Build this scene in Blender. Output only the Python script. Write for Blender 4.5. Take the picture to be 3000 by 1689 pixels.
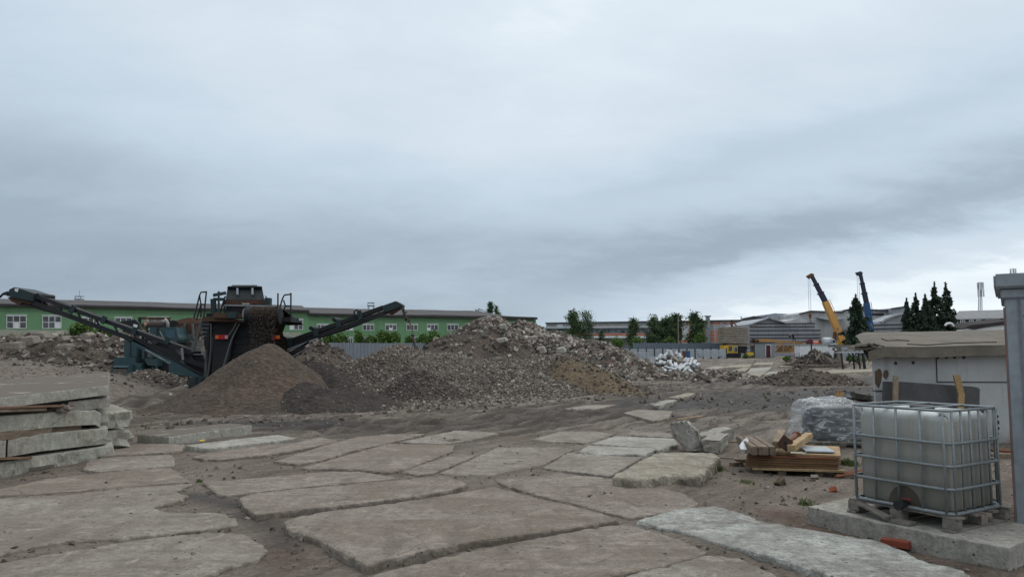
import bpy, bmesh, math, random
import numpy as np
from mathutils import Vector, Matrix
R = math.radians
for _o in list(bpy.data.objects): bpy.data.objects.remove(_o)
scene = bpy.context.scene
COL = scene.collection
random.seed(7); rng = np.random.default_rng(11)

# ------------------------------------------------------------------ camera
CAMZ, FPX, PITCH = 2.0, 2182.0, R(4.65)
cam_d = bpy.data.cameras.new('camera'); cam = bpy.data.objects.new('camera', cam_d); COL.objects.link(cam)
cam_d.sensor_width = 36; cam_d.lens = 36 * FPX / 3000; cam_d.clip_start = 0.1; cam_d.clip_end = 5000
cam.location = (0, 0, CAMZ); cam.rotation_euler = (R(90) + PITCH, 0, 0)
scene.camera = cam
scene.view_settings.view_transform = 'Standard'; scene.view_settings.look = 'None'
scene.view_settings.gamma = 1; scene.view_settings.exposure = 0.0
scene.cycles.max_bounces = 5; scene.cycles.diffuse_bounces = 3; scene.cycles.transparent_max_bounces = 8

# ------------------------------------------------------------------ world: overcast sky
SUN_EL, SUN_AZ = R(62), R(30)
world = bpy.data.worlds.new('World'); scene.world = world; world.use_nodes = True
nt = world.node_tree; nt.nodes.clear()
def nd(t, **k):
    n = nt.nodes.new(t)
    for a, v in k.items(): setattr(n, a, v)
    return n
L = lambda a, b: nt.links.new(a, b)
def mth(op, a, b=None, c=None):
    n = nd('ShaderNodeMath', operation=op)
    for i, v in enumerate((a, b, c)):
        if v is None: continue
        if isinstance(v, (int, float)): n.inputs[i].default_value = v
        else: L(v, n.inputs[i])
    return n.outputs[0]
def ramp(fac, stops, interp='EASE'):
    n = nd('ShaderNodeValToRGB'); n.color_ramp.interpolation = interp
    els = n.color_ramp.elements
    while len(els) < len(stops): els.new(0.5)
    for e, (p, c) in zip(els, stops):
        e.position = p; e.color = (c, c, c, 1) if isinstance(c, (int, float)) else (*c, 1)
    L(fac, n.inputs[0]); return n.outputs[0]
tc = nd('ShaderNodeTexCoord'); sep = nd('ShaderNodeSeparateXYZ'); L(tc.outputs['Generated'], sep.inputs[0])
dx, dy, dz = sep.outputs
den = mth('ADD', mth('MAXIMUM', dz, 0.0), 0.30)
cmb = nd('ShaderNodeCombineXYZ'); L(mth('DIVIDE', dx, den), cmb.inputs[0]); L(mth('DIVIDE', dy, den), cmb.inputs[1]); L(mth('MULTIPLY', dz, 1.6), cmb.inputs[2])
mp = nd('ShaderNodeMapping'); mp.inputs['Rotation'].default_value = (0, 0, R(-28)); mp.inputs['Scale'].default_value = (0.85, 1.35, 1)
mp.inputs['Location'].default_value = (3.1, 1.9, 0)
L(cmb.outputs[0], mp.inputs[0])
def noise(vec, sc, det=6, ro=0.55, dist=0.0):
    n = nd('ShaderNodeTexNoise'); n.inputs['Scale'].default_value = sc; n.inputs['Detail'].default_value = det
    n.inputs['Roughness'].default_value = ro; n.inputs['Distortion'].default_value = dist
    L(vec, n.inputs['Vector']); return n.outputs['Fac']
n1 = noise(mp.outputs[0], 0.8, 7, 0.5, 0.3)
n2 = noise(mp.outputs[0], 4.2, 8, 0.6, 0.25)
cl = mth('ADD', mth('MULTIPLY', mth('SUBTRACT', n1, 0.5), 1.15), mth('MULTIPLY', mth('SUBTRACT', n2, 0.5), 0.6))
az = mth('DIVIDE', dx, mth('MAXIMUM', dy, 0.2))
base = ramp(dz, [(0.0, 0.53), (0.05, 0.46), (0.13, 0.48), (0.2, 0.56), (0.30, 0.69), (0.42, 0.77), (0.62, 0.95), (1.0, 1.0)])
wv = mth('ADD', mth('MULTIPLY', mth('SUBTRACT', n2, 0.5), 0.10), mth('MULTIPLY', mth('SUBTRACT', n1, 0.5), 0.06))
azp = mth('MAXIMUM', az, -0.1)
u = mth('ADD', mth('SUBTRACT', dz, mth('MULTIPLY', azp, 0.13)), wv)
right = ramp(mth('ADD', mth('MULTIPLY', az, 0.5), 0.5), [(0.45, 0.0), (0.66, 1.0)])
band = mth('MULTIPLY', ramp(u, [(0.055, 0.0), (0.09, 0.035), (0.13, 0.0), (0.155, 0.0), (0.195, 0.04), (0.24, 0.0)]), right)
lowb = mth('MULTIPLY', ramp(u, [(-0.04, 0.44), (0.03, 0.28), (0.09, 0.0)]), right)
midb = mth('MULTIPLY', ramp(u, [(0.10, 0.0), (0.15, 0.06), (0.20, 0.0)]), right)
leftd = mth('MULTIPLY', ramp(mth('ADD', mth('MULTIPLY', az, 0.5), 0.5), [(0.12, 0.06), (0.42, 0.0)]), ramp(dz, [(0.0, 1.0), (0.5, 0.6)]))
glow = mth('MULTIPLY', ramp(mth('ABSOLUTE', mth('SUBTRACT', az, 0.05)), [(0.0, 0.10), (0.3, 0.06), (0.7, 0.0)]), ramp(dz, [(0.12, 0.0), (0.24, 1.0)]))
bri = mth('ADD', mth('ADD', base, mth('SUBTRACT', mth('ADD', lowb, midb), mth('ADD', band, leftd))), mth('ADD', mth('MULTIPLY', cl, 0.27), glow))
skycol = ramp(bri, [(0.0, (0.15, 0.2, 0.26)), (0.26, (0.265, 0.335, 0.42)), (0.45, (0.38, 0.465, 0.55)), (0.66, (0.575, 0.685, 0.795)), (0.84, (0.755, 0.845, 0.92)), (1.0, (1.12, 1.18, 1.22))], 'LINEAR')
nish = nd('ShaderNodeTexSky', sky_type='NISHITA'); nish.sun_disc = False; nish.sun_elevation = SUN_EL; nish.sun_rotation = SUN_AZ
b1 = nd('ShaderNodeBackground'); L(nish.outputs[0], b1.inputs[0]); b1.inputs[1].default_value = 0.08
b2 = nd('ShaderNodeBackground'); L(skycol, b2.inputs[0]); b2.inputs[1].default_value = 1.0
mx = nd('ShaderNodeMixShader'); mx.inputs[0].default_value = 0.96; L(b1.outputs[0], mx.inputs[1]); L(b2.outputs[0], mx.inputs[2])
out = nd('ShaderNodeOutputWorld'); L(mx.outputs[0], out.inputs[0])

sun_d = bpy.data.lights.new('sun', 'SUN'); sun_d.energy = 1.0; sun_d.angle = R(50); sun_d.color = (1, 0.96, 0.9)
sun = bpy.data.objects.new('sun', sun_d); COL.objects.link(sun)
sun.rotation_euler = (R(90) - SUN_EL, 0, -SUN_AZ + R(180))   # light comes from ahead, high behind the cloud

# ------------------------------------------------------------------ pixel helpers (photo pixels, 3000 wide) -> world points
cp, sp = math.cos(PITCH), math.sin(PITCH)
def ray(px, py):
    rx, ry = (px - 1500) / FPX, (844.5 - py) / FPX
    return Vector((rx, cp - ry * sp, sp + ry * cp))
def W(px, py, Y):
    d = ray(px, py); t = Y / d.y
    return Vector((d.x * t, Y, CAMZ + d.z * t))
def G(px, py, z=0.0):
    d = ray(px, py); t = (z - CAMZ) / d.z
    return Vector((d.x * t, d.y * t, z))
def onplane(px, py, P0, n):
    d = ray(px, py); c = Vector((0, 0, CAMZ)); t = (P0 - c).dot(n) / d.dot(n)
    return c + d * t
def XW(px, Y): return (px - 1500) / FPX * Y / cp

# ------------------------------------------------------------------ numpy noise
def _h(ix, iy, s):
    n = (ix.astype(np.int64) * 374761393 + iy.astype(np.int64) * 668265263 + s * 974634777) & 0x7fffffff
    n = ((n ^ (n >> 13)) * 1274126177) & 0x7fffffff
    return ((n ^ (n >> 16)) & 0xffff) / 65535.0
def vn(x, y, s=0):
    x = np.asarray(x, float); y = np.asarray(y, float)
    ix, iy = np.floor(x), np.floor(y); fx, fy = x - ix, y - iy
    fx = fx * fx * (3 - 2 * fx); fy = fy * fy * (3 - 2 * fy)
    a, b, c, d = _h(ix, iy, s), _h(ix + 1, iy, s), _h(ix, iy + 1, s), _h(ix + 1, iy + 1, s)
    return (a + (b - a) * fx) * (1 - fy) + (c + (d - c) * fx) * fy
def fbm(x, y, s=0, o=4, g=0.5):
    t = 0; a = 1; n = 0
    for k in range(o):
        t = t + a * vn(np.asarray(x) * 2 ** k, np.asarray(y) * 2 ** k, s + k); n += a; a *= g
    return t / n - 0.5
def sstep(a, b, x): t = np.clip((x - a) / (b - a), 0, 1); return t * t * (3 - 2 * t)

# ------------------------------------------------------------------ objects
def tag(o, label=None, cat=None, group=None, kind=None):
    if label: o['label'] = label
    if cat: o['category'] = cat
    if group: o['group'] = group
    if kind: o['kind'] = kind
    return o
def empty(name, loc, label, cat, group=None, rz=0):
    o = bpy.data.objects.new(name, None); COL.objects.link(o); o.location = loc; o.rotation_euler = (0, 0, rz)
    o.empty_display_size = 0.2
    return tag(o, label, cat, group)
def link(name, me, m, parent=None, loc=(0, 0, 0)):
    o = bpy.data.objects.new(name, me); COL.objects.link(o)
    if m: me.materials.append(m)
    o.location = loc
    if parent: o.parent = parent
    return o
def np_mesh(name, V, F, smooth=False, tone=None):
    me = bpy.data.meshes.new(name); V = np.asarray(V, np.float32); F = np.asarray(F, np.int32); k = F.shape[1]
    me.vertices.add(len(V)); me.vertices.foreach_set('co', V.ravel())
    me.loops.add(F.size); me.loops.foreach_set('vertex_index', F.ravel())
    me.polygons.add(len(F)); me.polygons.foreach_set('loop_start', np.arange(0, F.size, k, dtype=np.int32))
    me.polygons.foreach_set('loop_total', np.full(len(F), k, np.int32))
    me.update(calc_edges=True); me.validate()
    me.polygons.foreach_set('use_smooth', np.full(len(me.polygons), smooth))
    if tone is not None: fattr(me, 'tone', tone)
    return me
def fattr(me, name, arr):
    a = me.attributes.new(name, 'FLOAT', 'POINT'); a.data.foreach_set('value', np.asarray(arr, np.float32))
def copy_tree(o, parent=None):
    c = o.copy(); COL.objects.link(c)
    if parent: c.parent = parent
    for ch in list(o.children): copy_tree(ch, c)
    return c

class MB:
    """mesh builder in world metres; build() moves the vertices relative to the parent's or the thing's base"""
    def __init__(s): s.v = []; s.f = []
    def add(s, vs, fs):
        n = len(s.v); s.v += [Vector(p) for p in vs]; s.f += [tuple(i + n for i in f) for f in fs]; return s
    def box(s, c, size, rot=None, taper=1.0):
        c = Vector(c); hx, hy, hz = (q / 2 for q in size)
        pts = [Vector((x * (taper if z > 0 else 1), y * (taper if z > 0 else 1), z)) for z in (-hz, hz) for x, y in ((-hx, -hy), (hx, -hy), (hx, hy), (-hx, hy))]
        if rot is not None:
            m = rot if isinstance(rot, Matrix) else Matrix.Rotation(rot, 3, 'Z'); pts = [m @ p for p in pts]
        return s.add([p + c for p in pts], [(3, 2, 1, 0), (4, 5, 6, 7), (0, 1, 5, 4), (1, 2, 6, 5), (2, 3, 7, 6), (3, 0, 4, 7)])
    def prism(s, pts, off):
        """closed solid: polygon pts swept by off"""
        off = Vector(off); a = [Vector(p) for p in pts]; n = len(a)
        nrm = sum(((a[i] - a[0]).cross(a[i + 1] - a[0]) for i in range(1, n - 1)), Vector())
        if nrm.dot(off) > 0: a = a[::-1]
        return s.add(a + [p + off for p in a], [tuple(range(n)), tuple(range(2 * n - 1, n - 1, -1))] + [(i, i + n, (i + 1) % n + n, (i + 1) % n) for i in range(n)])
    def beam(s, p, q, w, h=None, up=(0, 0, 1)):
        p, q = Vector(p), Vector(q); h = h or w; d = (q - p).normalized(); up = Vector(up)
        if abs(d.dot(up)) > 0.98: up = Vector((0, 1, 0))
        a = d.cross(up).normalized() * w / 2; b = a.cross(d).normalized() * h / 2
        vs = [e + x * a + y * b for e in (p, q) for x, y in ((-1, -1), (1, -1), (1, 1), (-1, 1))]
        return s.add(vs, [(0, 1, 2, 3), (7, 6, 5, 4), (0, 4, 5, 1), (1, 5, 6, 2), (2, 6, 7, 3), (3, 7, 4, 0)])
    def tube(s, path, r, n=6, r2=None, cap=True):
        path = [Vector(p) for p in path]; m = len(path); rings = []
        base = len(s.v); prev = None
        for i, p in enumerate(path):
            d = (path[min(i + 1, m - 1)] - path[max(i - 1, 0)]).normalized()
            u = Vector((0, 0, 1)) if abs(d.z) < 0.9 else Vector((1, 0, 0))
            if prev is not None: u = prev
            a = (u - d * u.dot(d)).normalized(); prev = a; b = d.cross(a)
            rr = r if r2 is None else r + (r2 - r) * i / max(1, m - 1)
            rings.append([p + (a * math.cos(t) + b * math.sin(t)) * rr for t in (2 * math.pi * k / n for k in range(n))])
        s.v += [p for g in rings for p in g]
        for i in range(m - 1):
            for k in range(n):
                k2 = (k + 1) % n
                s.f.append((base + i * n + k, base + i * n + k2, base + (i + 1) * n + k2, base + (i + 1) * n + k))
        if cap:
            s.f.append(tuple(base + k for k in reversed(range(n)))); s.f.append(tuple(base + (m - 1) * n + k for k in range(n)))
        return s
    def lathe(s, c, prof, n=12, axis='Z'):
        c = Vector(c); base = len(s.v)
        for r, z in prof:
            for k in range(n):
                t = 2 * math.pi * k / n; x, y = r * math.cos(t), r * math.sin(t)
                s.v.append(c + (Vector((x, y, z)) if axis == 'Z' else Vector((x, z, y)) if axis == 'Y' else Vector((z, x, y))))
        for i in range(len(prof) - 1):
            for k in range(n):
                k2 = (k + 1) % n; f = (base + i * n + k, base + i * n + k2, base + (i + 1) * n + k2, base + (i + 1) * n + k)
                s.f.append(f if axis != 'Y' else f[::-1])
        s.f.append(tuple(base + k for k in range(n))); s.f.append(tuple(base + (len(prof) - 1) * n + k for k in range(n)))
        return s
    def quad(s, a, b, c, d): return s.add([a, b, c, d], [(0, 1, 2, 3)])
    def build(s, name, m, parent=None, loc=None, smooth=False, bevel=0, label=None):
        me = bpy.data.meshes.new(name)
        o0 = Vector((0, 0, 0))
        if parent is not None:
            p = parent
            while p is not None: o0 = o0 + p.location; p = p.parent
        if loc is not None: o0 = o0 + Vector(loc)
        me.from_pydata([v - o0 for v in s.v], [], s.f)
        bm = bmesh.new(); bm.from_mesh(me); bmesh.ops.recalc_face_normals(bm, faces=bm.faces)
        if bevel: bmesh.ops.bevel(bm, geom=[e for e in bm.edges if len(e.link_faces) == 2 and e.calc_face_angle(0) > 0.6], offset=bevel, segments=2, affect='EDGES', clamp_overlap=True)
        bm.to_mesh(me); bm.free()
        if smooth:
            for p in me.polygons: p.use_smooth = True
        o = link(name, me, m, parent, loc or (0, 0, 0))
        if label: o['label'] = label
        return o
    def thing(s, name, m, label, cat, group=None, kind=None, **k):
        xs = [v.x for v in s.v]; ys = [v.y for v in s.v]; zs = [v.z for v in s.v]
        return tag(s.build(name, m, None, ((min(xs) + max(xs)) / 2, (min(ys) + max(ys)) / 2, min(zs)), **k), label, cat, group, kind)

# ------------------------------------------------------------------ materials
def new_mat(name):
    m = bpy.data.materials.new(name); m.use_nodes = True; t = m.node_tree; t.nodes.clear(); return m, t
class NB:
    def __init__(s, name):
        s.m, s.t = new_mat(name); s.out = s.n('ShaderNodeOutputMaterial'); s.p = s.n('ShaderNodeBsdfPrincipled'); s.l(s.p.outputs[0], s.out.inputs[0])
        s.tc = s.n('ShaderNodeTexCoord')
    def n(s, t, **k):
        x = s.t.nodes.new(t)
        for a, v in k.items(): setattr(x, a, v)
        return x
    def l(s, a, b): s.t.links.new(a, b)
    def vec(s, scale=(1, 1, 1), rot=(0, 0, 0), world=False, rnd=True):
        mp = s.n('ShaderNodeMapping'); mp.inputs['Scale'].default_value = scale; mp.inputs['Rotation'].default_value = rot
        if world:
            g = s.n('ShaderNodeNewGeometry'); s.l(g.outputs['Position'], mp.inputs[0])
        else:
            s.l(s.tc.outputs['Object'], mp.inputs[0])
            if rnd:
                oi = s.n('ShaderNodeObjectInfo'); mm = s.n('ShaderNodeMath', operation='MULTIPLY'); mm.inputs[1].default_value = 37.0
                s.l(oi.outputs['Random'], mm.inputs[0]); s.l(mm.outputs[0], mp.inputs['Location'])
        return mp.outputs[0]
    def noise(s, vec, sc, det=5, ro=0.55, dist=0.0):
        x = s.n('ShaderNodeTexNoise'); x.inputs['Scale'].default_value = sc; x.inputs['Detail'].default_value = det
        x.inputs['Roughness'].default_value = ro; x.inputs['Distortion'].default_value = dist; s.l(vec, x.inputs['Vector']); return x.outputs['Fac']
    def vor(s, vec, sc, feat='F1', rand=1.0):
        x = s.n('ShaderNodeTexVoronoi', feature=feat); x.inputs['Scale'].default_value = sc; x.inputs['Randomness'].default_value = rand; s.l(vec, x.inputs['Vector']); return x
    def ramp(s, fac, stops, interp='LINEAR'):
        x = s.n('ShaderNodeValToRGB'); x.color_ramp.interpolation = interp; e = x.color_ramp.elements
        while len(e) < len(stops): e.new(0.5)
        for el, (p, c) in zip(e, stops): el.position = p; el.color = (c, c, c, 1) if isinstance(c, (int, float)) else (*c, 1)
        s.l(fac, x.inputs[0]); return x.outputs[0]
    def math(s, op, a, b=0.0):
        x = s.n('ShaderNodeMath', operation=op)
        for i, v in enumerate((a, b)):
            if isinstance(v, (int, float)): x.inputs[i].default_value = v
            else: s.l(v, x.inputs[i])
        return x.outputs[0]
    def mix(s, fac, a, b, mode='MIX'):
        x = s.n('ShaderNodeMix', data_type='RGBA', blend_type=mode)
        for i, v in ((0, fac), (6, a), (7, b)):
            if isinstance(v, (int, float)): x.inputs[i].default_value = v if i == 0 else (v, v, v, 1)
            elif isinstance(v, tuple): x.inputs[i].default_value = (*v, 1)
            else: s.l(v, x.inputs[i])
        return x.outputs[2]
    def attr(s, name):
        x = s.n('ShaderNodeAttribute'); x.attribute_name = name; return x.outputs['Fac']
    def bump(s, h, strength=0.5, dist=0.02, prev=None):
        x = s.n('ShaderNodeBump'); x.inputs['Strength'].default_value = strength; x.inputs['Distance'].default_value = dist; s.l(h, x.inputs['Height'])
        if prev is not None: s.l(prev, x.inputs['Normal'])
        return x.outputs[0]
    def fin(s, col, rough=0.8, metal=0.0, bump=None, spec=0.3):
        if isinstance(col, tuple): s.p.inputs['Base Color'].default_value = (*col, 1)
        else: s.l(col, s.p.inputs['Base Color'])
        if isinstance(rough, (int, float)): s.p.inputs['Roughness'].default_value = rough
        else: s.l(rough, s.p.inputs['Roughness'])
        s.p.inputs['Metallic'].default_value = metal; s.p.inputs['Specular IOR Level'].default_value = spec
        if bump is not None: s.l(bump, s.p.inputs['Normal'])
        return s.m
def mul(c, k): return tuple(min(1, x * k) for x in c)
def paint(name, c, dirt=(0.07, 0.06, 0.05), amt=0.5, rough=0.55, metal=0.0, sc=1.2, var=0.12):
    b = NB(name); v = b.vec()
    d = b.ramp(b.noise(v, sc, 7, 0.68, 0.4), [(0.48, 0.0), (0.78, amt)])
    fine = b.ramp(b.noise(v, sc * 9, 4, 0.6), [(0.3, 1 - var), (0.7, 1 + var)])
    col = b.mix(d, b.mix(1.0, c, fine, 'MULTIPLY'), dirt)
    return b.fin(col, b.ramp(b.noise(v, sc * 3, 4), [(0.3, rough - 0.1), (0.7, rough + 0.15)]), metal, b.bump(b.noise(v, sc * 12, 4), 0.15, 0.01))
def concrete(name, c, mud=(0.115, 0.095, 0.078), amt=0.75, speck=0.5, lightc=None, con=1.0):
    cr_ = lambda st: [(p, 1 + (q - 1) * con) for p, q in st]
    b = NB(name); v = b.vec(); vs = b.vec((0.5, 3.4, 1), (0, 0, R(28))); vt = b.vec((2.6, 0.4, 1), (0, 0, R(-14)))
    lo = b.noise(v, 0.9, 6, 0.66, 0.8); mid = b.noise(v, 5.5, 8, 0.76); fi = b.noise(v, 42, 4, 0.8)
    st = b.noise(vs, 1.5, 7, 0.7, 0.8); ty = b.noise(vt, 1.3, 4, 0.55, 0.3)
    col = b.mix(b.ramp(mid, [(0.38, 0.0), (0.62, 1.0)]), mul(c, 1 - .34 * con), mul(c, 1 + .26 * con))
    col = b.mix(b.ramp(lo, [(0.42, 0.0), (0.6, amt * 0.9)]), col, mud)
    col = b.mix(b.ramp(st, [(0.5, 0.0), (0.66, amt * 0.7)]), col, mul(mud, 0.82))
    col = b.mix(b.ramp(ty, [(0.55, 0.0), (0.66, amt * 0.45)]), col, mul(mud, 0.68))
    col = b.mix(b.ramp(b.noise(v, 3.1, 7, 0.74, 0.9), [(0.55, 0.0), (0.66, 0.6)]), col, lightc or mul(c, 1.4))
    col = b.mix(1.0, col, b.ramp(fi, cr_([(0.25, 0.62), (0.5, 1.0), (0.78, 1.36)])), 'MULTIPLY')
    col = b.mix(b.ramp(b.noise(v, 21, 5, 0.75), [(0.33, speck), (0.42, 0.0)]), col, mul(c, 0.45))
    col = b.mix(1.0, col, b.ramp(b.noise(v, 14, 6, 0.8), cr_([(0.3, 0.62), (0.5, 1.0), (0.72, 1.35)])), 'MULTIPLY')
    gate = b.ramp(b.noise(v, 1.7, 3, 0.5), [(0.46, 0.0), (0.56, 1.0)])
    for sc_, th in ((3.4, 0.085), (9, 0.16)):
        pt = b.vor(v, sc_).outputs['Distance']; col = b.mix(b.math('MULTIPLY', b.ramp(pt, [(th * 0.6, 0.85), (th, 0.0)]), gate), col, (0.045, 0.038, 0.032))
    wv_ = b.n('ShaderNodeVectorMath', operation='ADD'); nc = b.n('ShaderNodeTexNoise'); nc.inputs['Scale'].default_value = 2.2; nc.inputs['Detail'].default_value = 6; b.l(v, nc.inputs['Vector'])
    sc2 = b.n('ShaderNodeVectorMath', operation='SCALE'); sc2.inputs['Scale'].default_value = 0.35; b.l(nc.outputs['Color'], sc2.inputs[0]); b.l(v, wv_.inputs[0]); b.l(sc2.outputs[0], wv_.inputs[1])
    ck = b.vor(wv_.outputs[0], 0.75, 'DISTANCE_TO_EDGE').outputs['Distance']; cg = b.ramp(b.noise(v, 0.8, 2, 0.5), [(0.56, 0.0), (0.62, 1.0)])
    col = b.mix(b.math('MULTIPLY', b.ramp(ck, [(0.003, 0.5), (0.010, 0.0)]), cg), col, (0.06, 0.05, 0.042))
    bu = b.bump(b.noise(v, 3.0, 9, 0.7), 0.8, 0.06); bu = b.bump(fi, 0.7, 0.014, bu)
    return b.fin(col, 0.93, 0, bu, 0.2)
def soil(name, c1, c2, sc=1.0, bd=0.12, stone=None, clod=9):
    b = NB(name); v = b.vec(rnd=False)
    lo = b.noise(v, 0.55 * sc, 6, 0.6, 0.3); mid = b.noise(v, 5 * sc, 8, 0.7)
    col = b.mix(b.ramp(lo, [(0.36, 0.0), (0.64, 1.0)]), c1, c2)
    col = b.mix(1.0, col, b.ramp(mid, [(0.25, 0.6), (0.5, 1.0), (0.75, 1.4)]), 'MULTIPLY')
    vo = b.vor(v, clod)
    col = b.mix(1.0, col, b.ramp(vo.outputs['Color'], [(0.0, 0.72), (1.0, 1.28)]), 'MULTIPLY')
    if stone: col = b.mix(b.ramp(b.noise(v, 16, 3, 0.6), [(0.6, 0.0), (0.66, 0.8)]), col, stone)
    bu = b.bump(mid, 0.9, bd); bu = b.bump(vo.outputs['Distance'], 0.8, 0.07, bu); bu = b.bump(b.noise(v, 26, 4, 0.7), 0.6, 0.04, bu)
    return b.fin(col, 0.97, 0, bu, 0.15)
def stonem(name, stops, rough=0.95):
    b = NB(name); v = b.vec(rnd=False)
    col = b.ramp(b.attr('tone'), stops); col = b.mix(1.0, col, b.ramp(b.noise(v, 11, 5, 0.7), [(0.25, 0.65), (0.75, 1.3)]), 'MULTIPLY')
    return b.fin(col, rough, 0, b.bump(b.noise(v, 30, 4), 0.5, 0.02), 0.2)
def wood(name, c, sc=1.0):
    b = NB(name); v = b.vec((1.5, 1.5, 14)); v2 = b.vec((14, 1.5, 14))
    g = b.noise(v2, 2.0 * sc, 6, 0.65, 0.6); d = b.noise(b.vec(), 2.5, 5, 0.6)
    col = b.mix(b.ramp(g, [(0.3, 0.0), (0.7, 1.0)]), mul(c, 0.55), mul(c, 1.25)); col = b.mix(b.ramp(d, [(0.45, 0), (0.75, 0.6)]), col, mul(c, 0.4))
    return b.fin(col, 0.85, 0, b.bump(g, 0.4, 0.008), 0.2)
def plain(name, c, rough=0.6, metal=0.0, spec=0.3):
    b = NB(name); v = b.vec(); k = b.ramp(b.noise(v, 3, 5, 0.65), [(0.3, 0.8), (0.7, 1.15)])
    return b.fin(b.mix(1.0, c, k, 'MULTIPLY'), rough, metal, None, spec)
def corrugated(name, c, pitch=0.2, axis='X', amt=0.35):
    b = NB(name); v = b.vec(rnd=False)
    w = b.n('ShaderNodeTexWave', wave_type='BANDS', bands_direction=axis); w.inputs['Scale'].default_value = 1 / pitch / 3.18; s = w.outputs['Fac']; b.l(v, w.inputs['Vector'])
    d = b.noise(b.vec((1, 1, 0.3)), 1.1, 6, 0.65)
    col = b.mix(b.ramp(d, [(0.45, 0), (0.75, amt)]), c, mul(c, 0.55)); col = b.mix(1.0, col, b.ramp(s, [(0, 0.86), (1, 1.06)]), 'MULTIPLY')
    return b.fin(col, 0.5, 0.1, b.bump(s, 0.7, 0.05), 0.4)
def glassy(name, c=(0.03, 0.04, 0.045), c2=(0.22, 0.26, 0.28)):
    b = NB(name); col = b.mix(b.ramp(b.noise(b.vec(), 1.1, 2, 0.5), [(0.45, 0), (0.6, 1)]), c, c2); return b.fin(col, 0.12, 0, None, 0.5)
def leafm(name, c1, c2):
    b = NB(name); t = b.attr('tone'); col = b.mix(t, c1, c2); m = b.fin(col, 0.7, 0, None, 0.2)
    return m
MAT = {}
MAT['slab_brown'] = concrete('slab_brown', (0.24, 0.207, 0.174), (0.158, 0.129, 0.103), 0.85, con=.72)
MAT['slab_grey'] = concrete('slab_grey', (0.26, 0.233, 0.202), (0.17, 0.14, 0.114), 0.8, con=.72)
MAT['slab_pale'] = concrete('slab_pale', (0.33, 0.318, 0.285), (0.215, 0.19, 0.16), 0.55, 0.4, con=.6)
MAT['slab_blue'] = concrete('slab_blue', (0.33, 0.335, 0.31), (0.185, 0.17, 0.15), 0.75)
MAT['slab_tan'] = concrete('slab_tan', (0.3, 0.272, 0.222), (0.2, 0.165, 0.125), 0.6)
MAT['slab_stack'] = concrete('slab_stack', (0.345, 0.34, 0.295), (0.235, 0.21, 0.17), 0.45, 0.25, con=.5)
MAT['white_conc'] = concrete('white_conc', (0.52, 0.55, 0.57), (0.36, 0.35, 0.33), 0.35, 0.2)
MAT['sand_brown'] = soil('sand_brown', (0.066, 0.053, 0.044), (0.092, 0.068, 0.052), 1, 0.04)
MAT['soil_dark'] = soil('soil_dark', (0.036, 0.031, 0.029), (0.06, 0.05, 0.043), 1, 0.10)
MAT['soil_grey'] = soil('soil_grey', (0.125, 0.108, 0.095), (0.175, 0.148, 0.126), 1, 0.06)
MAT['soil_rubble'] = soil('soil_rubble', (0.072, 0.058, 0.05), (0.125, 0.1, 0.08), 1, 0.2, (0.2, 0.175, 0.15))
MAT['soil_tan'] = soil('soil_tan', (0.115, 0.088, 0.06), (0.15, 0.115, 0.075), 1, 0.1)
MAT['gravel_base'] = soil('gravel_base', (0.085, 0.072, 0.062), (0.13, 0.112, 0.096), 1, 0.12, (0.28, 0.25, 0.22), 11)
MAT['gravel_dark'] = soil('gravel_dark', (0.055, 0.047, 0.041), (0.08, 0.068, 0.058), 1, 0.12, (0.2, 0.18, 0.155), 11)
MAT['stone_gravel'] = stonem('stone_gravel', [(0, (0.075, 0.063, 0.052)), (0.5, (0.16, 0.136, 0.114)), (0.88, (0.235, 0.205, 0.176)), (1, (0.34, 0.31, 0.275))])
MAT['stone_dark'] = stonem('stone_dark', [(0, (0.045, 0.038, 0.033)), (0.6, (0.105, 0.09, 0.077)), (1, (0.22, 0.197, 0.17))])
MAT['stone_rubble'] = stonem('stone_rubble', [(0, (0.055, 0.046, 0.039)), (0.4, (0.13, 0.112, 0.094)), (0.8, (0.245, 0.218, 0.19)), (0.94, (0.4, 0.37, 0.335)), (0.975, (0.2, 0.125, 0.1)), (1, (0.24, 0.14, 0.105))])
MAT['wood_old'] = wood('wood_old', (0.21, 0.165, 0.12))
MAT['wood_red'] = wood('wood_red', (0.2, 0.125, 0.085))
MAT['wood_new'] = wood('wood_new', (0.4, 0.29, 0.165))
MAT['wood_grey'] = wood('wood_grey', (0.2, 0.18, 0.155))
MAT['osb'] = wood('osb', (0.37, 0.26, 0.145), 3)
MAT['osb_dark'] = wood('osb_dark', (0.19, 0.115, 0.062), 3)
MAT['steel_grey'] = paint('steel_grey', (0.24, 0.265, 0.29), (0.12, 0.12, 0.12), 0.35, 0.5)
MAT['galv'] = paint('galv', (0.2, 0.225, 0.235), (0.1, 0.095, 0.085), 0.5, 0.45, 0.35, 4)
MAT['black_steel'] = paint('black_steel', (0.013, 0.015, 0.018), (0.04, 0.033, 0.027), 0.55, 0.55)
MAT['dark_teal'] = paint('dark_teal', (0.018, 0.036, 0.04), (0.045, 0.038, 0.032), 0.55, 0.55)
MAT['teal'] = paint('teal', (0.028, 0.062, 0.071), (0.062, 0.055, 0.048), 0.5, 0.5)
MAT['rust'] = paint('rust', (0.075, 0.042, 0.03), (0.04, 0.03, 0.024), 0.6, 0.85)
MAT['rust_red'] = paint('rust_red', (0.16, 0.065, 0.035), (0.06, 0.035, 0.025), 0.6, 0.85, 0, 5)
MAT['brick'] = paint('brick', (0.2, 0.05, 0.028), (0.14, 0.05, 0.03), 0.5, 0.9, 0, 6)
MAT['rubber'] = paint('rubber', (0.016, 0.016, 0.017), (0.06, 0.05, 0.043), 0.7, 0.75)
MAT['red'] = plain('red', (0.5, 0.025, 0.03), 0.35)
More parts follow.
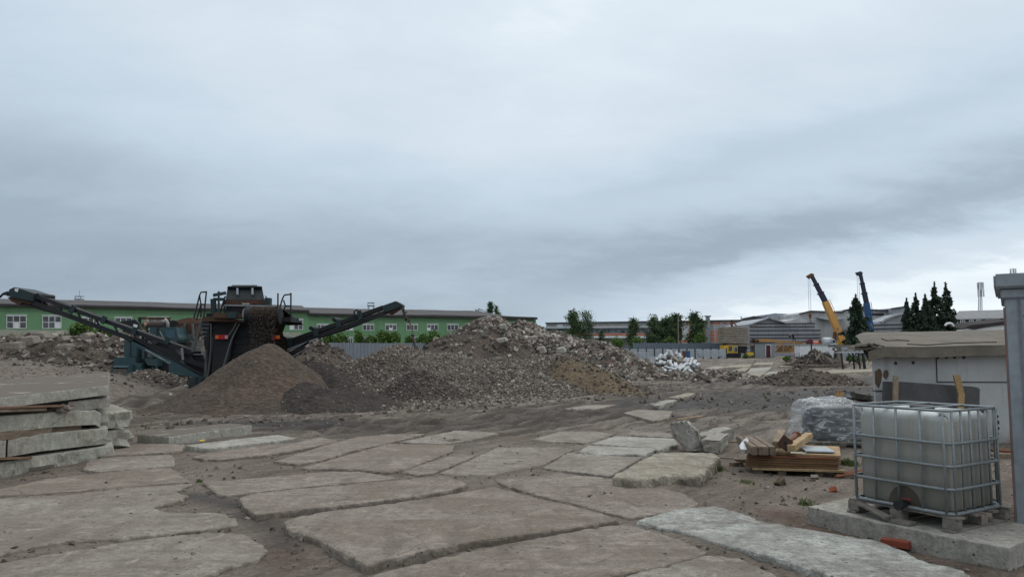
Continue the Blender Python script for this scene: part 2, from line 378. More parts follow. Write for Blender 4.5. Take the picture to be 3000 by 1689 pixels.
MAT['amber'] = plain('amber', (0.7, 0.2, 0.03), 0.35)
MAT['white'] = paint('white', (0.62, 0.64, 0.65), (0.25, 0.23, 0.2), 0.35, 0.5)
MAT['white_frame'] = plain('white_frame', (0.6, 0.63, 0.64), 0.5)
MAT['yellow'] = paint('yellow', (0.55, 0.36, 0.03), (0.2, 0.12, 0.05), 0.4, 0.5)
MAT['crane_yellow'] = paint('crane_yellow', (0.62, 0.33, 0.1), (0.3, 0.17, 0.08), 0.3, 0.5)
MAT['crane_blue'] = paint('crane_blue', (0.025, 0.085, 0.2), (0.03, 0.05, 0.08), 0.35, 0.5)
MAT['crane_navy'] = paint('crane_navy', (0.025, 0.032, 0.06), (0.03, 0.03, 0.04), 0.4, 0.5)
MAT['lattice'] = paint('lattice', (0.42, 0.235, 0.085), (0.17, 0.09, 0.045), 0.5, 0.6)
MAT['maroon'] = paint('maroon', (0.085, 0.014, 0.024), (0.05, 0.02, 0.02), 0.3, 0.5)
MAT['silver'] = paint('silver', (0.42, 0.45, 0.48), (0.22, 0.2, 0.18), 0.3, 0.35, 0.3)
MAT['glass'] = glassy('glass'); MAT['glass_dark'] = glassy('glass_dark', (0.012, 0.014, 0.016), (0.05, 0.06, 0.065))
MAT['orange'] = paint('orange', (0.6, 0.21, 0.13), (0.3, 0.12, 0.08), 0.3, 0.7)

def dirty_top(name, base_c, dirt, cover=0.5):
    """concrete whose upward faces carry a layer of dirt with ragged bare patches"""
    m = concrete(name, base_c, (.24, .215, .175), .4, .25, con=.5); t = m.node_tree; p = [n for n in t.nodes if n.type == 'BSDF_PRINCIPLED'][0]; old = p.inputs['Base Color'].links[0].from_socket
    g = t.nodes.new('ShaderNodeNewGeometry'); sx = t.nodes.new('ShaderNodeSeparateXYZ'); t.links.new(g.outputs['True Normal'], sx.inputs[0])
    tcx = t.nodes.new('ShaderNodeTexCoord'); nz = t.nodes.new('ShaderNodeTexNoise'); nz.inputs['Scale'].default_value = 1.1; nz.inputs['Detail'].default_value = 8; nz.inputs['Roughness'].default_value = .7; t.links.new(tcx.outputs['Object'], nz.inputs['Vector'])
    r1 = t.nodes.new('ShaderNodeValToRGB'); r1.color_ramp.elements[0].position = 1 - cover - .04; r1.color_ramp.elements[1].position = 1 - cover + .03; t.links.new(nz.outputs['Fac'], r1.inputs[0])
    r2 = t.nodes.new('ShaderNodeValToRGB'); r2.color_ramp.elements[0].position = .8; r2.color_ramp.elements[1].position = .93; t.links.new(sx.outputs[2], r2.inputs[0])
    mu = t.nodes.new('ShaderNodeMath'); mu.operation = 'MULTIPLY'; t.links.new(r1.outputs[0], mu.inputs[0]); t.links.new(r2.outputs[0], mu.inputs[1])
    mx = t.nodes.new('ShaderNodeMix'); mx.data_type = 'RGBA'; t.links.new(mu.outputs[0], mx.inputs[0]); t.links.new(old, mx.inputs[6]); mx.inputs[7].default_value = (*dirt, 1); t.links.new(mx.outputs[2], p.inputs['Base Color']); return m
MAT['slab_dirty'] = dirty_top('slab_dirty', (0.345, 0.34, 0.3), (0.135, 0.115, 0.096), .6)
# ------------------------------------------------------------------ ground
TRACKS = [  # wheel ruts, photo pixels
    [(640, 1262), (900, 1246), (1250, 1238), (1500, 1218), (1700, 1190), (1880, 1160), (2050, 1128), (2150, 1100), (2210, 1078), (2255, 1055)],
    [(1000, 1262), (1300, 1250), (1600, 1232), (1800, 1205), (1960, 1172), (2090, 1140), (2180, 1110), (2235, 1080), (2275, 1056)],
    [(560, 1225), (900, 1222), (1150, 1212), (1450, 1200), (1650, 1178), (1850, 1148), (2020, 1120), (2120, 1098)],
    [(880, 1290), (1100, 1262), (1400, 1240), (1620, 1215)], [(1420, 1275), (1560, 1250), (1720, 1222), (1900, 1190)],
    [(2120, 1190), (2300, 1172), (2560, 1165)], [(2150, 1150), (2350, 1138), (2560, 1140)], [(2080, 1235), (2300, 1215), (2560, 1215)],
    [(380, 1232), (620, 1212), (900, 1205), (1100, 1200)], [(480, 1196), (560, 1166), (640, 1128)]]
def seg_dist(x, y, pl):
    d = np.full(x.shape, 1e9)
    for (ax, ay), (bx, by) in zip(pl[:-1], pl[1:]):
        ux, uy = bx - ax, by - ay; t = np.clip(((x - ax) * ux + (y - ay) * uy) / (ux * ux + uy * uy), 0, 1)
        d = np.minimum(d, np.hypot(x - ax - t * ux, y - ay - t * uy))
    return d
TW = [[tuple(G(*p)[:2]) for p in t] for t in TRACKS]
def blob(x, y, pts, w):
    return np.exp(-(seg_dist(x, y, [tuple(G(*p)[:2]) for p in pts]) / w) ** 2)
def ground_h(x, y):
    x = np.asarray(x, float); y = np.asarray(y, float)
    h = 0.62 * sstep(70, 126, y) * sstep(-20, 10, x)
    amp = 0.05 + 0.07 * sstep(14, 22, y) * (1 - sstep(60, 110, y))
    h = h + fbm(x * 0.22, y * 0.22, 3, 4) * 0.12 * sstep(15, 26, y) * (1 - sstep(80, 130, y))
    sl = sstep(5.5, 7, y) * (1 - sstep(15.5, 19, y)) * (1 - sstep(2.2, 4.2, x + (y - 8) * .0)); h = h + sl * (.062 + .065 * fbm(x * .8, y * .8, 33, 4))
    h = h + fbm(x * 1.6, y * 1.6, 9, 4, 0.55) * amp + fbm(x * 7, y * 7, 15, 3, 0.6) * 0.035
    return h
def ground_full(x, y, want=False):
    h = ground_h(x, y); rut = np.zeros_like(h)
    for i, t in enumerate(TW[:9] + TW[9:]):
        wob = fbm(x * 0.25, y * 0.25, 40 + i, 2) * 0.6
        for off in (0.0,):
            d = np.abs(seg_dist(x, y, t) + wob)
            for c in (0.85, 0.0):
                e = np.abs(d - c)
                rut = rut - 0.075 * np.exp(-(e / 0.2) ** 2) + 0.03 * np.exp(-((e - 0.36) / 0.14) ** 2)
    m = sstep(13, 18, y) * (1 - sstep(90, 120, y))
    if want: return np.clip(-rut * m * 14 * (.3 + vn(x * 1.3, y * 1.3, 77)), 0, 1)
    h = h + rut * m * (0.55 + 0.9 * (vn(x * 1.3, y * 1.3, 77)))
    # churned mud on the right
    mud = blob(x, y, [(2160, 1165), (2380, 1150), (2580, 1150)], 3.5)
    h = h + mud * fbm(x * 0.9, y * 2.6, 60, 4, 0.6) * 0.4 - mud * 0.02
    pu = blob(x, y, [(2415, 1156), (2480, 1152), (2562, 1160)], 2.6); pu = np.minimum(1, pu * 1.5); h = h * (1 - pu) - .02 * pu
    # berm beside the screener foot
    h = h + 0.42 * blob(x, y, [(430, 1190), (520, 1170), (600, 1140)], 1.1) * (0.7 + 0.6 * vn(x * 1.7, y * 1.7, 5))
    return h + 0.03
def axis_vals(lo, hi, d0, d1, step, grow):
    v = list(np.arange(d0, d1, step)); s = step
    while v[-1] < hi: s *= grow; v.append(v[-1] + s)
    s = step
    while v[0] > lo: s *= grow; v.insert(0, v[0] - s)
    return np.array(v)
gx = axis_vals(-1500, 1500, -11, 11, 0.085, 1.03); gy = axis_vals(-600, 2500, 6.5, 19, 0.06, 1.0145)
GX, GY = np.meshgrid(gx, gy); GZ = ground_full(GX, GY)
RUT = ground_full(GX, GY, True).ravel()
far = sstep(250, 600, np.hypot(GX, GY)); GZ = GZ * (1 - far) + 0.3 * far
nx, ny = len(gx), len(gy); idx = np.arange(nx * ny).reshape(ny, nx)
F = np.stack([idx[:-1, :-1], idx[:-1, 1:], idx[1:, 1:], idx[1:, :-1]], -1).reshape(-1, 4)
me = np_mesh('ground', np.stack([GX, GY, GZ], -1).reshape(-1, 3), F, True)
X, Y = GX.ravel(), GY.ravel()
wob = fbm(X * 0.6, Y * 0.6, 91, 4) * 1.2
dark = np.clip(blob(X, Y, [(2080, 1185), (2300, 1168), (2600, 1150)], 3.0) * 1.25 + wob, 0, 1) * blob(X, Y, [(2100, 1185), (2300, 1168), (2600, 1150)], 5.5)
dark = np.clip(dark + 0.55 * blob(X, Y, [(900, 1255), (1300, 1252), (1600, 1225), (1800, 1190)], 1.5) + 0.45 * blob(X, Y, [(2060, 1090), (2120, 1080), (1980, 1110)], 2.5)
       + 0.5 * blob(X, Y, [(2320, 1120), (2500, 1105)], 3) + 0.5 * blob(X, Y, [(660, 1240), (780, 1246), (900, 1240)], 0.8), 0, 1)
grav = np.clip(blob(X, Y, [(1000, 1190), (1300, 1180), (1600, 1160), (1850, 1130)], 2.6) * 1.15 + 0.9 * blob(X, Y, [(880, 1065), (960, 1090), (1050, 1130)], 7) + wob * 0.8, 0, 1)
redd = np.clip(blob(X, Y, [(1000, 1180), (1180, 1188), (1300, 1172), (1560, 1155)], 0.55) + 0.8 * blob(X, Y, [(830, 1650), (880, 1689)], 0.35) + 0.7 * blob(X, Y, [(1180, 1397), (1560, 1380), (1480, 1340)], 0.35) + 0.8 * blob(X, Y, [(2280, 1520), (2500, 1610), (2800, 1680)], 0.3), 0, 1)
pale = np.clip(.2 * sstep(5.5, 7, Y) * (1 - sstep(15, 18, Y)) * (1 - sstep(2.5, 4.5, X)) + 0.75 * blob(X, Y, [(1500, 1230), (1800, 1195), (2000, 1155), (2160, 1105), (2250, 1060)], 1.6) + 0.6 * blob(X, Y, [(2050, 1260), (2150, 1215)], 3) + 0.7 * sstep(60, 110, Y) + wob * 0.7, 0, 1)
trk = np.clip(np.maximum.reduce([blob(X, Y, pl, w_) for pl, w_ in (([(640, 1262), (1000, 1255), (1400, 1240), (1650, 1210), (1850, 1170), (2050, 1128), (2180, 1090), (2250, 1058)], 1.7), ([(900, 1215), (1300, 1212), (1600, 1192), (1850, 1152), (2000, 1125)], 1.5), ([(1400, 1262), (1600, 1250), (1800, 1222), (1980, 1180), (2120, 1130)], 1.0))]) * 1.15 + wob * .5, 0, 1)
dk2 = np.maximum.reduce([blob(X, Y, pl, w_) for pl, w_ in (([(2150, 1118), (2300, 1122), (2560, 1118)], 4.5), ([(2060, 1160), (2300, 1150), (2560, 1145)], 3.5), ([(2130, 1186), (2350, 1190), (2560, 1195)], 2.6), ([(620, 1245), (760, 1250), (950, 1243)], 1.0), ([(1990, 1100), (2120, 1088)], 3.5), ([(690, 1500), (560, 1470), (520, 1480)], .22), ([(700, 1530), (780, 1550), (840, 1620)], .2))])
for n_, a_ in (('rut', RUT), ('track', trk), ('dark', np.clip(dark + dk2 * (.75 + wob * 1.2), 0, 1)), ('grav', grav), ('redd', redd), ('pale', pale)): fattr(me, n_, a_)
b = NB('ground'); v = b.vec(rnd=False, world=True); 
def tvec(sc, th):
    mp = b.n('ShaderNodeMapping', vector_type='TEXTURE'); mp.inputs['Scale'].default_value = sc; mp.inputs['Rotation'].default_value = (0, 0, R(th)); gg = b.n('ShaderNodeNewGeometry'); b.l(gg.outputs['Position'], mp.inputs[0]); return mp.outputs[0]
va = tvec((3.2, .55, 1), 52); vb = tvec((4.5, .42, 1), 60); vc_ = tvec((4, .4, 1), 8)
lo = b.noise(v, 0.35, 6, 0.6, 0.3); mid = b.noise(va, 2.2, 9, 0.7, 0.5); fi = b.noise(v, 14, 6, 0.72)
col = b.mix(b.ramp(lo, [(0.35, 0.0), (0.65, 1.0)]), (0.155, 0.126, 0.102), (0.215, 0.179, 0.147))
col = b.mix(b.attr('pale'), col, (0.215, 0.187, 0.16))
col = b.mix(b.attr('redd'), col, (0.115, 0.075, 0.055))
vo = b.vor(v, 13)
gcol = b.ramp(vo.outputs['Color'], [(0.0, (0.12, 0.1, 0.085)), (0.5, (0.24, 0.21, 0.18)), (1.0, (0.38, 0.35, 0.31))])
col = b.mix(b.math('MULTIPLY', b.attr('grav'), 0.85), col, gcol)
vf = b.vor(v, 34)
col = b.mix(b.ramp(b.noise(v, 1.6, 5, 0.6), [(0.5, 0), (0.64, 0.6)]), col, b.mix(1.0, col, b.ramp(vf.outputs['Color'], [(0, 0.5), (1, 1.7)]), 'MULTIPLY'))
col = b.mix(1.0, col, b.ramp(mid, [(0.22, 0.5), (0.5, 0.98), (0.78, 1.4)]), 'MULTIPLY')
col = b.mix(1.0, col, b.ramp(fi, [(0.2, 0.62), (0.8, 1.35)]), 'MULTIPLY')
col = b.mix(b.math('MULTIPLY', b.attr('track'), 0.42), col, b.mix(b.noise(va, 3.0, 6, 0.65), (0.105, 0.088, 0.074), (0.15, 0.126, 0.106)))
sk = b.noise(vb, 1.0, 6, 0.65, 0.4); sk2 = b.noise(vc_, 1.0, 6, 0.65, 0.5)
nearm = b.n('ShaderNodeSeparateXYZ'); ggp = b.n('ShaderNodeNewGeometry'); b.l(ggp.outputs['Position'], nearm.inputs[0]); far_ = b.ramp(b.math('MULTIPLY', nearm.outputs[1], 0.02), [(0.26, 0.0), (0.36, 1.0)])
col = b.mix(b.math('MULTIPLY', b.ramp(sk, [(0.5, 0.0), (0.57, 0.8)]), far_), col, (0.08, 0.067, 0.057)); col = b.mix(b.math('MULTIPLY', b.ramp(sk2, [(0.54, 0.0), (0.62, 0.55)]), far_), col, (0.085, 0.07, 0.06))
col = b.mix(b.math('MULTIPLY', b.ramp(sk, [(0.36, 0.8), (0.46, 0.0)]), far_), col, (0.27, 0.235, 0.2))
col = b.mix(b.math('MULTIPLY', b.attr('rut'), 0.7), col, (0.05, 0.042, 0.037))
col = b.mix(b.math('MULTIPLY', b.attr('dark'), 0.9), col, (0.042, 0.037, 0.034))
bu = b.bump(mid, 0.9, 0.16); bu = b.bump(fi, 0.9, 0.05, bu); bu = b.bump(vo.outputs['Distance'], 0.5, 0.04, bu)
rg = b.mix(b.attr('dark'), 0.95, 0.55)
MAT['ground'] = b.fin(col, 0.95, 0, bu, 0.2); b.l(b.ramp(b.attr('dark'), [(0.3, 0.95), (1.0, 0.62)]), b.p.inputs['Roughness'])
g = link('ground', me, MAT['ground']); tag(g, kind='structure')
def gz(x, y): return float(ground_full(np.array([x]), np.array([y]))[0])

# ------------------------------------------------------------------ stones
_T = []
for k in range(14):
    r_ = np.random.default_rng(100 + k)
    base = np.array([[-1, -1, -1], [1, -1, -1], [1, 1, -1], [-1, 1, -1], [-1, -1, 1], [1, -1, 1], [1, 1, 1], [-1, 1, 1]], float) * 0.5
    _T.append(base * (1 + r_.uniform(-0.35, 0.25, (8, 3))) * np.array([1, r_.uniform(0.55, 1), r_.uniform(0.3, 0.8)]))
_T = np.array(_T); _TF = np.array([(3, 2, 1, 0), (4, 5, 6, 7), (0, 1, 5, 4), (1, 2, 6, 5), (2, 3, 7, 6), (3, 0, 4, 7)])
def stones(name, P, size, m, parent=None, loc=(0, 0, 0), kind='stuff', tone=None, seed=0, tilt=0.7):
    r_ = np.random.default_rng(seed + 5); n = len(P); V = _T[r_.integers(0, len(_T), n)] * np.asarray(size)[:, None, None]
    a, bb, c = r_.uniform(0, 6.28, n), r_.normal(0, tilt, n), r_.normal(0, tilt, n)
    def rot(ax, t):
        M = np.zeros((n, 3, 3)); i, j, k = [(1, 2, 0), (2, 0, 1), (0, 1, 2)][ax]
        M[:, i, i] = np.cos(t); M[:, j, j] = np.cos(t); M[:, i, j] = -np.sin(t); M[:, j, i] = np.sin(t); M[:, k, k] = 1; return M
    Mx = rot(0, bb) @ rot(1, c) @ rot(2, a)
    V = np.einsum('nij,nkj->nki', Mx, V) + np.asarray(P)[:, None, :] - np.array(loc)
    Fx = (_TF[None] + (np.arange(n) * 8)[:, None, None]).reshape(-1, 4)
    t = r_.uniform(0, 1, n) if tone is None else tone
    me = np_mesh(name, V.reshape(-1, 3), Fx, False, np.repeat(t, 8))
    o = link(name, me, m, parent); o['kind'] = kind
    if parent is None: o.location = loc
    return o

# ------------------------------------------------------------------ heaps
MAT['stone_mud'] = stonem('stone_mud', [(0, (0.07, 0.059, 0.05)), (0.8, (0.14, 0.12, 0.102)), (1, (0.26, 0.235, 0.2))])
HEAPS = []
def heap(name, label, cat, cones, mat_, res=0.22, noise=(0.25, 0.6), group=None, st=None, seed=0, sharp=0.1, extra=None):
    """cones: (x, y, h, rx, ry); one height field, sunk into the ground; st = (count, min size, max size, material, exponent)"""
    C_ = np.array(cones, float)
    x0, x1 = (C_[:, 0] - C_[:, 3] * 1.12).min(), (C_[:, 0] + C_[:, 3] * 1.12).max(); y0, y1 = (C_[:, 1] - C_[:, 4] * 1.12).min(), (C_[:, 1] + C_[:, 4] * 1.12).max()
    xs = np.arange(x0, x1 + res, res); ys = np.arange(y0, y1 + res, res); X, Y = np.meshgrid(xs, ys)
    def hf(X, Y):
        wx = fbm(X * 0.35, Y * 0.35, seed + 21, 3) * 0.9; wy = fbm(X * 0.35, Y * 0.35, seed + 31, 3) * 0.9
        z = np.full(X.shape, -1.0)
        for cx, cy, h, rx, ry in C_:
            k_ = min(1, rx / 3)
            r = np.sqrt(((X + wx * k_ - cx) / rx) ** 2 + ((Y + wy * k_ - cy) / ry) ** 2 + sharp ** 2) - sharp
            zz = h * (1 - r) * (1 + 0.18 * np.clip(r, 0, 1)) ; z = np.maximum(z, zz) + 0.12 * np.minimum(np.maximum(zz, 0), np.maximum(z, 0)) / (h + .3)
        k = sstep(-0.25, 0.5, z)
        z = z + k * (fbm(X * noise[1], Y * noise[1], seed + 1, 5, 0.6) * noise[0] * 2 + fbm(X * 3.1, Y * 3.1, seed + 9, 3, 0.6) * noise[0] * 0.5)
        return z
    Z = hf(X, Y); gzv = ground_h(X, Y); keep = Z > -0.22
    nx, ny = len(xs), len(ys); idx = np.arange(nx * ny).reshape(ny, nx)
    F = np.stack([idx[:-1, :-1], idx[:-1, 1:], idx[1:, 1:], idx[1:, :-1]], -1).reshape(-1, 4); F = F[keep.ravel()[F].any(1)]
    used = np.unique(F); remap = -np.ones(nx * ny, int); remap[used] = np.arange(len(used))
    loc = (float(C_[:, 0].mean()), float(C_[:, 1].mean()), 0.0)
    V = np.stack([X, Y, Z + gzv * 0.6], -1).reshape(-1, 3)[used] - np.array(loc)
    me = np_mesh(name, V, remap[F], True)
    o = link(name, me, MAT[mat_], None, loc); tag(o, label, cat, group)
    if st:
        n, s0, s1, sm, ex = st; r_ = np.random.default_rng(seed + 77); P = []
        while len(P) < n:
            px = r_.uniform(x0, x1, n * 3); py = r_.uniform(y0, y1, n * 3); pz = hf(px, py)
            ok = (pz > -0.08) & (r_.uniform(0, 1, n * 3) < (0.3 + vn(px * 0.7, py * 0.7, seed + 3) * 1.2) if extra is None else (pz > -0.08) & (r_.uniform(0, 1, n * 3) < extra(px, py, pz)))
            P += list(np.stack([px, py, pz + ground_h(px, py) * 0.6], -1)[ok])
        P = np.array(P[:n]); sz = s0 + (s1 - s0) * r_.uniform(0, 1, n) ** ex
        stones('stones', P + np.array([0, 0, 0.0]) + np.stack([0 * sz, 0 * sz, sz * 0.12], -1), sz, MAT[sm], o, loc, seed=seed)
    HEAPS.append(o); return o
def apex(px, py, Y): p = W(px, py, Y); return p.x, p.y, p.z
def cone(px, py, Y, rx, ry, dh=0.0): p = W(px, py, Y); return (p.x, p.y, p.z + dh, rx, ry)
GP = 'gravel piles in the middle of the yard'
heap('sand_pile', 'smooth brown sand cone heaped below the screener belt', 'pile',
     [cone(797, 1018, 27, 2.75, 3.8), (-9.2, 26.6, 1.3, 2.5, 3.8), (-10.1, 26.2, 0.5, 2.3, 3.4), (-8.7, 25.2, 0.95, 2.7, 3.0), (-8.0, 24.4, 0.45, 2.8, 2.2)], 'sand_brown', 0.12, (0.05, 0.6), st=(300, 0.02, 0.06, 'stone_mud', 3), seed=1, sharp=0.04)
heap('soil_pile', 'blackish damp soil ridge behind the right flank of the sand cone', 'pile',
     [(-8.0, 29.4, 1.5, 2.2, 2.2), (-7.4, 28.7, 1.3, 2.0, 2.0), (-6.7, 27.8, 1.0, 1.9, 1.9), (-6.0, 27.0, 0.75, 1.8, 1.8), (-5.3, 26.2, 0.45, 1.6, 1.5)], 'soil_dark', 0.11, (0.16, 0.9), st=(700, 0.03, 0.09, 'stone_mud', 3), seed=2)
heap('soil_pile', 'low dark soil spill lying on the front of the sand cone', 'pile',
     [(-6.9, 25.2, 0.85, 1.5, 2.2), (-6.2, 24.9, 0.62, 1.6, 2.0), (-5.5, 25.1, 0.42, 1.5, 1.8)], 'soil_dark', 0.09, (0.09, 1.2), st=(350, 0.03, 0.08, 'stone_mud', 3), seed=3)
heap('gravel_pile', 'wide grey crushed concrete pile under the end of the right conveyor', 'pile',
     [cone(1175, 1022, 38.5, 4.6, 6.5), cone(1090, 1052, 38, 4.0, 5.5), cone(1300, 1040, 39, 4.4, 6)], 'gravel_base', 0.16, (0.13, 0.7), GP, (21000, 0.055, 0.13, 'stone_gravel', 2.0), seed=4)
heap('gravel_pile', 'grey crushed concrete pile at the foot of the big rubble hill', 'pile',
     [cone(1440, 1052, 38, 4.0, 5.6), cone(1560, 1048, 38.5, 3.6, 5.2), cone(1640, 1042, 39, 3.6, 5.4), cone(1500, 1085, 35, 3.6, 4)], 'gravel_base', 0.16, (0.16, 0.8), GP, (21000, 0.055, 0.13, 'stone_gravel', 2.0), seed=5)
heap('gravel_pile', 'small dark gravel cone in front of the wide crushed concrete piles', 'pile',
     [cone(1227, 1086, 30.6, 1.7, 2.0), (-3.6, 30.2, 0.4, 2.4, 2.0)], 'gravel_dark', 0.1, (0.07, 1.0), GP, (3600, 0.04, 0.1, 'stone_dark', 2), seed=6)
heap('soil_pile', 'tan earth pile with gravelly skirt right of the grey gravel', 'pile',
     [cone(1672, 1050, 36.5, 2.6, 3.6), cone(1740, 1075, 35.6, 2.2, 2.8), (4.6, 34.4, 0.45, 1.8, 1.8)], 'soil_tan', 0.13, (0.12, 0.9), None, (1100, 0.05, 0.16, 'stone_dark', 2.4), seed=7)
heap('rubble_hill', 'large hill of broken concrete rubble and dark earth', 'hill',
     [cone(1430, 938, 55, 6.2, 9), cone(1330, 985, 53, 4.2, 7), cone(1530, 952, 56, 5.6, 8), cone(1620, 985, 55, 5.2, 7.5), cone(1740, 1012, 54, 5.0, 6.5), cone(1822, 1050, 53.5, 3.0, 4.5), (-4.4, 51, 1.9, 3.6, 4)], 'soil_rubble', 0.24, (0.32, 0.55), None,
     (18000, 0.09, 0.42, 'stone_rubble', 3.2), seed=8, extra=lambda x, y, z: np.clip(0.08 + (z - 1.5) * 0.36 + (x - 1.0) * 0.12 + fbm(x * .5, y * .5, 4, 3) * 1.2, 0.05, 1))
heap('rubble_pile', 'small rubble heap in front of the corrugated fence by the conveyor', 'pile',
     [cone(935, 1010, 60, 3.2, 4), cone(985, 1024, 60, 2.0, 3), cone(900, 1012, 60, 3, 3)], 'soil_rubble', 0.22, (0.25, 0.8), None, (600, 0.1, 0.4, 'stone_dark', 2.5), seed=9)
heap('soil_pile', 'long pale dusty bank between the conveyor and the gravel', 'pile',
     [(-12.2, 44.5, 0.95, 4.2, 5.5), (-9.4, 43, 0.75, 3.6, 5), (-14.5, 46, 1.2, 4.5, 5)], 'soil_grey', 0.2, (0.08, 0.6), None, (1500, 0.04, 0.12, 'stone_gravel', 2.5), seed=10)
heap('rubble_bank', 'long dark bank of rubble and broken slabs below the green building', 'bank',
     [cone(-60, 985, 52, 6, 7), cone(60, 988, 52, 5.5, 7), cone(170, 990, 52, 5.5, 7), cone(270, 990, 52, 5.5, 7), cone(370, 985, 53, 5, 7), cone(470, 985, 54, 6, 7), cone(600, 990, 55, 6, 7), (-30, 47.5, 1.5, 5, 4), (-25, 47.5, 1.2, 4, 4), (-36, 47, 1.5, 5, 5)], 'soil_rubble', 0.24, (0.42, 0.7), None,
     (4200, 0.1, 0.5, 'stone_rubble', 3.4), seed=11)
heap('soil_pile', 'smooth grey brown soil mound behind the stacked slabs at left', 'pile',
     [cone(30, 1066, 28, 5.6, 6.5), cone(190, 1086, 29, 4.6, 6), cone(-150, 1060, 28, 6, 7)], 'soil_grey', 0.16, (0.09, 0.5), None, (900, 0.04, 0.14, 'stone_dark', 3), seed=12)
heap('gravel_pile', 'brown grey gravel pile in front of the teal crusher', 'pile',
     [cone(440, 1088, 35, 2.7, 3.2), cone(370, 1105, 34.6, 2.6, 3), (-15.2, 33.2, 0.45, 2.6, 2.4)], 'gravel_base', 0.13, (0.06, 0.9), GP, (6000, 0.06, 0.16, 'stone_gravel', 2.4), seed=13)
heap('soil_pile', 'brown earth mound with rough clods near the brushwood heap', 'pile',
     [cone(2345, 1078, 43, 1.9, 3.2), cone(2410, 1092, 43, 2.0, 3), cone(2290, 1110, 42, 1.8, 2.5)], 'sand_brown', 0.12, (0.15, 1.2), None, (900, 0.06, 0.22, 'stone_dark', 2.8), seed=14)
heap('rubble_pile', 'low dark heap of clods and broken stone beside the white beams', 'pile',
     [cone(1990, 1095, 50, 2.6, 3), cone(2080, 1085, 52, 2.6, 3), cone(1890, 1100, 50, 2.6, 2.5)], 'soil_rubble', 0.15, (0.22, 1.2), None, (1800, 0.1, 0.4, 'stone_rubble', 2.8), seed=15)

# loose stones on the open ground
r_ = np.random.default_rng(5)
def scatter(name, n, fn, s0, s1, m, ex=3, seed=0):
    P = []; 
    while len(P) < n:
        px = r_.uniform(0, 3000, n * 2); py = r_.uniform(1060, 1689, n * 2)
        q = np.array([G(a, c)[:2] for a, c in zip(px, py)]); ok = r_.uniform(0, 1, n * 2) < fn(q[:, 0], q[:, 1]); P += list(q[ok])
    P = np.array(P[:n]); sz = s0 + (s1 - s0) * r_.uniform(0, 1, n) ** ex
    z = ground_full(P[:, 0], P[:, 1]); return stones(name, np.column_stack([P, z + sz * 0.1]), sz, MAT[m], seed=seed)
scatter('loose_gravel', 9000, lambda x, y: np.clip(blob(x, y, [(1000, 1190), (1300, 1180), (1600, 1160), (1850, 1130)], 2.4) + 0.8 * blob(x, y, [(880, 1065), (960, 1090), (1050, 1130)], 6), 0, 1), 0.05, 0.16, 'stone_gravel', 2.5, 21)
scatter('pebbles', 5000, lambda x, y: 0.3 + 0 * x, 0.012, 0.06, 'stone_mud', 4, 22)
scatter('clods', 600, lambda x, y: np.clip(blob(x, y, [(2130, 1180), (2300, 1168), (2600, 1150)], 3) + blob(x, y, [(650, 1240), (900, 1235)], 1.2) + blob(x, y, [(2000, 1095), (2150, 1085)], 4), 0, 1), 0.04, 0.17, 'stone_mud', 3, 23)
pts = [G(x, y, 0.13) for x, y in [(2415, 1158), (2425, 1146), (2470, 1143), (2520, 1152), (2562, 1160), (2555, 1168), (2500, 1165), (2460, 1161)]]
b = NB('puddle'); b.fin((0.05, 0.045, 0.04), 0.03, 0, None, 0.6); MAT['puddle'] = b.m
pm = MB(); cpt = sum(pts, Vector()) / len(pts); pm.prism([p + (p - cpt) * 0.12 * random.uniform(-1, 1) for p in pts], (0, 0, -0.05)); tag(pm.build('puddle', MAT['puddle']), kind='structure')

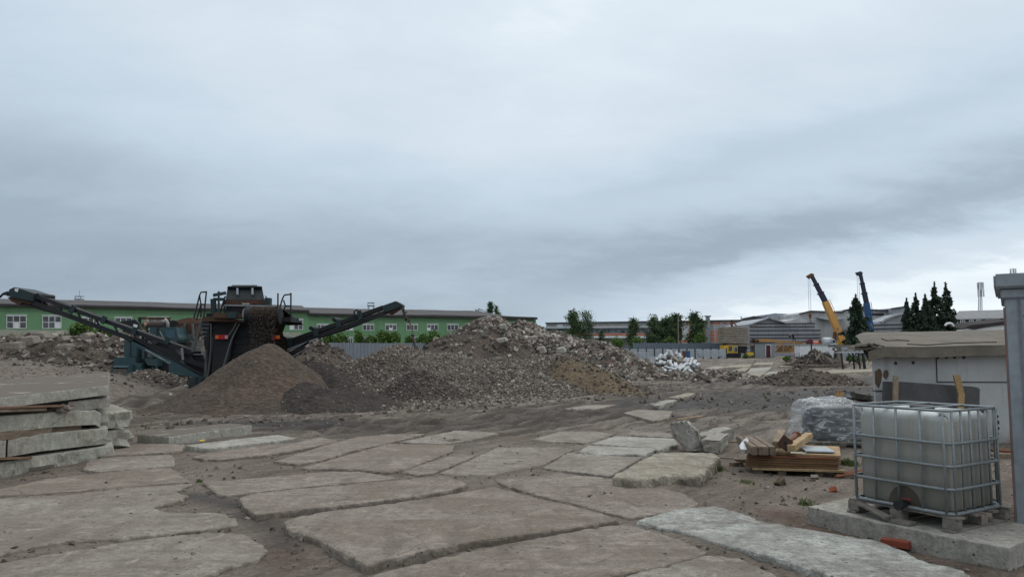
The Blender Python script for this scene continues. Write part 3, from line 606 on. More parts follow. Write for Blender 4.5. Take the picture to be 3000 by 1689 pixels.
# ------------------------------------------------------------------ concrete slabs
def slab(name, label, pts, thick, m, group=None, chip=0.02, bev=0.025, cat='slab', seed=0, rough_side=0.0, step=0.06, off=None, parent=None):
    """broken-edged plate: pts = top outline (world), swept down by thick"""
    r_ = random.Random(seed * 13 + len(pts)); P = [Vector(p) for p in pts]; n = len(P)
    area = sum(P[i].x * P[(i + 1) % n].y - P[(i + 1) % n].x * P[i].y for i in range(n))
    if area < 0: P = P[::-1]
    loop = []
    for i in range(n):
        a, c = P[i], P[(i + 1) % n]; k = max(1, int((c - a).length / step))
        loop += [a + (c - a) * (j / k) for j in range(k)]
    N = len(loop); cen = sum(loop, Vector()) / N; nrm = []
    for i in range(N):
        t = (loop[(i + 1) % N] - loop[i - 1]); nrm.append(Vector((t.y, -t.x, 0)).normalized())
    dn = Vector((0, 0, -thick)) if off is None else Vector(off)
    jit = [chip * (0.9 * float(fbm(p.x * 1.8, p.y * 1.8, seed, 3)) + 0.9 * float(fbm(p.x * 8, p.y * 8, seed + 2, 2)) + 0.35 * r_.uniform(-1, 1)) for p in loop]
    V = []
    jit = [j_ + chip * .5 * r_.uniform(-1, 1) * (r_.random() < .3) for j_ in jit]
    def ring(f): V.extend(f(i) for i in range(N))
    bw = [bev * (0.5 + 1.1 * r_.random() ** 2 + (1.8 if r_.random() < 0.06 else 0)) for _ in range(N)]
    rs = [rough_side * float(fbm(p.x * 5, p.y * 5, seed + 4, 2)) * 2 for p in loop]
    ring(lambda i: loop[i] + nrm[i] * (jit[i] - bw[i] * 1.15))
    ring(lambda i: loop[i] + nrm[i] * (jit[i] - bw[i] * 0.3) + dn.normalized() * bw[i] * 0.35)
    ring(lambda i: loop[i] + nrm[i] * jit[i] + dn.normalized() * bw[i])
    ring(lambda i: loop[i] + nrm[i] * (jit[i] + rs[i] + 0.006 * r_.uniform(-1, 1)) + dn * 0.55)
    ring(lambda i: loop[i] + nrm[i] * (jit[i] - rs[i] - abs(rough_side) * 0.7 * r_.random()) + dn)
    F = []
    for k in range(4):
        for i in range(N):
            j = (i + 1) % N; F.append((k * N + i, (k + 1) * N + i, (k + 1) * N + j, k * N + j))
    F.append(tuple(range(N))); F.append(tuple(range(5 * N - 1, 4 * N - 1, -1)))
    loc = cen + dn; pl = parent.location if parent else Vector()
    me = bpy.data.meshes.new(name); me.from_pydata([v - (loc if parent is None else pl) for v in V], [], F)
    bm = bmesh.new(); bm.from_mesh(me); bmesh.ops.triangulate(bm, faces=[f for f in bm.faces if len(f.verts) > 4]); bmesh.ops.recalc_face_normals(bm, faces=bm.faces); bm.to_mesh(me); bm.free()
    o = link(name, me, MAT[m], parent, loc if parent is None else (0, 0, 0))
    if parent is None: tag(o, label, cat, group)
    return o
PG = 'concrete slabs paving the yard'
def pave(label, px, z, thick, m, seed, **k): return slab('concrete_slab', label, [G(x, y, z) for x, y in px], thick, m, PG, seed=seed, **k)
pave('grey slab with rounded end filling the bottom left corner', [(-150, 1662), (0, 1645), (200, 1612), (408, 1578), (560, 1562), (652, 1555), (718, 1562), (760, 1585), (784, 1609), (757, 1636), (660, 1659), (590, 1689), (520, 1760), (-150, 1800)], .11, .18, 'slab_grey', 1, chip=.03)
pave('broad pale slab at left with a broken bay of dirt in its end', [(-150, 1640), (0, 1622), (97, 1601), (194, 1585), (388, 1570), (640, 1545), (699, 1535), (695, 1515), (675, 1505), (606, 1499), (540, 1500), (481, 1496), (446, 1484), (505, 1469), (555, 1449), (516, 1442), (540, 1425), (563, 1414), (349, 1432), (155, 1452), (0, 1459), (-150, 1468)], .12, .18, 'slab_grey', 2, chip=.04)
pave('muddy slab beside the bottom of the slab stack at left', [(-150, 1458), (0, 1449), (163, 1442), (349, 1426), (559, 1409), (524, 1383), (501, 1367), (322, 1380), (136, 1401), (0, 1430), (-150, 1446)], .12, .18, 'slab_brown', 3, chip=.03)
pave('short pale slab with crumbled edge at the stack end', [(290, 1381), (335, 1376), (508, 1364), (516, 1345), (501, 1330), (340, 1336), (260, 1346), (240, 1372)], .14, .18, 'slab_grey', 4, chip=.04)
pave('thin dirty slab with lifted corner beside the thick raised slab', [(290, 1334), (500, 1322), (536, 1317), (541, 1300), (440, 1298), (350, 1306), (280, 1320)], .17, .16, 'slab_brown', 5)
pave('thick raised slab with ribbed left end lying behind the others', [(403, 1270), (495, 1278), (600, 1263), (737, 1244), (678, 1239), (635, 1241), (500, 1257)], .27, .24, 'slab_dirty', 6, chip=.015)
pave('narrow raised slab next to the thick ribbed slab', [(543, 1303), (606, 1312), (740, 1298), (870, 1282), (815, 1272), (700, 1284)], .2, .2, 'slab_pale', 7, chip=.015)
pave('long dusty slab in front of the narrow raised slab', [(560, 1338), (606, 1325), (750, 1303), (850, 1297), (944, 1280), (983, 1286), (990, 1293), (866, 1317), (800, 1328), (720, 1336), (640, 1346)], .14, .16, 'slab_brown', 8, chip=.03)
pave('narrow tapering slab left of the dusty track, fourth row back', [(804, 1349), (920, 1312), (1040, 1279), (1130, 1271), (1245, 1269), (1208, 1280), (1022, 1321), (936, 1348), (866, 1357)], .14, .16, 'slab_brown', 9, chip=.03)
pave('wide slab in the middle rows with a straight far edge', [(882, 1369), (1010, 1333), (1138, 1298), (1332, 1303), (1325, 1320), (1189, 1372), (1138, 1381), (1050, 1373)], .145, .16, 'slab_brown', 10, chip=.02)
pave('farthest middle slab reaching into the muddy track', [(1170, 1293), (1332, 1260), (1387, 1260), (1460, 1268), (1379, 1287), (1313, 1300)], .11, .16, 'slab_grey', 11, chip=.03)
pave('long cracked slab above the slab with the white scrape', [(592, 1411), (606, 1422), (637, 1446), (656, 1450), (699, 1446), (886, 1425), (1061, 1409), (1173, 1400), (1119, 1389), (1053, 1379), (905, 1382), (854, 1390), (720, 1401)], .12, .18, 'slab_brown', 12, chip=.03)
pave('long slab with a white scraped patch and muddy tyre stripes', [(701, 1453), (718, 1484), (749, 1506), (866, 1491), (936, 1485), (1099, 1466), (1235, 1448), (1321, 1434), (1371, 1415), (1313, 1393), (1240, 1399), (1173, 1404), (1061, 1413), (886, 1429), (750, 1443)], .16, .2, 'slab_brown', 13, chip=.02)
pave('largest brown slab in the middle of the foreground', [(832, 1524), (882, 1508), (936, 1499), (1107, 1477), (1255, 1457), (1371, 1437), (1449, 1424), (1500, 1438), (1572, 1456), (1716, 1488), (1799, 1513), (1812, 1522), (1680, 1543), (1572, 1558), (1410, 1578), (1235, 1613), (1130, 1637), (1072, 1652), (1006, 1617), (917, 1571), (839, 1547)], .16, .22, 'slab_brown', 14, chip=.015)
pave('bottom centre slab with a mossy right edge', [(1100, 1678), (1332, 1621), (1526, 1582), (1608, 1567), (1698, 1549), (1824, 1532), (1856, 1539), (1932, 1559), (2004, 1581), (2074, 1614), (2022, 1635), (1932, 1657), (1788, 1685), (1650, 1720), (1300, 1780), (1000, 1730)], .155, .2, 'slab_brown', 15, chip=.015)
pave('bottom right slab cut by the lower picture edge', [(1800, 1693), (1968, 1648), (2076, 1623), (2166, 1633), (2250, 1669), (2300, 1702), (2200, 1790), (1900, 1800), (1700, 1730)], .15, .2, 'slab_grey', 16, chip=.02)
pave('dark streaked slab between the largest slab and the tan slab', [(1447, 1402), (1500, 1399), (1644, 1385), (1788, 1399), (1860, 1410), (2004, 1443), (2047, 1473), (2015, 1490), (1896, 1506), (1846, 1515), (1806, 1507), (1680, 1473), (1572, 1448), (1500, 1425), (1460, 1412)], .12, .18, 'slab_brown', 17, chip=.02)
pave('long bluish worn slab running out at the lower right', [(1862, 1523), (1932, 1500), (2004, 1485), (2112, 1480), (2250, 1527), (2384, 1551), (2575, 1583), (2656, 1612), (2677, 1628), (2819, 1669), (2880, 1710), (2800, 1790), (2550, 1750), (2453, 1689), (2372, 1661), (2250, 1624), (2148, 1599), (2058, 1574), (2004, 1556), (1932, 1541), (1870, 1531)], .14, .24, 'slab_blue', 18, chip=.03, bev=.035)
pave('raised tan slab with a crumbling broken front edge', [(1792, 1394), (1918, 1325), (2010, 1323), (2094, 1325), (2106, 1338), (2051, 1395), (1975, 1391), (1892, 1401), (1846, 1402)], .24, .26, 'slab_tan', 19, chip=.05, bev=.045, rough_side=.08)
pave('flat pale slab touching the left side of the tan slab', [(1588, 1369), (1662, 1325), (1846, 1337), (1880, 1337), (1860, 1350), (1786, 1393), (1690, 1380)], .14, .18, 'slab_grey', 20, chip=.02)
pave('pale slab with a crack, second behind the tan slab', [(1693, 1321), (1723, 1303), (1914, 1311), (1921, 1315), (1892, 1330), (1842, 1328), (1752, 1331)], .15, .18, 'slab_pale', 21, chip=.02)
pave('pale slab just left of the leaning broken block', [(1732, 1298), (1802, 1276), (1975, 1283), (1986, 1300), (1928, 1317), (1910, 1310)], .16, .18, 'slab_pale', 22, chip=.02)
pave('slab half buried in gravel at the edge of the track', [(1556, 1286), (1640, 1262), (1752, 1262), (1799, 1271), (1716, 1297), (1619, 1292)], .10, .16, 'slab_grey', 23, chip=.03)
pave('pale slab with two dark tyre stripes in the middle rows', [(1288, 1384), (1460, 1308), (1662, 1310), (1680, 1315), (1588, 1361), (1449, 1388), (1332, 1391)], .12, .16, 'slab_grey', 24, chip=.02)
pave('narrow slab wedged left of the tyre striped slab', [(1175, 1380), (1247, 1354), (1348, 1327), (1392, 1334), (1325, 1361), (1268, 1384), (1224, 1389)], .14, .16, 'slab_brown', 25, chip=.02)
pave('slab behind the broken blocks with gravel spilled over it', [(1831, 1271), (1846, 1260), (1964, 1268), (1972, 1281)], .10, .16, 'slab_grey', 26, chip=.03)
pave('flat sandy slab with a sloping right edge beyond the track', [(1826, 1208), (1868, 1198), (1970, 1203), (1958, 1224), (1912, 1231)], .11, .16, 'slab_grey', 27, chip=.03)
pave('pale sliver of slab showing in the middle of the track', [(1648, 1196), (1720, 1185), (1805, 1184), (1742, 1198)], .13, .18, 'slab_grey', 28, chip=.03)
FS = 'distant slabs along the dirt track'
k = 0
for px in [[(2098, 1101), (2150, 1090), (2165, 1082), (2148, 1084), (2120, 1092)], [(2166, 1108), (2185, 1092), (2250, 1084), (2222, 1104)], [(2188, 1090), (2200, 1078), (2262, 1074), (2250, 1083)], [(2115, 1075), (2140, 1068), (2204, 1066), (2196, 1074)], [(2140, 1086), (2176, 1076), (2196, 1076), (2184, 1086)],
           [(2236, 1096), (2300, 1090), (2318, 1084), (2252, 1088)], [(2402, 1088), (2440, 1082), (2556, 1080), (2556, 1087), (2430, 1092)], [(2280, 1072), (2294, 1066), (2330, 1066), (2324, 1073)], [(2060, 1078), (2095, 1072), (2130, 1073), (2096, 1080)], [(2206, 1068), (2214, 1061), (2268, 1060), (2262, 1067)], [(1960, 1163), (2010, 1150), (2040, 1150), (1996, 1165)], [(1890, 1184), (1950, 1170), (1985, 1170), (1930, 1186)]]:
    k += 1
    c = G(*px[0]); slab('concrete_slab', 'pale slab half sunk in the dirt of the far track' if k not in (7,) else 'long pale slab in the mud beside the shed', [G(x, y, gz(*G(x, y)[:2]) * 0.5 + .13) for x, y in px], .2, 'slab_tan' if k % 3 else 'slab_pale', FS, chip=.06, bev=.04, seed=40 + k, step=.3)

# slab under the tank
slab('foundation_slab', 'thick clean slab with rusty bar stubs carrying the caged tank', [G(x, y, .24) for x, y in [(2366, 1482), (2510, 1449), (2700, 1482), (2920, 1519), (3015, 1535), (3035, 1570), (2955, 1603), (2758, 1566), (2494, 1510)]], .24, 'slab_pale', None, .012, .012, seed=61)
# stack at the left
def yx(px): return 13.3 + (px - 331) * 2.0 / 331
def stackslab(label, top, thick_px, m, seed, back=(-1.75, 3.0, 0.0), dy=0.0, **k):
    T = [W(x, y, yx(x) + dy) for x, y in top]; th = thick_px / FPX * yx(top[len(top) // 2][0])
    B = [p + Vector(back) for p in T][::-1]
    return slab('concrete_slab', label, T + B, th, m, 'slabs stacked at the left edge', seed=seed, **k)
stackslab('bottom slab of the left stack with a ragged underside', [(-180, 1374), (0, 1354), (87, 1338), (240, 1316), (332, 1302)], 54, 'slab_stack', 71, chip=.012, rough_side=.075)
stackslab('long mossy slab resting on the bottom one of the left stack', [(24, 1284), (120, 1270), (316, 1252)], 50, 'slab_stack', 72, chip=.01, rough_side=.02)
stackslab('short slab end at the far left of the stack beside the mossy slab', [(-180, 1302), (18, 1286)], 50, 'slab_stack', 73, chip=.015, back=(-1.2, 2.4, 0))
stackslab('broken slab jutting out behind the mossy slab of the stack', [(300, 1262), (350, 1258), (381, 1262)], 46, 'slab_stack', 74, chip=.05, rough_side=.15, dy=.55, back=(-1.6, 2.2, 0))
stackslab('pale slab laid on two timbers in the left stack', [(-180, 1236), (0, 1218), (163, 1205), (280, 1200), (296, 1208)], 44, 'slab_stack', 75, chip=.01, bev=.03)
stackslab('pale slab with a broken sloping tip sticking out of the stack', [(285, 1212), (340, 1206), (386, 1202)], 46, 'slab_stack', 76, chip=.04, rough_side=.16, dy=.5, back=(-1.5, 2.0, .0))
stackslab('clean slab directly under the top slab of the left stack', [(200, 1176), (322, 1163)], 28, 'slab_pale', 77, chip=.008, dy=.1)
stackslab('dirt covered top slab of the left stack', [(-180, 1181), (0, 1163), (160, 1145), (320, 1127)], 30, 'slab_dirty', 78, chip=.008, bev=.015, back=(-2.0, 3.7, .13))
# timbers in the stack
def plank(name, label, p, q, w, h, m, cat='timber', group=None, **k): return MB().beam(p, q, w, h).thing(name, MAT[m], label, cat, group, bevel=.006, **k)
SG = 'timbers in the slab stack'
plank('wood_beam', 'brown square timber under the pale slab, left of two', W(-120, 1291, yx(-120) + .12), W(143, 1258, yx(143) + .12), .13, .13, 'wood_old', group=SG)
plank('wood_beam', 'brown square timber under the pale slab, right of two', W(140, 1262, yx(140) + .2), W(233, 1249, yx(233) + .2), .12, .11, 'wood_old', group=SG)
plank('wood_plank', 'reddish board in the gap below the top slab', W(-100, 1196, yx(-100) + .05), W(200, 1187, yx(200) + .05), .25, .03, 'wood_red', group=SG)
plank('wood_plank', 'light brown board lying below the reddish board', W(-100, 1205, yx(-100) + .02), W(122, 1198, yx(122) + .02), .2, .05, 'wood_old', group=SG)
plank('wood_plank', 'split dark board end on the bottom slab of the stack', W(-60, 1344, yx(-60)), W(86, 1340, yx(86)), .12, .035, 'wood_red', group=SG)
for i in range(9):
    p = W(148 + i * 6.5, 1201 - (i % 3) * 4, yx(150) + .12 + .05 * (i % 2))
    o = stones('rubble_lump', np.array([p]), np.array([.09 + .03 * random.random()]), MAT['stone_gravel'], loc=tuple(p), kind='thing', tone=np.array([.8]), seed=300 + i)
    tag(o, 'pale lump of rubble in the small pile on the stacked slab', 'stone', 'rubble lumps on the slab stack')
# ribs on the end of the thick slab etc. are in its mesh; broken blocks by the track
def poly_block(name, label, front, Y, depth, m, cat='block', chip=.02, group=None, ydir=(0.35, 1, 0)):
    P = [W(x, y, Y + (dyv if len(t) > 2 else 0)) for t in front for (x, y, dyv) in [(t[0], t[1], t[2] if len(t) > 2 else 0)]]
    mb = MB(); mb.prism(P, Vector(ydir).normalized() * depth); o = mb.thing(name, MAT[m], label, cat, group, bevel=.02)
    bm = bmesh.new(); bm.from_mesh(o.data); bmesh.ops.subdivide_edges(bm, edges=bm.edges, cuts=4, use_grid_fill=True)
    for v in bm.verts: v.co += Vector((random.uniform(-1, 1), random.uniform(-1, 1), random.uniform(-1, 1))) * chip
    bm.to_mesh(o.data); bm.free(); return o
poly_block('broken_block', 'rough broken block leaning against the two square blocks', [(1961, 1244), (1985, 1236), (2010, 1234), (2040, 1262), (2062, 1322), (2008, 1320), (1972, 1272)], 14.3, .3, 'slab_pale', group='broken concrete blocks')
for lab, fr, Yb, vx in [('square concrete block, farther of the two behind the tan slab', [(2032, 1271), (2050, 1285), (2050, 1318), (2034, 1312)], 14.9, (.9, 1.4, 0)), ('square concrete block with a crack, nearest to the tan slab', [(2052, 1288), (2112, 1291), (2108, 1331), (2062, 1324)], 14.2, (.55, 1.3, 0))]:
    P = [W(x, y, Yb) for x, y in fr]
    if len(fr) == 4 and 'farther' in lab: P = [W(2030, 1270, Yb), W(2078, 1276, Yb), W(2078, 1322, Yb), W(2032, 1318, Yb)]
    o = MB().prism(P, vx).thing('broken_block', MAT['slab_pale'], lab, 'block', 'broken concrete blocks', bevel=.02)
    bm = bmesh.new(); bm.from_mesh(o.data); bmesh.ops.subdivide_edges(bm, edges=bm.edges, cuts=3, use_grid_fill=True)
    for v in bm.verts: v.co += Vector((random.uniform(-1, 1), random.uniform(-1, 1), random.uniform(-1, 1))) * .012
    bm.to_mesh(o.data); bm.free()
# ------------------------------------------------------------------ lettering, people
def letters(body, p, q, m, parent, name='lettering', normal=(0, -1, 0), hgt=None):
    """flat raised lettering running from p to q"""
    c = bpy.data.curves.new(name, 'FONT'); c.body = body; c.extrude = .004; c.align_x = 'CENTER'; c.align_y = 'CENTER'
    o = bpy.data.objects.new(name, c); COL.objects.link(o); c.materials.append(m)
    p, q = Vector(p), Vector(q); ex = (q - p).normalized(); n = Vector(normal); ey = n.cross(ex).normalized(); n = ex.cross(ey)
    c.size = 1.0; bpy.context.view_layer.update(); wd = o.dimensions.x; c.size = (q - p).length / wd
    if hgt: c.size = hgt; c.space_character = (q - p).length / (wd * hgt)
    o.matrix_world = Matrix.Translation((p + q) / 2) @ Matrix((ex, ey, n)).transposed().to_4x4()
    bpy.context.view_layer.update()
    me = bpy.data.meshes.new_from_object(o.evaluated_get(bpy.context.evaluated_depsgraph_get())); bpy.data.objects.remove(o)
    me.materials.clear(); o = link(name, me, m, parent)
    o.matrix_local = Matrix.Translation((p + q) / 2 - parent_loc(parent)) @ Matrix((ex, ey, n)).transposed().to_4x4()
    return o
def parent_loc(p):
    v = Vector()
    while p is not None: v = v + p.location; p = p.parent
    return v
def skinned(name, verts, edges, rad, m, parent, sub=1):
    me = bpy.data.meshes.new(name); me.from_pydata([Vector(v) for v in verts], edges, [])
    o = link(name, me, m, parent); o.modifiers.new('skin', 'SKIN'); sl = me.skin_vertices[0].data
    for i, r in enumerate(rad): sl[i].radius = (r, r) if isinstance(r, (int, float)) else r
    sl[0].use_root = True
    s = o.modifiers.new('sub', 'SUBSURF'); s.levels = s.render_levels = sub; return o
def person(label, loc, J, top, legs, skin, hair, facing=0.0):
    """J: joint positions (local, facing -y); one continuous body, clothing and hair as children"""
    root = empty('person', loc, label, 'person', rz=facing)
    nm = list(J); ix = {k: i for i, k in enumerate(nm)}; V = [J[k] for k in nm]
    R_ = dict(pelvis=.13, chest=.145, neck=.055, head=.088, crown=.07)
    rad = [R_.get(k.split('.')[0], dict(sh=.065, el=.045, wr=.032, hip=.09, kn=.06, an=.042, toe=.035)[k.split('.')[0]] if k.split('.')[0] not in R_ else .1) for k in nm]
    E = [('pelvis', 'chest'), ('chest', 'neck'), ('neck', 'head'), ('head', 'crown')]
    for s in 'lr': E += [('chest', 'sh.' + s), ('sh.' + s, 'el.' + s), ('el.' + s, 'wr.' + s), ('pelvis', 'hip.' + s), ('hip.' + s, 'kn.' + s), ('kn.' + s, 'an.' + s), ('an.' + s, 'toe.' + s)]
    E = [(ix[a], ix[b_]) for a, b_ in E]; V2 = list(V); r2 = list(rad); E2 = list(E)
    for s in 'lr':
        w = Vector(J['wr.' + s]); d = (w - Vector(J['el.' + s])).normalized(); sd = d.cross(Vector((0, 0, 1)));  sd = sd.normalized() if sd.length > .1 else Vector((1, 0, 0))
        pi = len(V2); V2.append(w + d * .075); r2.append(.034); E2.append((ix['wr.' + s], pi))
        for k, ln in enumerate((.07, .085, .08, .06)):
            a = len(V2); o_ = sd * (k - 1.5) * .021; V2 += [w + d * .095 + o_, w + d * (.095 + ln) + o_ * 1.2 - Vector((0, 0, .015))]; r2 += [.01, .008]; E2 += [(pi, a), (a, a + 1)]
        a = len(V2); V2 += [w + d * .055 + sd * .05, w + d * .09 + sd * .07]; r2 += [.011, .009]; E2 += [(pi, a), (a, a + 1)]
    skinned('body', V2, E2, r2, skin, root)
    def cloth(nm_, keys, edges, grow, m):
        kk = {k: i for i, k in enumerate(keys)}
        skinned(nm_, [J[k] for k in keys], [(kk[a], kk[b_]) for a, b_ in edges], [rad[ix[k]] * grow + .012 for k in keys], m, root)
    cloth('jacket', ['pelvis', 'chest', 'sh.l', 'sh.r', 'el.l', 'el.r', 'wr.l', 'wr.r'], [('pelvis', 'chest'), ('chest', 'sh.l'), ('chest', 'sh.r'), ('sh.l', 'el.l'), ('sh.r', 'el.r'), ('el.l', 'wr.l'), ('el.r', 'wr.r')], 1.12, top)
    cloth('trousers', ['pelvis', 'hip.l', 'hip.r', 'kn.l', 'kn.r', 'an.l', 'an.r'], [('pelvis', 'hip.l'), ('pelvis', 'hip.r'), ('hip.l', 'kn.l'), ('hip.r', 'kn.r'), ('kn.l', 'an.l'), ('kn.r', 'an.r')], 1.15, legs)
    h, cr = Vector(J['head']), Vector(J['crown']); up = (cr - h).normalized()
    mb = MB(); mb.lathe((0, 0, 0), [(.0, .1), (.06, .085), (.088, .045), (.094, 0), (.085, -.04), (.07, -.06)], 10)
    rotm = up.to_track_quat('Z', 'Y').to_matrix()
    hm = bpy.data.meshes.new('hair'); hm.from_pydata([rotm @ v + cr + Vector((0, .02, 0)) - up * .0 for v in mb.v], [], mb.f); link('hair', hm, hair, root)
    f = MB(); f.add([h + rotm @ Vector(p) for p in [(0, -.115, -.005), (-.016, -.085, -.02), (.016, -.085, -.02), (0, -.088, .035)]], [(0, 1, 2), (0, 3, 1), (0, 2, 3), (1, 3, 2)])
    nm2 = bpy.data.meshes.new('nose'); nm2.from_pydata(f.v, [], f.f); link('nose', nm2, skin, root)
    e = MB()
    for sx in (-.032, .032): e.box(h + rotm @ Vector((sx, -.086, .03)), (.022, .012, .012), rotm)
    e.box(h + rotm @ Vector((0, -.087, -.045)), (.045, .01, .01), rotm)
    em = bpy.data.meshes.new('eyes'); em.from_pydata(e.v, [], e.f); link('eyes_and_mouth', em, plain('eye_dark', (.05, .03, .03)), root)
    return root
b = NB('camo'); v_ = b.vec(rnd=False); cn = b.noise(v_, 9, 3, .5)
MAT['camo'] = b.fin(b.ramp(cn, [(0, (.03, .038, .025)), (.42, (.07, .08, .05)), (.52, (.11, .11, .075)), (.62, (.025, .028, .02))], 'CONSTANT'), .95)
MAT['cloth_navy'] = plain('cloth_navy', (.012, .016, .028), .95); MAT['skin'] = plain('skin', (.36, .2, .15), .6); MAT['hair'] = plain('hair', (.05, .035, .025), .9)
MAT['text_white'] = plain('text_white', (.55, .57, .57), .7)
MAT['ram'] = paint('ram', (.075,.078,.08), (.04,.035,.03), .6)

# ------------------------------------------------------------------ tracked screener with two side conveyors
S = lambda zx, zy, Y: W(540 + zx * .2345, 820 + zy * .2345, Y)
Z1 = lambda zx, zy, Y: W(zx / 3.4347, 800 + zy / 3.4347, Y)
Z2 = lambda zx, zy, Y: W(500 + zx / 3.4347, 800 + zy / 3.4347, Y)
scr = empty('screening_machine', (-10.8, 32, .4), 'black tracked screening machine with two raised side conveyors, seen from its rear', 'screener')
BK, DT, RU = MAT['black_steel'], MAT['dark_teal'], MAT['rust']
Yb = 30.6
# hood over the screen box
hood = MB().prism([S(515, 250, Yb), S(540, 95, Yb + .45), S(972, 95, Yb + .45), S(1002, 250, Yb)], (-.95, 2.6, .1)).build('hood', paint('hood', (.012,.017,.02), (.035,.032,.028), .4), scr, bevel=.02)
m = MB(); m.prism([S(535, 95, Yb + .3), S(545, 76, Yb + .3), S(592, 74, Yb + .3), S(594, 60, Yb + .5), S(908, 60, Yb + .5), S(912, 74, Yb + .3), S(970, 78, Yb + .3), S(974, 95, Yb + .3)], (-1.0, 2.9, 0)); m.build('lid', BK, hood)
for zx in (665, 853): MB().beam(S(zx, 105, Yb + .28), S(zx, 182, Yb + .06), .06, .08, (0, 1, 0)).build('rib', MAT['steel_grey'], hood)
band = MB().box((S(515, 280, Yb) + S(1028, 280, Yb)) / 2 + Vector((0, .25, 0)), ((S(1028, 280, Yb) - S(515, 280, Yb)).x, .6, (S(0, 250, Yb) - S(0, 312, Yb)).z)).build('screen_box_band', RU, scr, bevel=.01)
m = MB(); rr = random.Random(3)
for i in range(26):
    zx = 700 + rr.random() * 190; zy = 272 + rr.random() * 28; c = S(zx, zy, Yb - .055); m.box(c, (.03 + .06 * rr.random(), .008, .015 + .03 * rr.random()))
m.build('worn_lettering', plain('chip_red', (.2, .06, .045)), band)
m = MB()
for i in range(12): c = S(730 + i * 7.5, 292 + (i % 3) * 2, Yb - .06); m.box(c, (.03, .008, .045 - .02 * (i % 2)))
m.build('worn_lettering', MAT['text_white'], band)
m = MB(); m.prism([S(520, 312, Yb + .1), S(1028, 312, Yb + .1), S(1024, 396, Yb + .1), S(525, 396, Yb + .1)], (-.8, 2.2, 0)); m.build('screen_box', BK, scr)
m = MB(); m.beam(S(500, 314, Yb - .35), S(1168, 324, Yb - .35), .05); m.build('cross_rail', MAT['steel_grey'], scr)
# rear body
m = MB(); m.prism([S(210, 505, Yb + .4), S(1284, 515, Yb + .4), S(1180, 780, Yb + .4), S(1090, 900, Yb + .4), S(900, 1060, Yb + .4), S(640, 1150, Yb + .4), S(330, 1260, Yb + .4), S(270, 1240, Yb + .4), S(262, 900, Yb + .4)], (-1.65, 4.5, 0)); m.build('chassis', BK, scr, bevel=.02)
for zy, hh in ((545, 22), (700, 20), (780, 26), (900, 16), (1000, 18)): MB().beam(S(600 if zy > 700 else 700, zy, Yb + .33), S(900, zy, Yb + .33), .06, hh * .0033).build('cross_member', MAT['black_steel'], scr)
m = MB(); m.box(S(300, 870, Yb + .2), (.16, .3, 3.0)); m.beam(S(398, 560, Yb + .25), S(300, 1240, Yb + .2), .14, .2); m.build('frame_post', BK, scr, bevel=.01)
m = MB(); m.prism([S(400, 510, Yb + .1), S(655, 515, Yb + .1), S(610, 700, Yb + .1), S(560, 980, Yb + .1), S(440, 1200, Yb + .1), S(330, 1220, Yb + .1)], (0, .3, 0)); m.build('side_panel', BK, scr)
# head drum and dirty belt
d0, d1 = S(770, 444, 29.7), S(1205, 444, 29.7)
m = MB(); m.lathe(((d0.x + d1.x) / 2, 29.75, d0.z), [(.30, -(d1.x - d0.x) / 2), (.34, -(d1.x - d0.x) / 2 + .02), (.34, (d1.x - d0.x) / 2 - .02), (.30, (d1.x - d0.x) / 2)], 24, 'X'); m.build('head_drum', MAT['rubber'], scr, smooth=False)
m = MB(); 
for zx in (785, 812, 838, 1186): c = S(zx, 444, 29.75); MB().lathe(c, [(.355, -.02), (.365, 0), (.355, .02)], 24, 'X').build('drum_rib', BK, scr)
b = NB('belt_soil'); v_ = b.vec((1, 1, 2.6), rnd=False); nn = b.noise(v_, 5.5, 8, .7, .6)
MAT['belt_soil'] = b.fin(b.mix(b.ramp(nn, [(.4, 0), (.62, 1)]), (.02, .017, .015), (.075, .056, .043)), .97, 0, b.bump(nn, 1.0, .12), .1)
xs0, xs1 = S(862, 0, 29.7).x, S(1178, 0, 29.7).x
prof = [(Vector((0, 29.75, d0.z)) + Vector((0, -math.cos(t), math.sin(t))) * .375) for t in np.linspace(R(100), R(-20), 12)]
prof = [Vector((0, 33.5, d0.z - .25))] + prof + [Vector((0, 30.0 + .22 * k, d0.z - .2 - .24 * k)) for k in range(1, 9)]
V, Fq = [], []; NX = 22
for i, p in enumerate(prof):
    for k in range(NX):
        x = xs0 + (xs1 - xs0) * k / (NX - 1); inset = max(0, i - 13) * .0
        dd = float(fbm(np.array([x * 4]), np.array([i * .55]), 8, 4)[0]) * .09
        V.append(Vector((x + inset, p.y - dd * .8, p.z + dd * .5)))
Fq = [(i * NX + k, i * NX + k + 1, (i + 1) * NX + k + 1, (i + 1) * NX + k) for i in range(len(prof) - 1) for k in range(NX - 1)]
m = MB(); m.add(V, Fq); m.build('conveyor_belt', MAT['belt_soil'], scr, smooth=True)
# soil falling from the belt onto the cone
P = []; rr = np.random.default_rng(9)
for i in range(1500):
    t = rr.uniform(0, 1) ** 1.1; P.append((rr.uniform(xs0, xs1) + rr.normal(0, .04) + .12 * t, 29.4 + .15 * rr.normal() * .4 - .5 * t + t * .2, 3.35 - 1.75 * t))
o = stones('falling_soil', np.array(P), rr.uniform(.012, .045, 1500), MAT['stone_dark'], kind='stuff', tone=rr.uniform(0, .3, 1500), seed=77); o.location = (0, 0, 0)
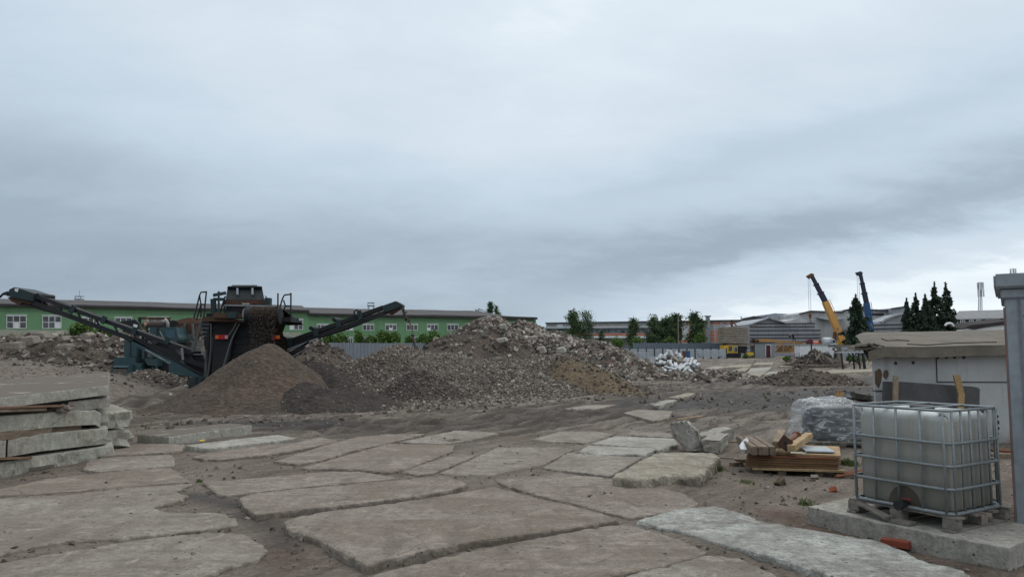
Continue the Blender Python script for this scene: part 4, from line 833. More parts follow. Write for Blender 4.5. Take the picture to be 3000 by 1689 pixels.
# brackets, motor boxes, platforms
m = MB(); m.prism([S(720, 470, 29.6), S(722, 395, 29.6), S(742, 350, 29.6), S(762, 395, 29.6), S(764, 470, 29.6)], (0, .25, 0)); m.build('bearing_bracket', MAT['steel_grey'], scr, bevel=.01)
MB().box((S(575, 418, 29.8) + S(650, 458, 29.8)) / 2, (.42, .35, .27)).build('drive_motor', MAT['dark_teal'], scr, bevel=.03)
MB().beam(S(380, 440, 29.9), S(730, 452, 29.9), .3, .22).build('drive_frame', RU, scr, bevel=.02)
pl = MB().prism([S(225, 458, 29.9), S(400, 455, 29.9), S(655, 490, 29.9), S(660, 518, 29.9), S(230, 512, 29.9)], (0, .9, 0)).build('platform', MAT['rust'], scr)
pr_ = MB().prism([S(1225, 468, 29.9), S(1335, 460, 29.9), S(1335, 520, 29.9), S(1190, 512, 29.9)], (0, 1.1, 0)).build('platform', MAT['black_steel'], scr)
def rail(paths, parent):
    for Y_, pth in paths: MB().tube([S(x, y, Y_) for x, y in pth], .032, 6).build('handrail', MAT['black_steel'], parent)
rail([(29.9, [(118, 480), (190, 192), (208, 152), (275, 146)]), (30.9, [(150, 500), (208, 310), (215, 300), (255, 306)]), (29.9, [(276, 140), (243, 462)]), (30.9, [(190, 192), (208, 310), (205, 470)])], pl)
rail([(29.9, [(1170, 163), (1168, 385)]), (29.9, [(1182, 378), (1228, 228), (1250, 186), (1332, 176)]), (29.9, [(1332, 160), (1330, 520)]), (30.9, [(1240, 250), (1262, 320), (1215, 440)]), (30.9, [(1262, 322), (1328, 326)])], pr_)
m = MB(); m.tube([S(430, 140, 30), S(430, 515, 30)], .045, 6); m.beam(S(360, 190, 30.3), S(520, 160, 30.5), .25, .12); m.beam(S(365, 240, 30.3), S(500, 240, 30.3), .1, .12); m.beam(S(355, 235, 30.2), S(372, 450, 30.2), .16, .12); m.beam(S(385, 250, 30.4), S(395, 440, 30.4), .06); m.beam(S(512, 200, 30.6), S(440, 420, 30.6), .05); m.beam(S(500, 240, 30.6), S(505, 440, 30.6), .07); m.build('side_frame', DT, scr)
m = MB(); m.box(S(1048, 270, 30.4), (.22, .3, .3)); m.tube([S(1010, 200, 30.5), S(1030, 215, 30.4), S(1012, 235, 30.5)], .03, 5); m.beam(S(1040, 300, 30.3), S(1050, 400, 30.3), .14); m.build('side_frame', DT, scr, bevel=.01)
# access ladder
lad = MB(); lad.beam(S(212, 515, 29.95), S(104, 895, 30.0), .1, .05, (0, 1, 0)); lad.beam(S(335, 540, 30.05), S(330, 880, 30.1), .05, .05, (0, 1, 0)); lad = lad.build('ladder', MAT['ram'], scr)
m = MB()
for k in range(7):
    y = 552 + k * 48; xa = 218 - k * 16; m.beam(S(xa, y, 30.05), S(min(330, xa + 100), y, 30.1), .045, .018)
m.build('rung', MAT['galv'], lad)
# lamps
for zx0, zx1 in ((388, 538), (1100, 1196)):
    c = (S(zx0, 710, Yb - .05) + S(zx1, 710, Yb - .05)) / 2; wd = (S(zx1, 710, Yb) - S(zx0, 710, Yb)).x
    lp = MB().box(c, (wd, .06, .18)).build('tail_lamp', MAT['red'], scr, bevel=.008)
    MB().box(c + Vector((-wd / 2 + .075 if zx0 < 900 else wd / 2 - .075, -.034, 0)), (.13, .02, .13)).build('indicator', MAT['amber'], lp)
    if zx0 < 900: MB().box(c + Vector((.22, -.034, 0)), (.12, .02, .13)).build('reverse_lamp', plain('lamp_pink', (.6, .35, .38), .3), lp)
m = MB(); m.tube([S(690, 540, 30), S(600, 720, 29.8), S(560, 830, 29.7), S(455, 1195, 29.5)], .03, 6); m.tube([S(655, 520, 30), S(620, 600, 30), S(545, 700, 30)], .035, 6); m.build('hydraulic_ram', MAT['ram'], scr)
m = MB(); m.tube([S(345, 720, 30.3), S(310, 1050, 30.2), S(275, 1300, 30.1)], .03, 6); m.tube([S(265, 870, 30.2), S(268, 1120, 30.1), S(275, 1300, 30.1)], .03, 6); m.tube([S(240, 960, 30.2), S(262, 985, 30.1), S(250, 1200, 30.1)], .02, 5); m.build('hose', MAT['ram'], scr)
for sx in (0, 1):
    t = MB(); x0 = -12.3 + sx * 2.3
    prof_ = [(0, .35), (.25, .12), (3.3, .12), (3.6, .4), (3.35, .78), (.25, .8)]
    t.prism([Vector((x0, 31.2 + a, c)) for a, c in prof_], (.45, 0, 0)); t.build('crawler_track', MAT['rubber'], scr, bevel=.02)
m = MB(); m.box(S(125, 1290, 30.6), (.3, .4, .5)); m.tube([S(60, 1180, 30.6), S(20, 1360, 30.4)], .03, 5); m.beam(S(105, 1235, 30.6), S(260, 1215, 30.6), .18); m.box(S(190, 1300, 30.7), (.35, .5, .45)); m.build('support_foot', MAT['dark_teal'], scr, bevel=.02)
MB().box(S(405, 1238, 30.2), (.2, .12, .26)).build('junction_box', plain('junction_pale', (.13, .115, .1)), scr)
m = MB(); m.prism([S(-20, 910, 31.5), S(110, 935, 31.3), S(255, 1080, 31.2), S(270, 1250, 31.2), S(120, 1210, 31.4), S(-20, 1000, 31.6)], (0, 1.0, 0)); m.build('conveyor_mount', BK, scr)

def side_conveyor(Zf, Y, hi, lo, rod, head, head_low, brackets, struts, txt, rolls, width=1.1):
    cv = bpy.data.objects.new('side_conveyor', None); COL.objects.link(cv); cv.parent = scr
    m = MB()
    for dy in (0, width):
        m.beam(Zf(*hi[0], Y + dy), Zf(*hi[1], Y + dy), .06, .17); m.beam(Zf(*lo[0], Y + dy), Zf(*lo[1], Y + dy), .06, .19)
        n = 9
        for k in range(n):
            t = (k + .5) / n; a = Vector((hi[0][0] + (hi[1][0] - hi[0][0]) * t, hi[0][1] + (hi[1][1] - hi[0][1]) * t)); c = Vector((lo[0][0] + (lo[1][0] - lo[0][0]) * t, lo[0][1] + (lo[1][1] - lo[0][1]) * t)); m.beam(Zf(*a, Y + dy + .04), Zf(*c, Y + dy + .04), .07, .05)
    m.build('boom_frame', BK, cv)
    MB().prism([Zf(hi[0][0], hi[0][1] - 10, Y + .12), Zf(hi[1][0], hi[1][1] - 6, Y + .12), Zf(hi[1][0], hi[1][1] + 14, Y + .12), Zf(hi[0][0], hi[0][1] + 10, Y + .12)], (0, width - .25, 0)).build('belt', MAT['rubber'], cv)
    m = MB(); m.tube([Zf(*p, Y + .1) for p in rod], .05, 6); m.tube([Zf(*p, Y + width - .1) for p in rod], .05, 6); m.build('return_rail', BK, cv)
    MB().prism([Zf(*p, Y - .12) for p in head], (0, width + .24, 0)).build('head_box', MAT['dark_teal'], cv, bevel=.02)
    MB().prism([Zf(*p, Y) for p in head_low], (0, width, 0)).build('scraper', RU, cv)
    for (a, c) in brackets: MB().beam(Zf(*a, Y - .1), Zf(*c, Y - .1), .2, .05, (0, 1, 0)).build('bracket', MAT['dark_teal'], cv)
    for (a, c, w_, mm) in struts: MB().beam(Zf(*a, Y - .16), Zf(*c, Y - .16), .1, w_, (0, 0, 1)).build('strut', mm, cv)
    letters('WWW.POWERSCREENINTL.COM', Zf(*txt[0], Y - .23), Zf(*txt[1], Y - .23), MAT['text_white'], cv)
    for c in rolls: MB().lathe(Zf(*c, Y) + Vector((0, width / 2, 0)), [(.09, -width / 2), (.1, -width / 2 + .02), (.1, width / 2 - .02), (.09, width / 2)], 10, 'Y').build('roller', BK, cv)
    return cv
cl_ = side_conveyor(Z1, 31.0, [(335, 222), (1940, 795)], [(330, 295), (2075, 940)], [(215, 300), (800, 470), (1250, 630), (1330, 700)],
    [(82, 185), (92, 160), (145, 138), (345, 203), (330, 285), (100, 240)], [(75, 240), (105, 235), (325, 290), (300, 312), (225, 290), (190, 320), (110, 280)],
    [((752, 325), (702, 400)), ((1062, 432), (1022, 503)), ((1368, 535), (1335, 612)), ((1700, 640), (1668, 708))],
    [((1250, 640), (1330, 690), .14, BK), ((1325, 680), (2010, 1055), .2, MAT['teal']), ((1340, 670), (2070, 1030), .08, BK), ((1830, 750), (1842, 870), .03, MAT['galv'])],
    [(1462, 768), (1712, 905)], [(375, 222), (75, 205)])
m = MB(); m.tube([Z1(80, 190, 31.4), Z1(35, 205, 31.4), Z1(-30, 265, 31.4)], .05, 6); m.tube([Z1(78, 215, 31.8), Z1(30, 215, 31.6), Z1(8, 240, 31.6)], .03, 5); m.build('hanging_flap', BK, cl_)
MB().prism([Z1(152, 150, 30.86), Z1(190, 156, 30.86), Z1(178, 190, 30.86), Z1(148, 178, 30.86)], (0, -.012, 0)).build('sticker', MAT['white'], cl_)
MB().prism([Z1(1345, 510, 30.84), Z1(1388, 520, 30.84), Z1(1375, 546, 30.84), Z1(1340, 535, 30.84)], (0, -.012, 0)).build('sticker', MAT['white'], cl_)
cr_ = side_conveyor(Z2, 33.4, [(2140, 340), (1075, 725)], [(2165, 392), (1060, 785)], [(2185, 395), (1800, 550), (1470, 655)],
    [(2105, 335), (2265, 278), (2305, 300), (2312, 335), (2180, 388), (2165, 392)], [(2165, 385), (2290, 345), (2205, 402), (2190, 408)],
    [((1895, 375), (1912, 455)), ((1690, 470), (1688, 540)), ((1462, 555), (1462, 630)), ((1190, 655), (1195, 735))],
    [((1080, 800), (1480, 655), .06, MAT['steel_grey']), ((1085, 815), (1390, 700), .05, MAT['galv']), ((1135, 845), (1395, 690), .09, BK), ((1150, 870), (1360, 752), .16, MAT['black_steel'])],
    [(1155, 878), (1362, 758)], [(2300, 320), (1640, 465), (1412, 552), (1142, 655)])
m = MB(); m.tube([Z2(1850, 440, 33.3), Z2(1846, 385, 33.3), Z2(1870, 365, 33.3), Z2(1895, 378, 33.3), Z2(1900, 440, 33.3)], .035, 6); m.build('hoop', BK, cr_)
P, sz = [], []
for i in range(130):
    t = rr.uniform(0, 1); a = [(2318, 320), (2350, 390), (2400, 500), (2440, 650), (2475, 770)]; f = t ** .8 * 4; k = min(3, int(f)); f -= k
    x = a[k][0] * (1 - f) + a[k + 1][0] * f; y = a[k][1] * (1 - f) + a[k + 1][1] * f; P.append(Z2(x + rr.normal(0, 6 + 6 * t), y + rr.normal(0, 6), 33.9 + rr.normal(0, .15))); sz.append(.04 + .1 * rr.uniform() ** 2)
stones('falling_gravel', np.array([tuple(p) for p in P]), np.array(sz), MAT['stone_dark'], kind='stuff', seed=78)

# ------------------------------------------------------------------ teal jaw crusher behind the left conveyor
C2 = lambda zx, zy, Y: W(300 + zx * .15173, 900 + zy * .15173, Y)
crh = empty('jaw_crusher', (-18.5, 46, .3), 'teal tracked crusher with rusty hopper partly hidden by the left conveyor', 'crusher')
TE = MAT['teal']; Yc = 44.0
eh = MB().prism([C2(905, 380, Yc), C2(1412, 378, Yc), C2(1440, 520, Yc), C2(1480, 600, Yc), C2(1430, 680, Yc), C2(905, 680, Yc)], (0, 2.6, 0)).build('engine_house', TE, crh, bevel=.04)
MB().prism([C2(1215, 430, Yc - .03), C2(1395, 440, Yc - .03), C2(1405, 600, Yc - .03), C2(1225, 590, Yc - .03)], (0, .05, 0)).build('door', paint('teal_blue', (.035, .085, .12)), eh, bevel=.01)
MB().box(C2(1062, 530, Yc - .02), (.09, .06, 1.0)).build('gap_seal', BK, eh)
m = MB(); m.tube([C2(1110, 460, Yc - .08), C2(1140, 520, Yc - .08), C2(1180, 585, Yc - .08)], .03, 5); m.build('prop_rod', MAT['galv'], eh)
cab = MB().prism([C2(412, 640, Yc), C2(540, 660, Yc), C2(668, 735, Yc), C2(668, 960, Yc), C2(412, 955, Yc)], (0, 1.8, 0)).build('control_cabinet', TE, crh, bevel=.03)
MB().box(C2(546, 800, Yc - .01), (.04, .04, 1.9)).build('seam', BK, cab)
tg = MB().prism([C2(220, 960, Yc - .3), C2(640, 960, Yc - .3), C2(650, 1120, Yc - .3), C2(210, 1120, Yc - .3)], (0, 3.5, 0)).build('track_guard', TE, crh, bevel=.03)
MB().prism([C2(250, 1115, Yc - .3), C2(550, 1112, Yc - .3), C2(475, 1160, Yc - .9), C2(205, 1150, Yc - .9)], (0, .05, .02)).build('guard_lip', TE, tg)
m = MB(); m.prism([C2(165, 1130, Yc - .8), C2(205, 1130, Yc - .8), C2(205, 1310, Yc - .8), C2(165, 1310, Yc - .8)], (0, 3, 0)); m.prism([C2(475, 1160, Yc - .8), C2(552, 1120, Yc - .8), C2(555, 1285, Yc - .8), C2(470, 1300, Yc - .8)], (0, 3, 0)); m.build('side_plate', TE, tg)
trk = MB().prism([C2(210, 1165, Yc - .4), C2(475, 1165, Yc - .4), C2(475, 1330, Yc - .4), C2(210, 1330, Yc - .4)], (0, 3, 0)).build('crawler_track', MAT['rubber'], crh)
for zx in (272, 372, 445): MB().lathe(C2(zx, 1250, Yc - .6), [(.1, -.2), (.24, -.18), (.24, .1), (.1, .12)], 14, 'Y').build('roller', plain('roller_grey', (.09, .085, .075)), trk)
m = MB(); m.prism([C2(620, 1075, Yc - .5), C2(750, 1080, Yc - .5), C2(742, 1235, Yc - .5), C2(605, 1230, Yc - .5)], (0, 1, 0)); m.build('tool_box', TE, crh, bevel=.03)
m = MB(); m.prism([C2(800, 985, Yc - .3), C2(1070, 985, Yc - .3), C2(1075, 1140, Yc - .3), C2(860, 1115, Yc - .3)], (0, 1.5, 0)); m.build('valve_cover', TE, crh, bevel=.03)
m = MB(); m.prism([C2(640, 730, Yc + .3), C2(1300, 660, Yc + .3), C2(1560, 1000, Yc + .3), C2(1560, 1330, Yc + .3), C2(600, 1330, Yc + .3)], (0, 3.5, 0)); m.build('main_frame', BK, crh)
MB().prism([C2(1272, 1062, Yc - .4), C2(1550, 1030, Yc - .4), C2(1640, 1040, Yc - .4), C2(1830, 1080, Yc - .4), C2(1965, 1318, Yc - .4), C2(1280, 1320, Yc - .4)], (0, .5, 0)).build('skirt_plate', TE, crh, bevel=.02)
m = MB(); m.prism([C2(870, 840, Yc - .2), C2(955, 850, Yc - .2), C2(950, 960, Yc - .2), C2(870, 965, Yc - .2)], (0, .5, 0)); m.build('gauge_panel', plain('gauge_panel', (.1, .12, .12)), crh, bevel=.01)
m = MB()
for a, c in (((790, 800), (790, 990)), ((955, 760), (955, 980)), ((1075, 760), (1075, 960)), ((980, 1150), (1000, 1290)), ((1050, 1100), (1040, 1300))): m.beam(C2(*a, Yc - .35), C2(*c, Yc - .35), .09)
m.build('support_posts', TE, crh)
hp = MB(); Yh = 46.5
hp.prism([C2(315, 275, Yh), C2(625, 232, Yh), C2(700, 300, Yh), C2(740, 420, Yh), C2(700, 560, Yh), C2(400, 470, Yh)], (0, .15, 0)); hp.prism([C2(1285, 262, Yh), C2(1352, 250, Yh), C2(1300, 375, Yh), C2(1270, 375, Yh)], (0, 1.6, 0)); hp = hp.build('hopper', BK, crh)
MB().prism([C2(688, 185, Yh + 1), C2(1285, 188, Yh + 1), C2(1285, 240, Yh + 1), C2(688, 228, Yh + 1)], (0, .25, 0)).build('hopper_rim', RU, hp)
m = MB(); m.prism([C2(688, 190, Yh + .9), C2(730, 200, Yh + .9), C2(715, 330, Yh + .9), C2(688, 330, Yh + .9)], (0, .2, 0)); m.prism([C2(1262, 230, Yh + .9), C2(1285, 230, Yh + .9), C2(1285, 360, Yh + .9), C2(1262, 360, Yh + .9)], (0, .2, 0)); m.build('rim_post', BK, hp)
c0, c1 = C2(930, 325, Yc + .9), C2(1245, 325, Yc + .9)
mu = MB().lathe((c0 + c1) / 2, [(.15, -(c1.x - c0.x) / 2 - .15), (.2, -(c1.x - c0.x) / 2), (.23, -(c1.x - c0.x) / 2 + .05), (.23, (c1.x - c0.x) / 2 - .05), (.2, (c1.x - c0.x) / 2)], 16, 'X').build('exhaust_muffler', plain('muffler', (.075, .052, .05)), crh, smooth=True)
m = MB(); m.tube([C2(1190, 300, Yc + .7), C2(1185, 245, Yc + .7), C2(1210, 230, Yc + .7), C2(1240, 262, Yc + .7), C2(1262, 300, Yc + .7), C2(1262, 375, Yc + .7)], .1, 8); m.build('exhaust_pipe', plain('lagging', (.3, .29, .27), .9), mu, smooth=True)
MB().prism([C2(905, 290, Yc + 1.2), C2(1200, 268, Yc + 1.2), C2(1190, 320, Yc + 1.2), C2(920, 330, Yc + 1.2)], (0, .2, 0)).build('heat_shield', plain('heat_shield', (.22, .2, .18)), mu)
m = MB(); Yr = 45.5      # rusty feed chute to the right
m.prism([C2(1398, 360, Yr), C2(1560, 292, Yr), C2(1800, 305, Yr), C2(1760, 520, Yr), C2(1560, 560, Yr), C2(1430, 490, Yr)], (0, 2.5, 0)); m.build('feed_chute', MAT['rust'], crh, bevel=.03)
m = MB(); m.prism([C2(1425, 262, Yr + .3), C2(1560, 212, Yr + .3), C2(1640, 195, Yr + .3), C2(2010, 205, Yr + .3), C2(2010, 300, Yr + .3), C2(1480, 310, Yr + .3)], (0, .2, 0)); m.build('chute_wing', paint('rust_pale', (.13, .075, .055), (.05, .03, .025), .7, .9, 0, 3), crh)
m = MB()
for a, c in (((1420, 490), (1545, 385)), ((1520, 590), (1680, 530)), ((1520, 690), (1720, 650)), ((1600, 300), (1570, 470)), ((1640, 620), (1760, 500)), ((1740, 310), (1760, 600))): m.beam(C2(*a, Yr - .15), C2(*c, Yr - .15), .1, .14)
m.prism([C2(1440, 650, Yr), C2(1740, 640, Yr), C2(1700, 860, Yr), C2(1560, 860, Yr)], (0, 1.5, 0)); m.build('chute_frame', paint('frame_grey', (.09, .09, .088), (.05, .04, .035), .6), crh)
# man in camouflage working on the crusher
pl_ = C2(840, 245, Yc + 1.1); base = pl_.z - 1.62
J = dict(pelvis=(0, 0, .95), chest=(0.02, -.03, 1.32), neck=(.05, -.05, 1.5), head=(.07, -.09, 1.6), crown=(.07, -.06, 1.7))
for s, k in (('l', 1), ('r', -1)):
    J['sh.' + s] = (.2 * k + .02, -.02, 1.42); J['hip.' + s] = (.09 * k, 0, .9); J['kn.' + s] = (.1 * k, -.04, .48); J['an.' + s] = (.1 * k, .02, .08); J['toe.' + s] = (.11 * k, -.14, .04)
J['el.l'] = (.34, -.12, 1.2); J['wr.l'] = (.5, -.2, 1.12); J['el.r'] = (-.27, -.1, 1.15); J['wr.r'] = (-.05, -.3, 1.02)
pe = person('person in camouflage jacket standing at the crusher engine', (pl_.x - .07, Yc + 1.2, base), J, MAT['camo'], MAT['cloth_navy'], MAT['skin'], MAT['hair'], 0.3)
m = MB(); m.prism([C2(600, 600, Yc + .5), C2(905, 600, Yc + .5), C2(905, 640, Yc + .5), C2(600, 640, Yc + .5)], (0, 1.6, 0)); 
fl = m.build('deck', BK, crh); fl.location.z += 0
MB().box((pl_.x - .07, Yc + 1.2, base - .03), (.8, .8, .06)).build('walkway', BK, crh)
# ------------------------------------------------------------------ caged tank (near right)
N0 = Vector((4.247, 7.338, 0)); U = Vector((-.515, .857, 0)); Vv = Vector((.857, .515, 0)); ZB = .24
LU, LV, HT = 1.05, .94, 1.02
tank = empty('tank', (N0 + U * LU / 2 + Vv * LV / 2 + Vector((0, 0, ZB))), 'dirty white plastic tank in a grey wire cage standing on a wooden pallet', 'tank')
def T(u, v, z): return N0 + U * u + Vv * v + Vector((0, 0, ZB + z))
RM = Matrix((U, Vv, Vector((0, 0, 1)))).transposed()
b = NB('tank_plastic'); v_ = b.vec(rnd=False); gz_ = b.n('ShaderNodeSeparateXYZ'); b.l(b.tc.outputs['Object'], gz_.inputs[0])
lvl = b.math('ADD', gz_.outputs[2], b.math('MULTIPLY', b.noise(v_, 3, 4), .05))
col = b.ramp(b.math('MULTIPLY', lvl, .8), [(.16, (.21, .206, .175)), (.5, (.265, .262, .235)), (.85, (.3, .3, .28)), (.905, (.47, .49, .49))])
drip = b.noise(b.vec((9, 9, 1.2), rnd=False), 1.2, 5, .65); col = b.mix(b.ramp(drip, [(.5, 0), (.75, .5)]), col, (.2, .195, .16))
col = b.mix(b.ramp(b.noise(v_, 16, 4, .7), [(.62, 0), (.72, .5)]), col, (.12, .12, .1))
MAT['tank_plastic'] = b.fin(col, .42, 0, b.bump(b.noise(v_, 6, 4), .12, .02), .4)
b.p.inputs['Subsurface Weight'].default_value = 0.0
def rbox(c0, c1, r, n=5, top_r=.1):
    """rounded box ring stack in tank coords"""
    (u0, v0, z0), (u1, v1, z1) = c0, c1; rings = []
    for z, ins in ((z0, .05), (z0 + .04, .0), (z1 - top_r, 0), (z1 - top_r * .45, top_r * .18), (z1 - top_r * .12, top_r * .5), (z1, top_r)):
        ring = []
        for cu, cv, a0 in ((u1 - r, v1 - r, 0), (u0 + r, v1 - r, 90), (u0 + r, v0 + r, 180), (u1 - r, v0 + r, 270)):
            for k in range(n + 1):
                a = R(a0 + 90 * k / n); rr_ = max(.01, r - ins * .0); ring.append(T(cu + rr_ * math.cos(a) - ins * (1 if math.cos(a) > 0 else -1) * 1, cv + rr_ * math.sin(a) - ins * (1 if math.sin(a) > 0 else -1), z))
        rings.append(ring)
    m = MB(); k = len(rings[0]); m.v = [p for g_ in rings for p in g_]
    m.f = [(i * k + j, i * k + (j + 1) % k, (i + 1) * k + (j + 1) % k, (i + 1) * k + j) for i in range(len(rings) - 1) for j in range(k)] + [tuple(reversed(range(k))), tuple(range((len(rings) - 1) * k, len(rings) * k))]
    return m
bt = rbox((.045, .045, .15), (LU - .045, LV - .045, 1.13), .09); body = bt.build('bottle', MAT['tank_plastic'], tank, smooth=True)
m = MB(); cc = T(LU / 2, LV / 2, 1.13); m.lathe(cc, [(.12, 0), (.12, .03), (.1, .035)], 20); m.build('cap', plain('cap_dark', (.04, .04, .045)), body)
# cage
def hoop(z, d=0.0, r=.016):
    pth = []
    for cu, cv, a0 in ((LU - .1, LV - .1, 0), (.1, LV - .1, 90), (.1, .1, 180), (LU - .1, .1, 270)):
        for k in range(4):
            a = R(a0 + 30 * k); pth.append(T(cu + (.1 + d) * math.cos(a), cv + (.1 + d) * math.sin(a), z))
    m = MB(); m.tube(pth + [pth[0], pth[1]], r, 7, cap=False); return m
for z in (.40, .62, .84): hoop(z, .012).build('cage_hoop', MAT['galv'], tank, smooth=True)
hoop(1.155, .0, .014).build('cage_rim', MAT['galv'], tank, smooth=True)
hoop(.165, .0, .02).build('cage_base', MAT['galv'], tank, smooth=True)
m2 = []
for u in (.05, .28, .53, .78, LU - .045): m2 += [((u, -.004), (u, .0)), ((u, LV + .004), (u, LV))]
for v in (.06, .22, .38, .55, .72, LV - .055): m2 += [((-.004, v), (0, v)), ((LU + .004, v), (LU, v))]
for (a, c) in m2: MB().tube([T(a[0], a[1], .17), T(a[0], a[1], 1.15)], .0135, 6).build('cage_bar', MAT['galv'], tank, smooth=True)
for u in (.36, .72): MB().beam(T(u, .0, 1.16), T(u, LV, 1.16), .035, .012).build('top_strap', MAT['galv'], tank)
MAT['handle_red'] = paint('handle_red', (.16, .03, .03), (.06, .04, .04), .5)
# valve and stained recess
m = MB(); c = T(.50, .038, .16)
prof = [T(.50 + .17 * math.cos(t), .040, .165 + .2 * math.sin(t)) for t in np.linspace(0, math.pi, 12)]
m.prism(prof, -Vv * .006); m.build('valve_recess', plain('recess', (.075, .063, .05), .8), body)
m = MB(); m.tube([T(.47, .03, .20), T(.47, -.09, .19)], .04, 12); m.tube([T(.47, -.09, .19), T(.47, -.13, .188)], .05, 12); m.build('valve', plain('valve_black', (.02, .02, .022), .5), tank, smooth=False)
MB().box(T(.42, -.05, .25), (.11, .02, .02), RM).build('valve_handle', MAT['handle_red'], tank, bevel=.004)
# pallet of the tank
pal = bpy.data.objects.new('pallet', None); COL.objects.link(pal); pal.parent = tank
for v in (.0, .30, .62, .93): MB().box(T(LU / 2, v + .06, .135), (LU + .12, .12, .022), RM).build('deck_board', MAT['wood_grey'], pal, bevel=.003)
for u in (-.02, .52, 1.0):
    for v in (.0, .46, .92): MB().box(T(u + .05, v + .05, .075), (.13, .12, .095), RM).build('block', MAT['wood_grey'], pal, bevel=.004)
for u in (-.02, .52, 1.0): MB().box(T(u + .05, LV / 2, .013), (.11, LV + .1, .022), RM).build('bottom_board', MAT['wood_grey'], pal, bevel=.003)
MB().beam(T(.98, -.02, .12), T(.58, -.13, .05), .1, .02).thing('wood_plank', MAT['wood_grey'], 'loose grey pallet board propped aslant beside the tank valve', 'board')
MB().box(T(.46, -.06, .02), (.2, .14, .03), RM).thing('wood_offcut', MAT['wood_grey'], 'small wood offcut on the slab below the tank valve', 'offcut', bevel=.003)
# brick beside the slab
bp = G(2625, 1600, 0.05); MB().box(bp + Vector((0, 0, .035)), (.26, .12, .068), R(-38)).thing('brick', MAT['brick'], 'single red brick lying against the tank slab', 'brick', bevel=.006)

# ------------------------------------------------------------------ grey shed with felt roof
b = NB('shed_wall'); v_ = b.vec(rnd=False); sz = b.n('ShaderNodeSeparateXYZ'); b.l(b.tc.outputs['Object'], sz.inputs[0])
n_ = b.noise(v_, 1.1, 7, .65, .3); col = b.mix(b.ramp(n_, [(.35, 0), (.7, 1)]), (.42, .435, .44), (.33, .34, .34))
st = b.noise(b.vec((3, 3, .35), rnd=False), 1.3, 6, .65); col = b.mix(b.ramp(st, [(.55, 0), (.75, .35)]), col, (.12, .105, .085))
splash = b.math('ADD', sz.outputs[2], b.math('MULTIPLY', b.noise(v_, 2.5, 5), .5)); col = b.mix(b.ramp(splash, [(.25, .75), (.62, 0)]), col, (.1, .085, .07))
MAT['shed_wall'] = b.fin(col, .75, 0, b.bump(b.noise(v_, 5, 5), .25, .02))
b = NB('felt'); v_ = b.vec(rnd=False); n_ = b.noise(v_, 1.6, 7, .65, .4); f_ = b.noise(v_, 60, 2)
col = b.mix(b.ramp(n_, [(.35, 0), (.7, 1)]), (.115, .102, .082), (.18, .16, .13)); col = b.mix(1.0, col, b.ramp(f_, [(.3, .75), (.7, 1.2)]), 'MULTIPLY')
MAT['felt'] = b.fin(col, .95, 0, b.bump(f_, .4, .01, b.bump(b.noise(v_, 4, 6), .6, .04)))
YS = 15.9; xl = XW(2556, YS); xr = 12.6
shed = empty('shed', ((xl + xr) / 2, YS + 1.5, 0), 'pale grey metal shed with a sagging felt roof at the right', 'shed')
m = MB(); m.prism([Vector((xl, YS, -.1)), Vector((xr, YS, -.1)), Vector((xr, YS, 2.05)), Vector((xl - .05, YS, 1.98))], (.0, .06, 0)); m.build('wall', MAT['shed_wall'], shed)
m = MB(); m.prism([Vector((xl, YS + .06, -.1)), Vector((xl + .06, YS + .06, -.1)), Vector((xl + .02, YS + .06, 1.98)), Vector((xl - .05, YS + .06, 1.98))], (1.9, 3.2, 0)); m.prism([Vector((xl + 1.9, YS + 3.2, -.1)), Vector((xr, YS + 3.2, -.1)), Vector((xr, YS + 3.2, 2.3)), Vector((xl + 1.9, YS + 3.2, 2.3))], (0, .06, 0)); m.prism([Vector((xr - .06, YS + .06, -.1)), Vector((xr, YS + .06, -.1)), Vector((xr, YS + .06, 2.05)), Vector((xr - .06, YS + .06, 2.05))], (0, 3.2, 0)); m.build('wall', MAT['shed_wall'], shed)
m = MB(); Zs = lambda zx, zy: W(2250 + zx / 3.4347, 760 + zy / 3.4347, YS - .012)
m.beam(Zs(1700, 1228), Zs(2440, 1231), .012, .02); m.beam(Zs(1693, 920), Zs(1702, 1228), .014, .014, (0, 1, 0)); m.beam(Zs(1050, 1318), Zs(1160, 1318), .012, .02); m.build('sheet_seam', plain('seam', (.045, .045, .047)), shed)
for zx, zy in ((1283, 940), (1288, 1042), (1463, 943), (1463, 1036), (1708, 985), (1798, 980), (1880, 980), (1972, 982)):
    m = MB(); m.lathe(Zs(zx, zy) + Vector((0, 0, 0)), [(.001, -.004), (.03, -.003), (.036, .004)], 10, 'Y'); m.build('bolt_hole', plain('hole', (.05, .035, .03)), shed)
for zx, zy, r0 in ((655 , 0, 0),):
    pass
rust_s = plain('rust_stain', (.1, .066, .045), .9); r9 = random.Random(4)
for (cx, cy, rw, rh) in ((1110, 1190, 38, 95), (1190, 1150, 25, 50), (1520, 930, 14, 40), (2020, 920, 14, 30)):
    pts = [Zs(cx + rw * math.cos(t) * (.75 + .5 * r9.random()), cy + rh * math.sin(t) * (.75 + .4 * r9.random())) + Vector((0, -.001, 0)) for t in np.linspace(0, 2 * math.pi, 14)[:-1]]
    MB().prism(pts, (0, .006, 0)).build('rust_stain', rust_s, shed)
Zd = lambda zx, zy: W(2250 + zx * .40628, 1100 + zy * .40628, YS - .013)
for zx, zy, rr_ in ((1652, 293, 13), (1655, 336, 15), (1660, 378, 11), (1655, 415, 9)):
    pts = [Zd(zx + rr_ * math.cos(t) * (.8 + .4 * r9.random()), zy + rr_ * math.sin(t) * (.8 + .4 * r9.random())) for t in np.linspace(0, 6.28, 11)[:-1]]; MB().prism(pts, (0, .006, 0)).build('rust_hole', plain('rust_hole', (.035, .018, .014), .9), shed)
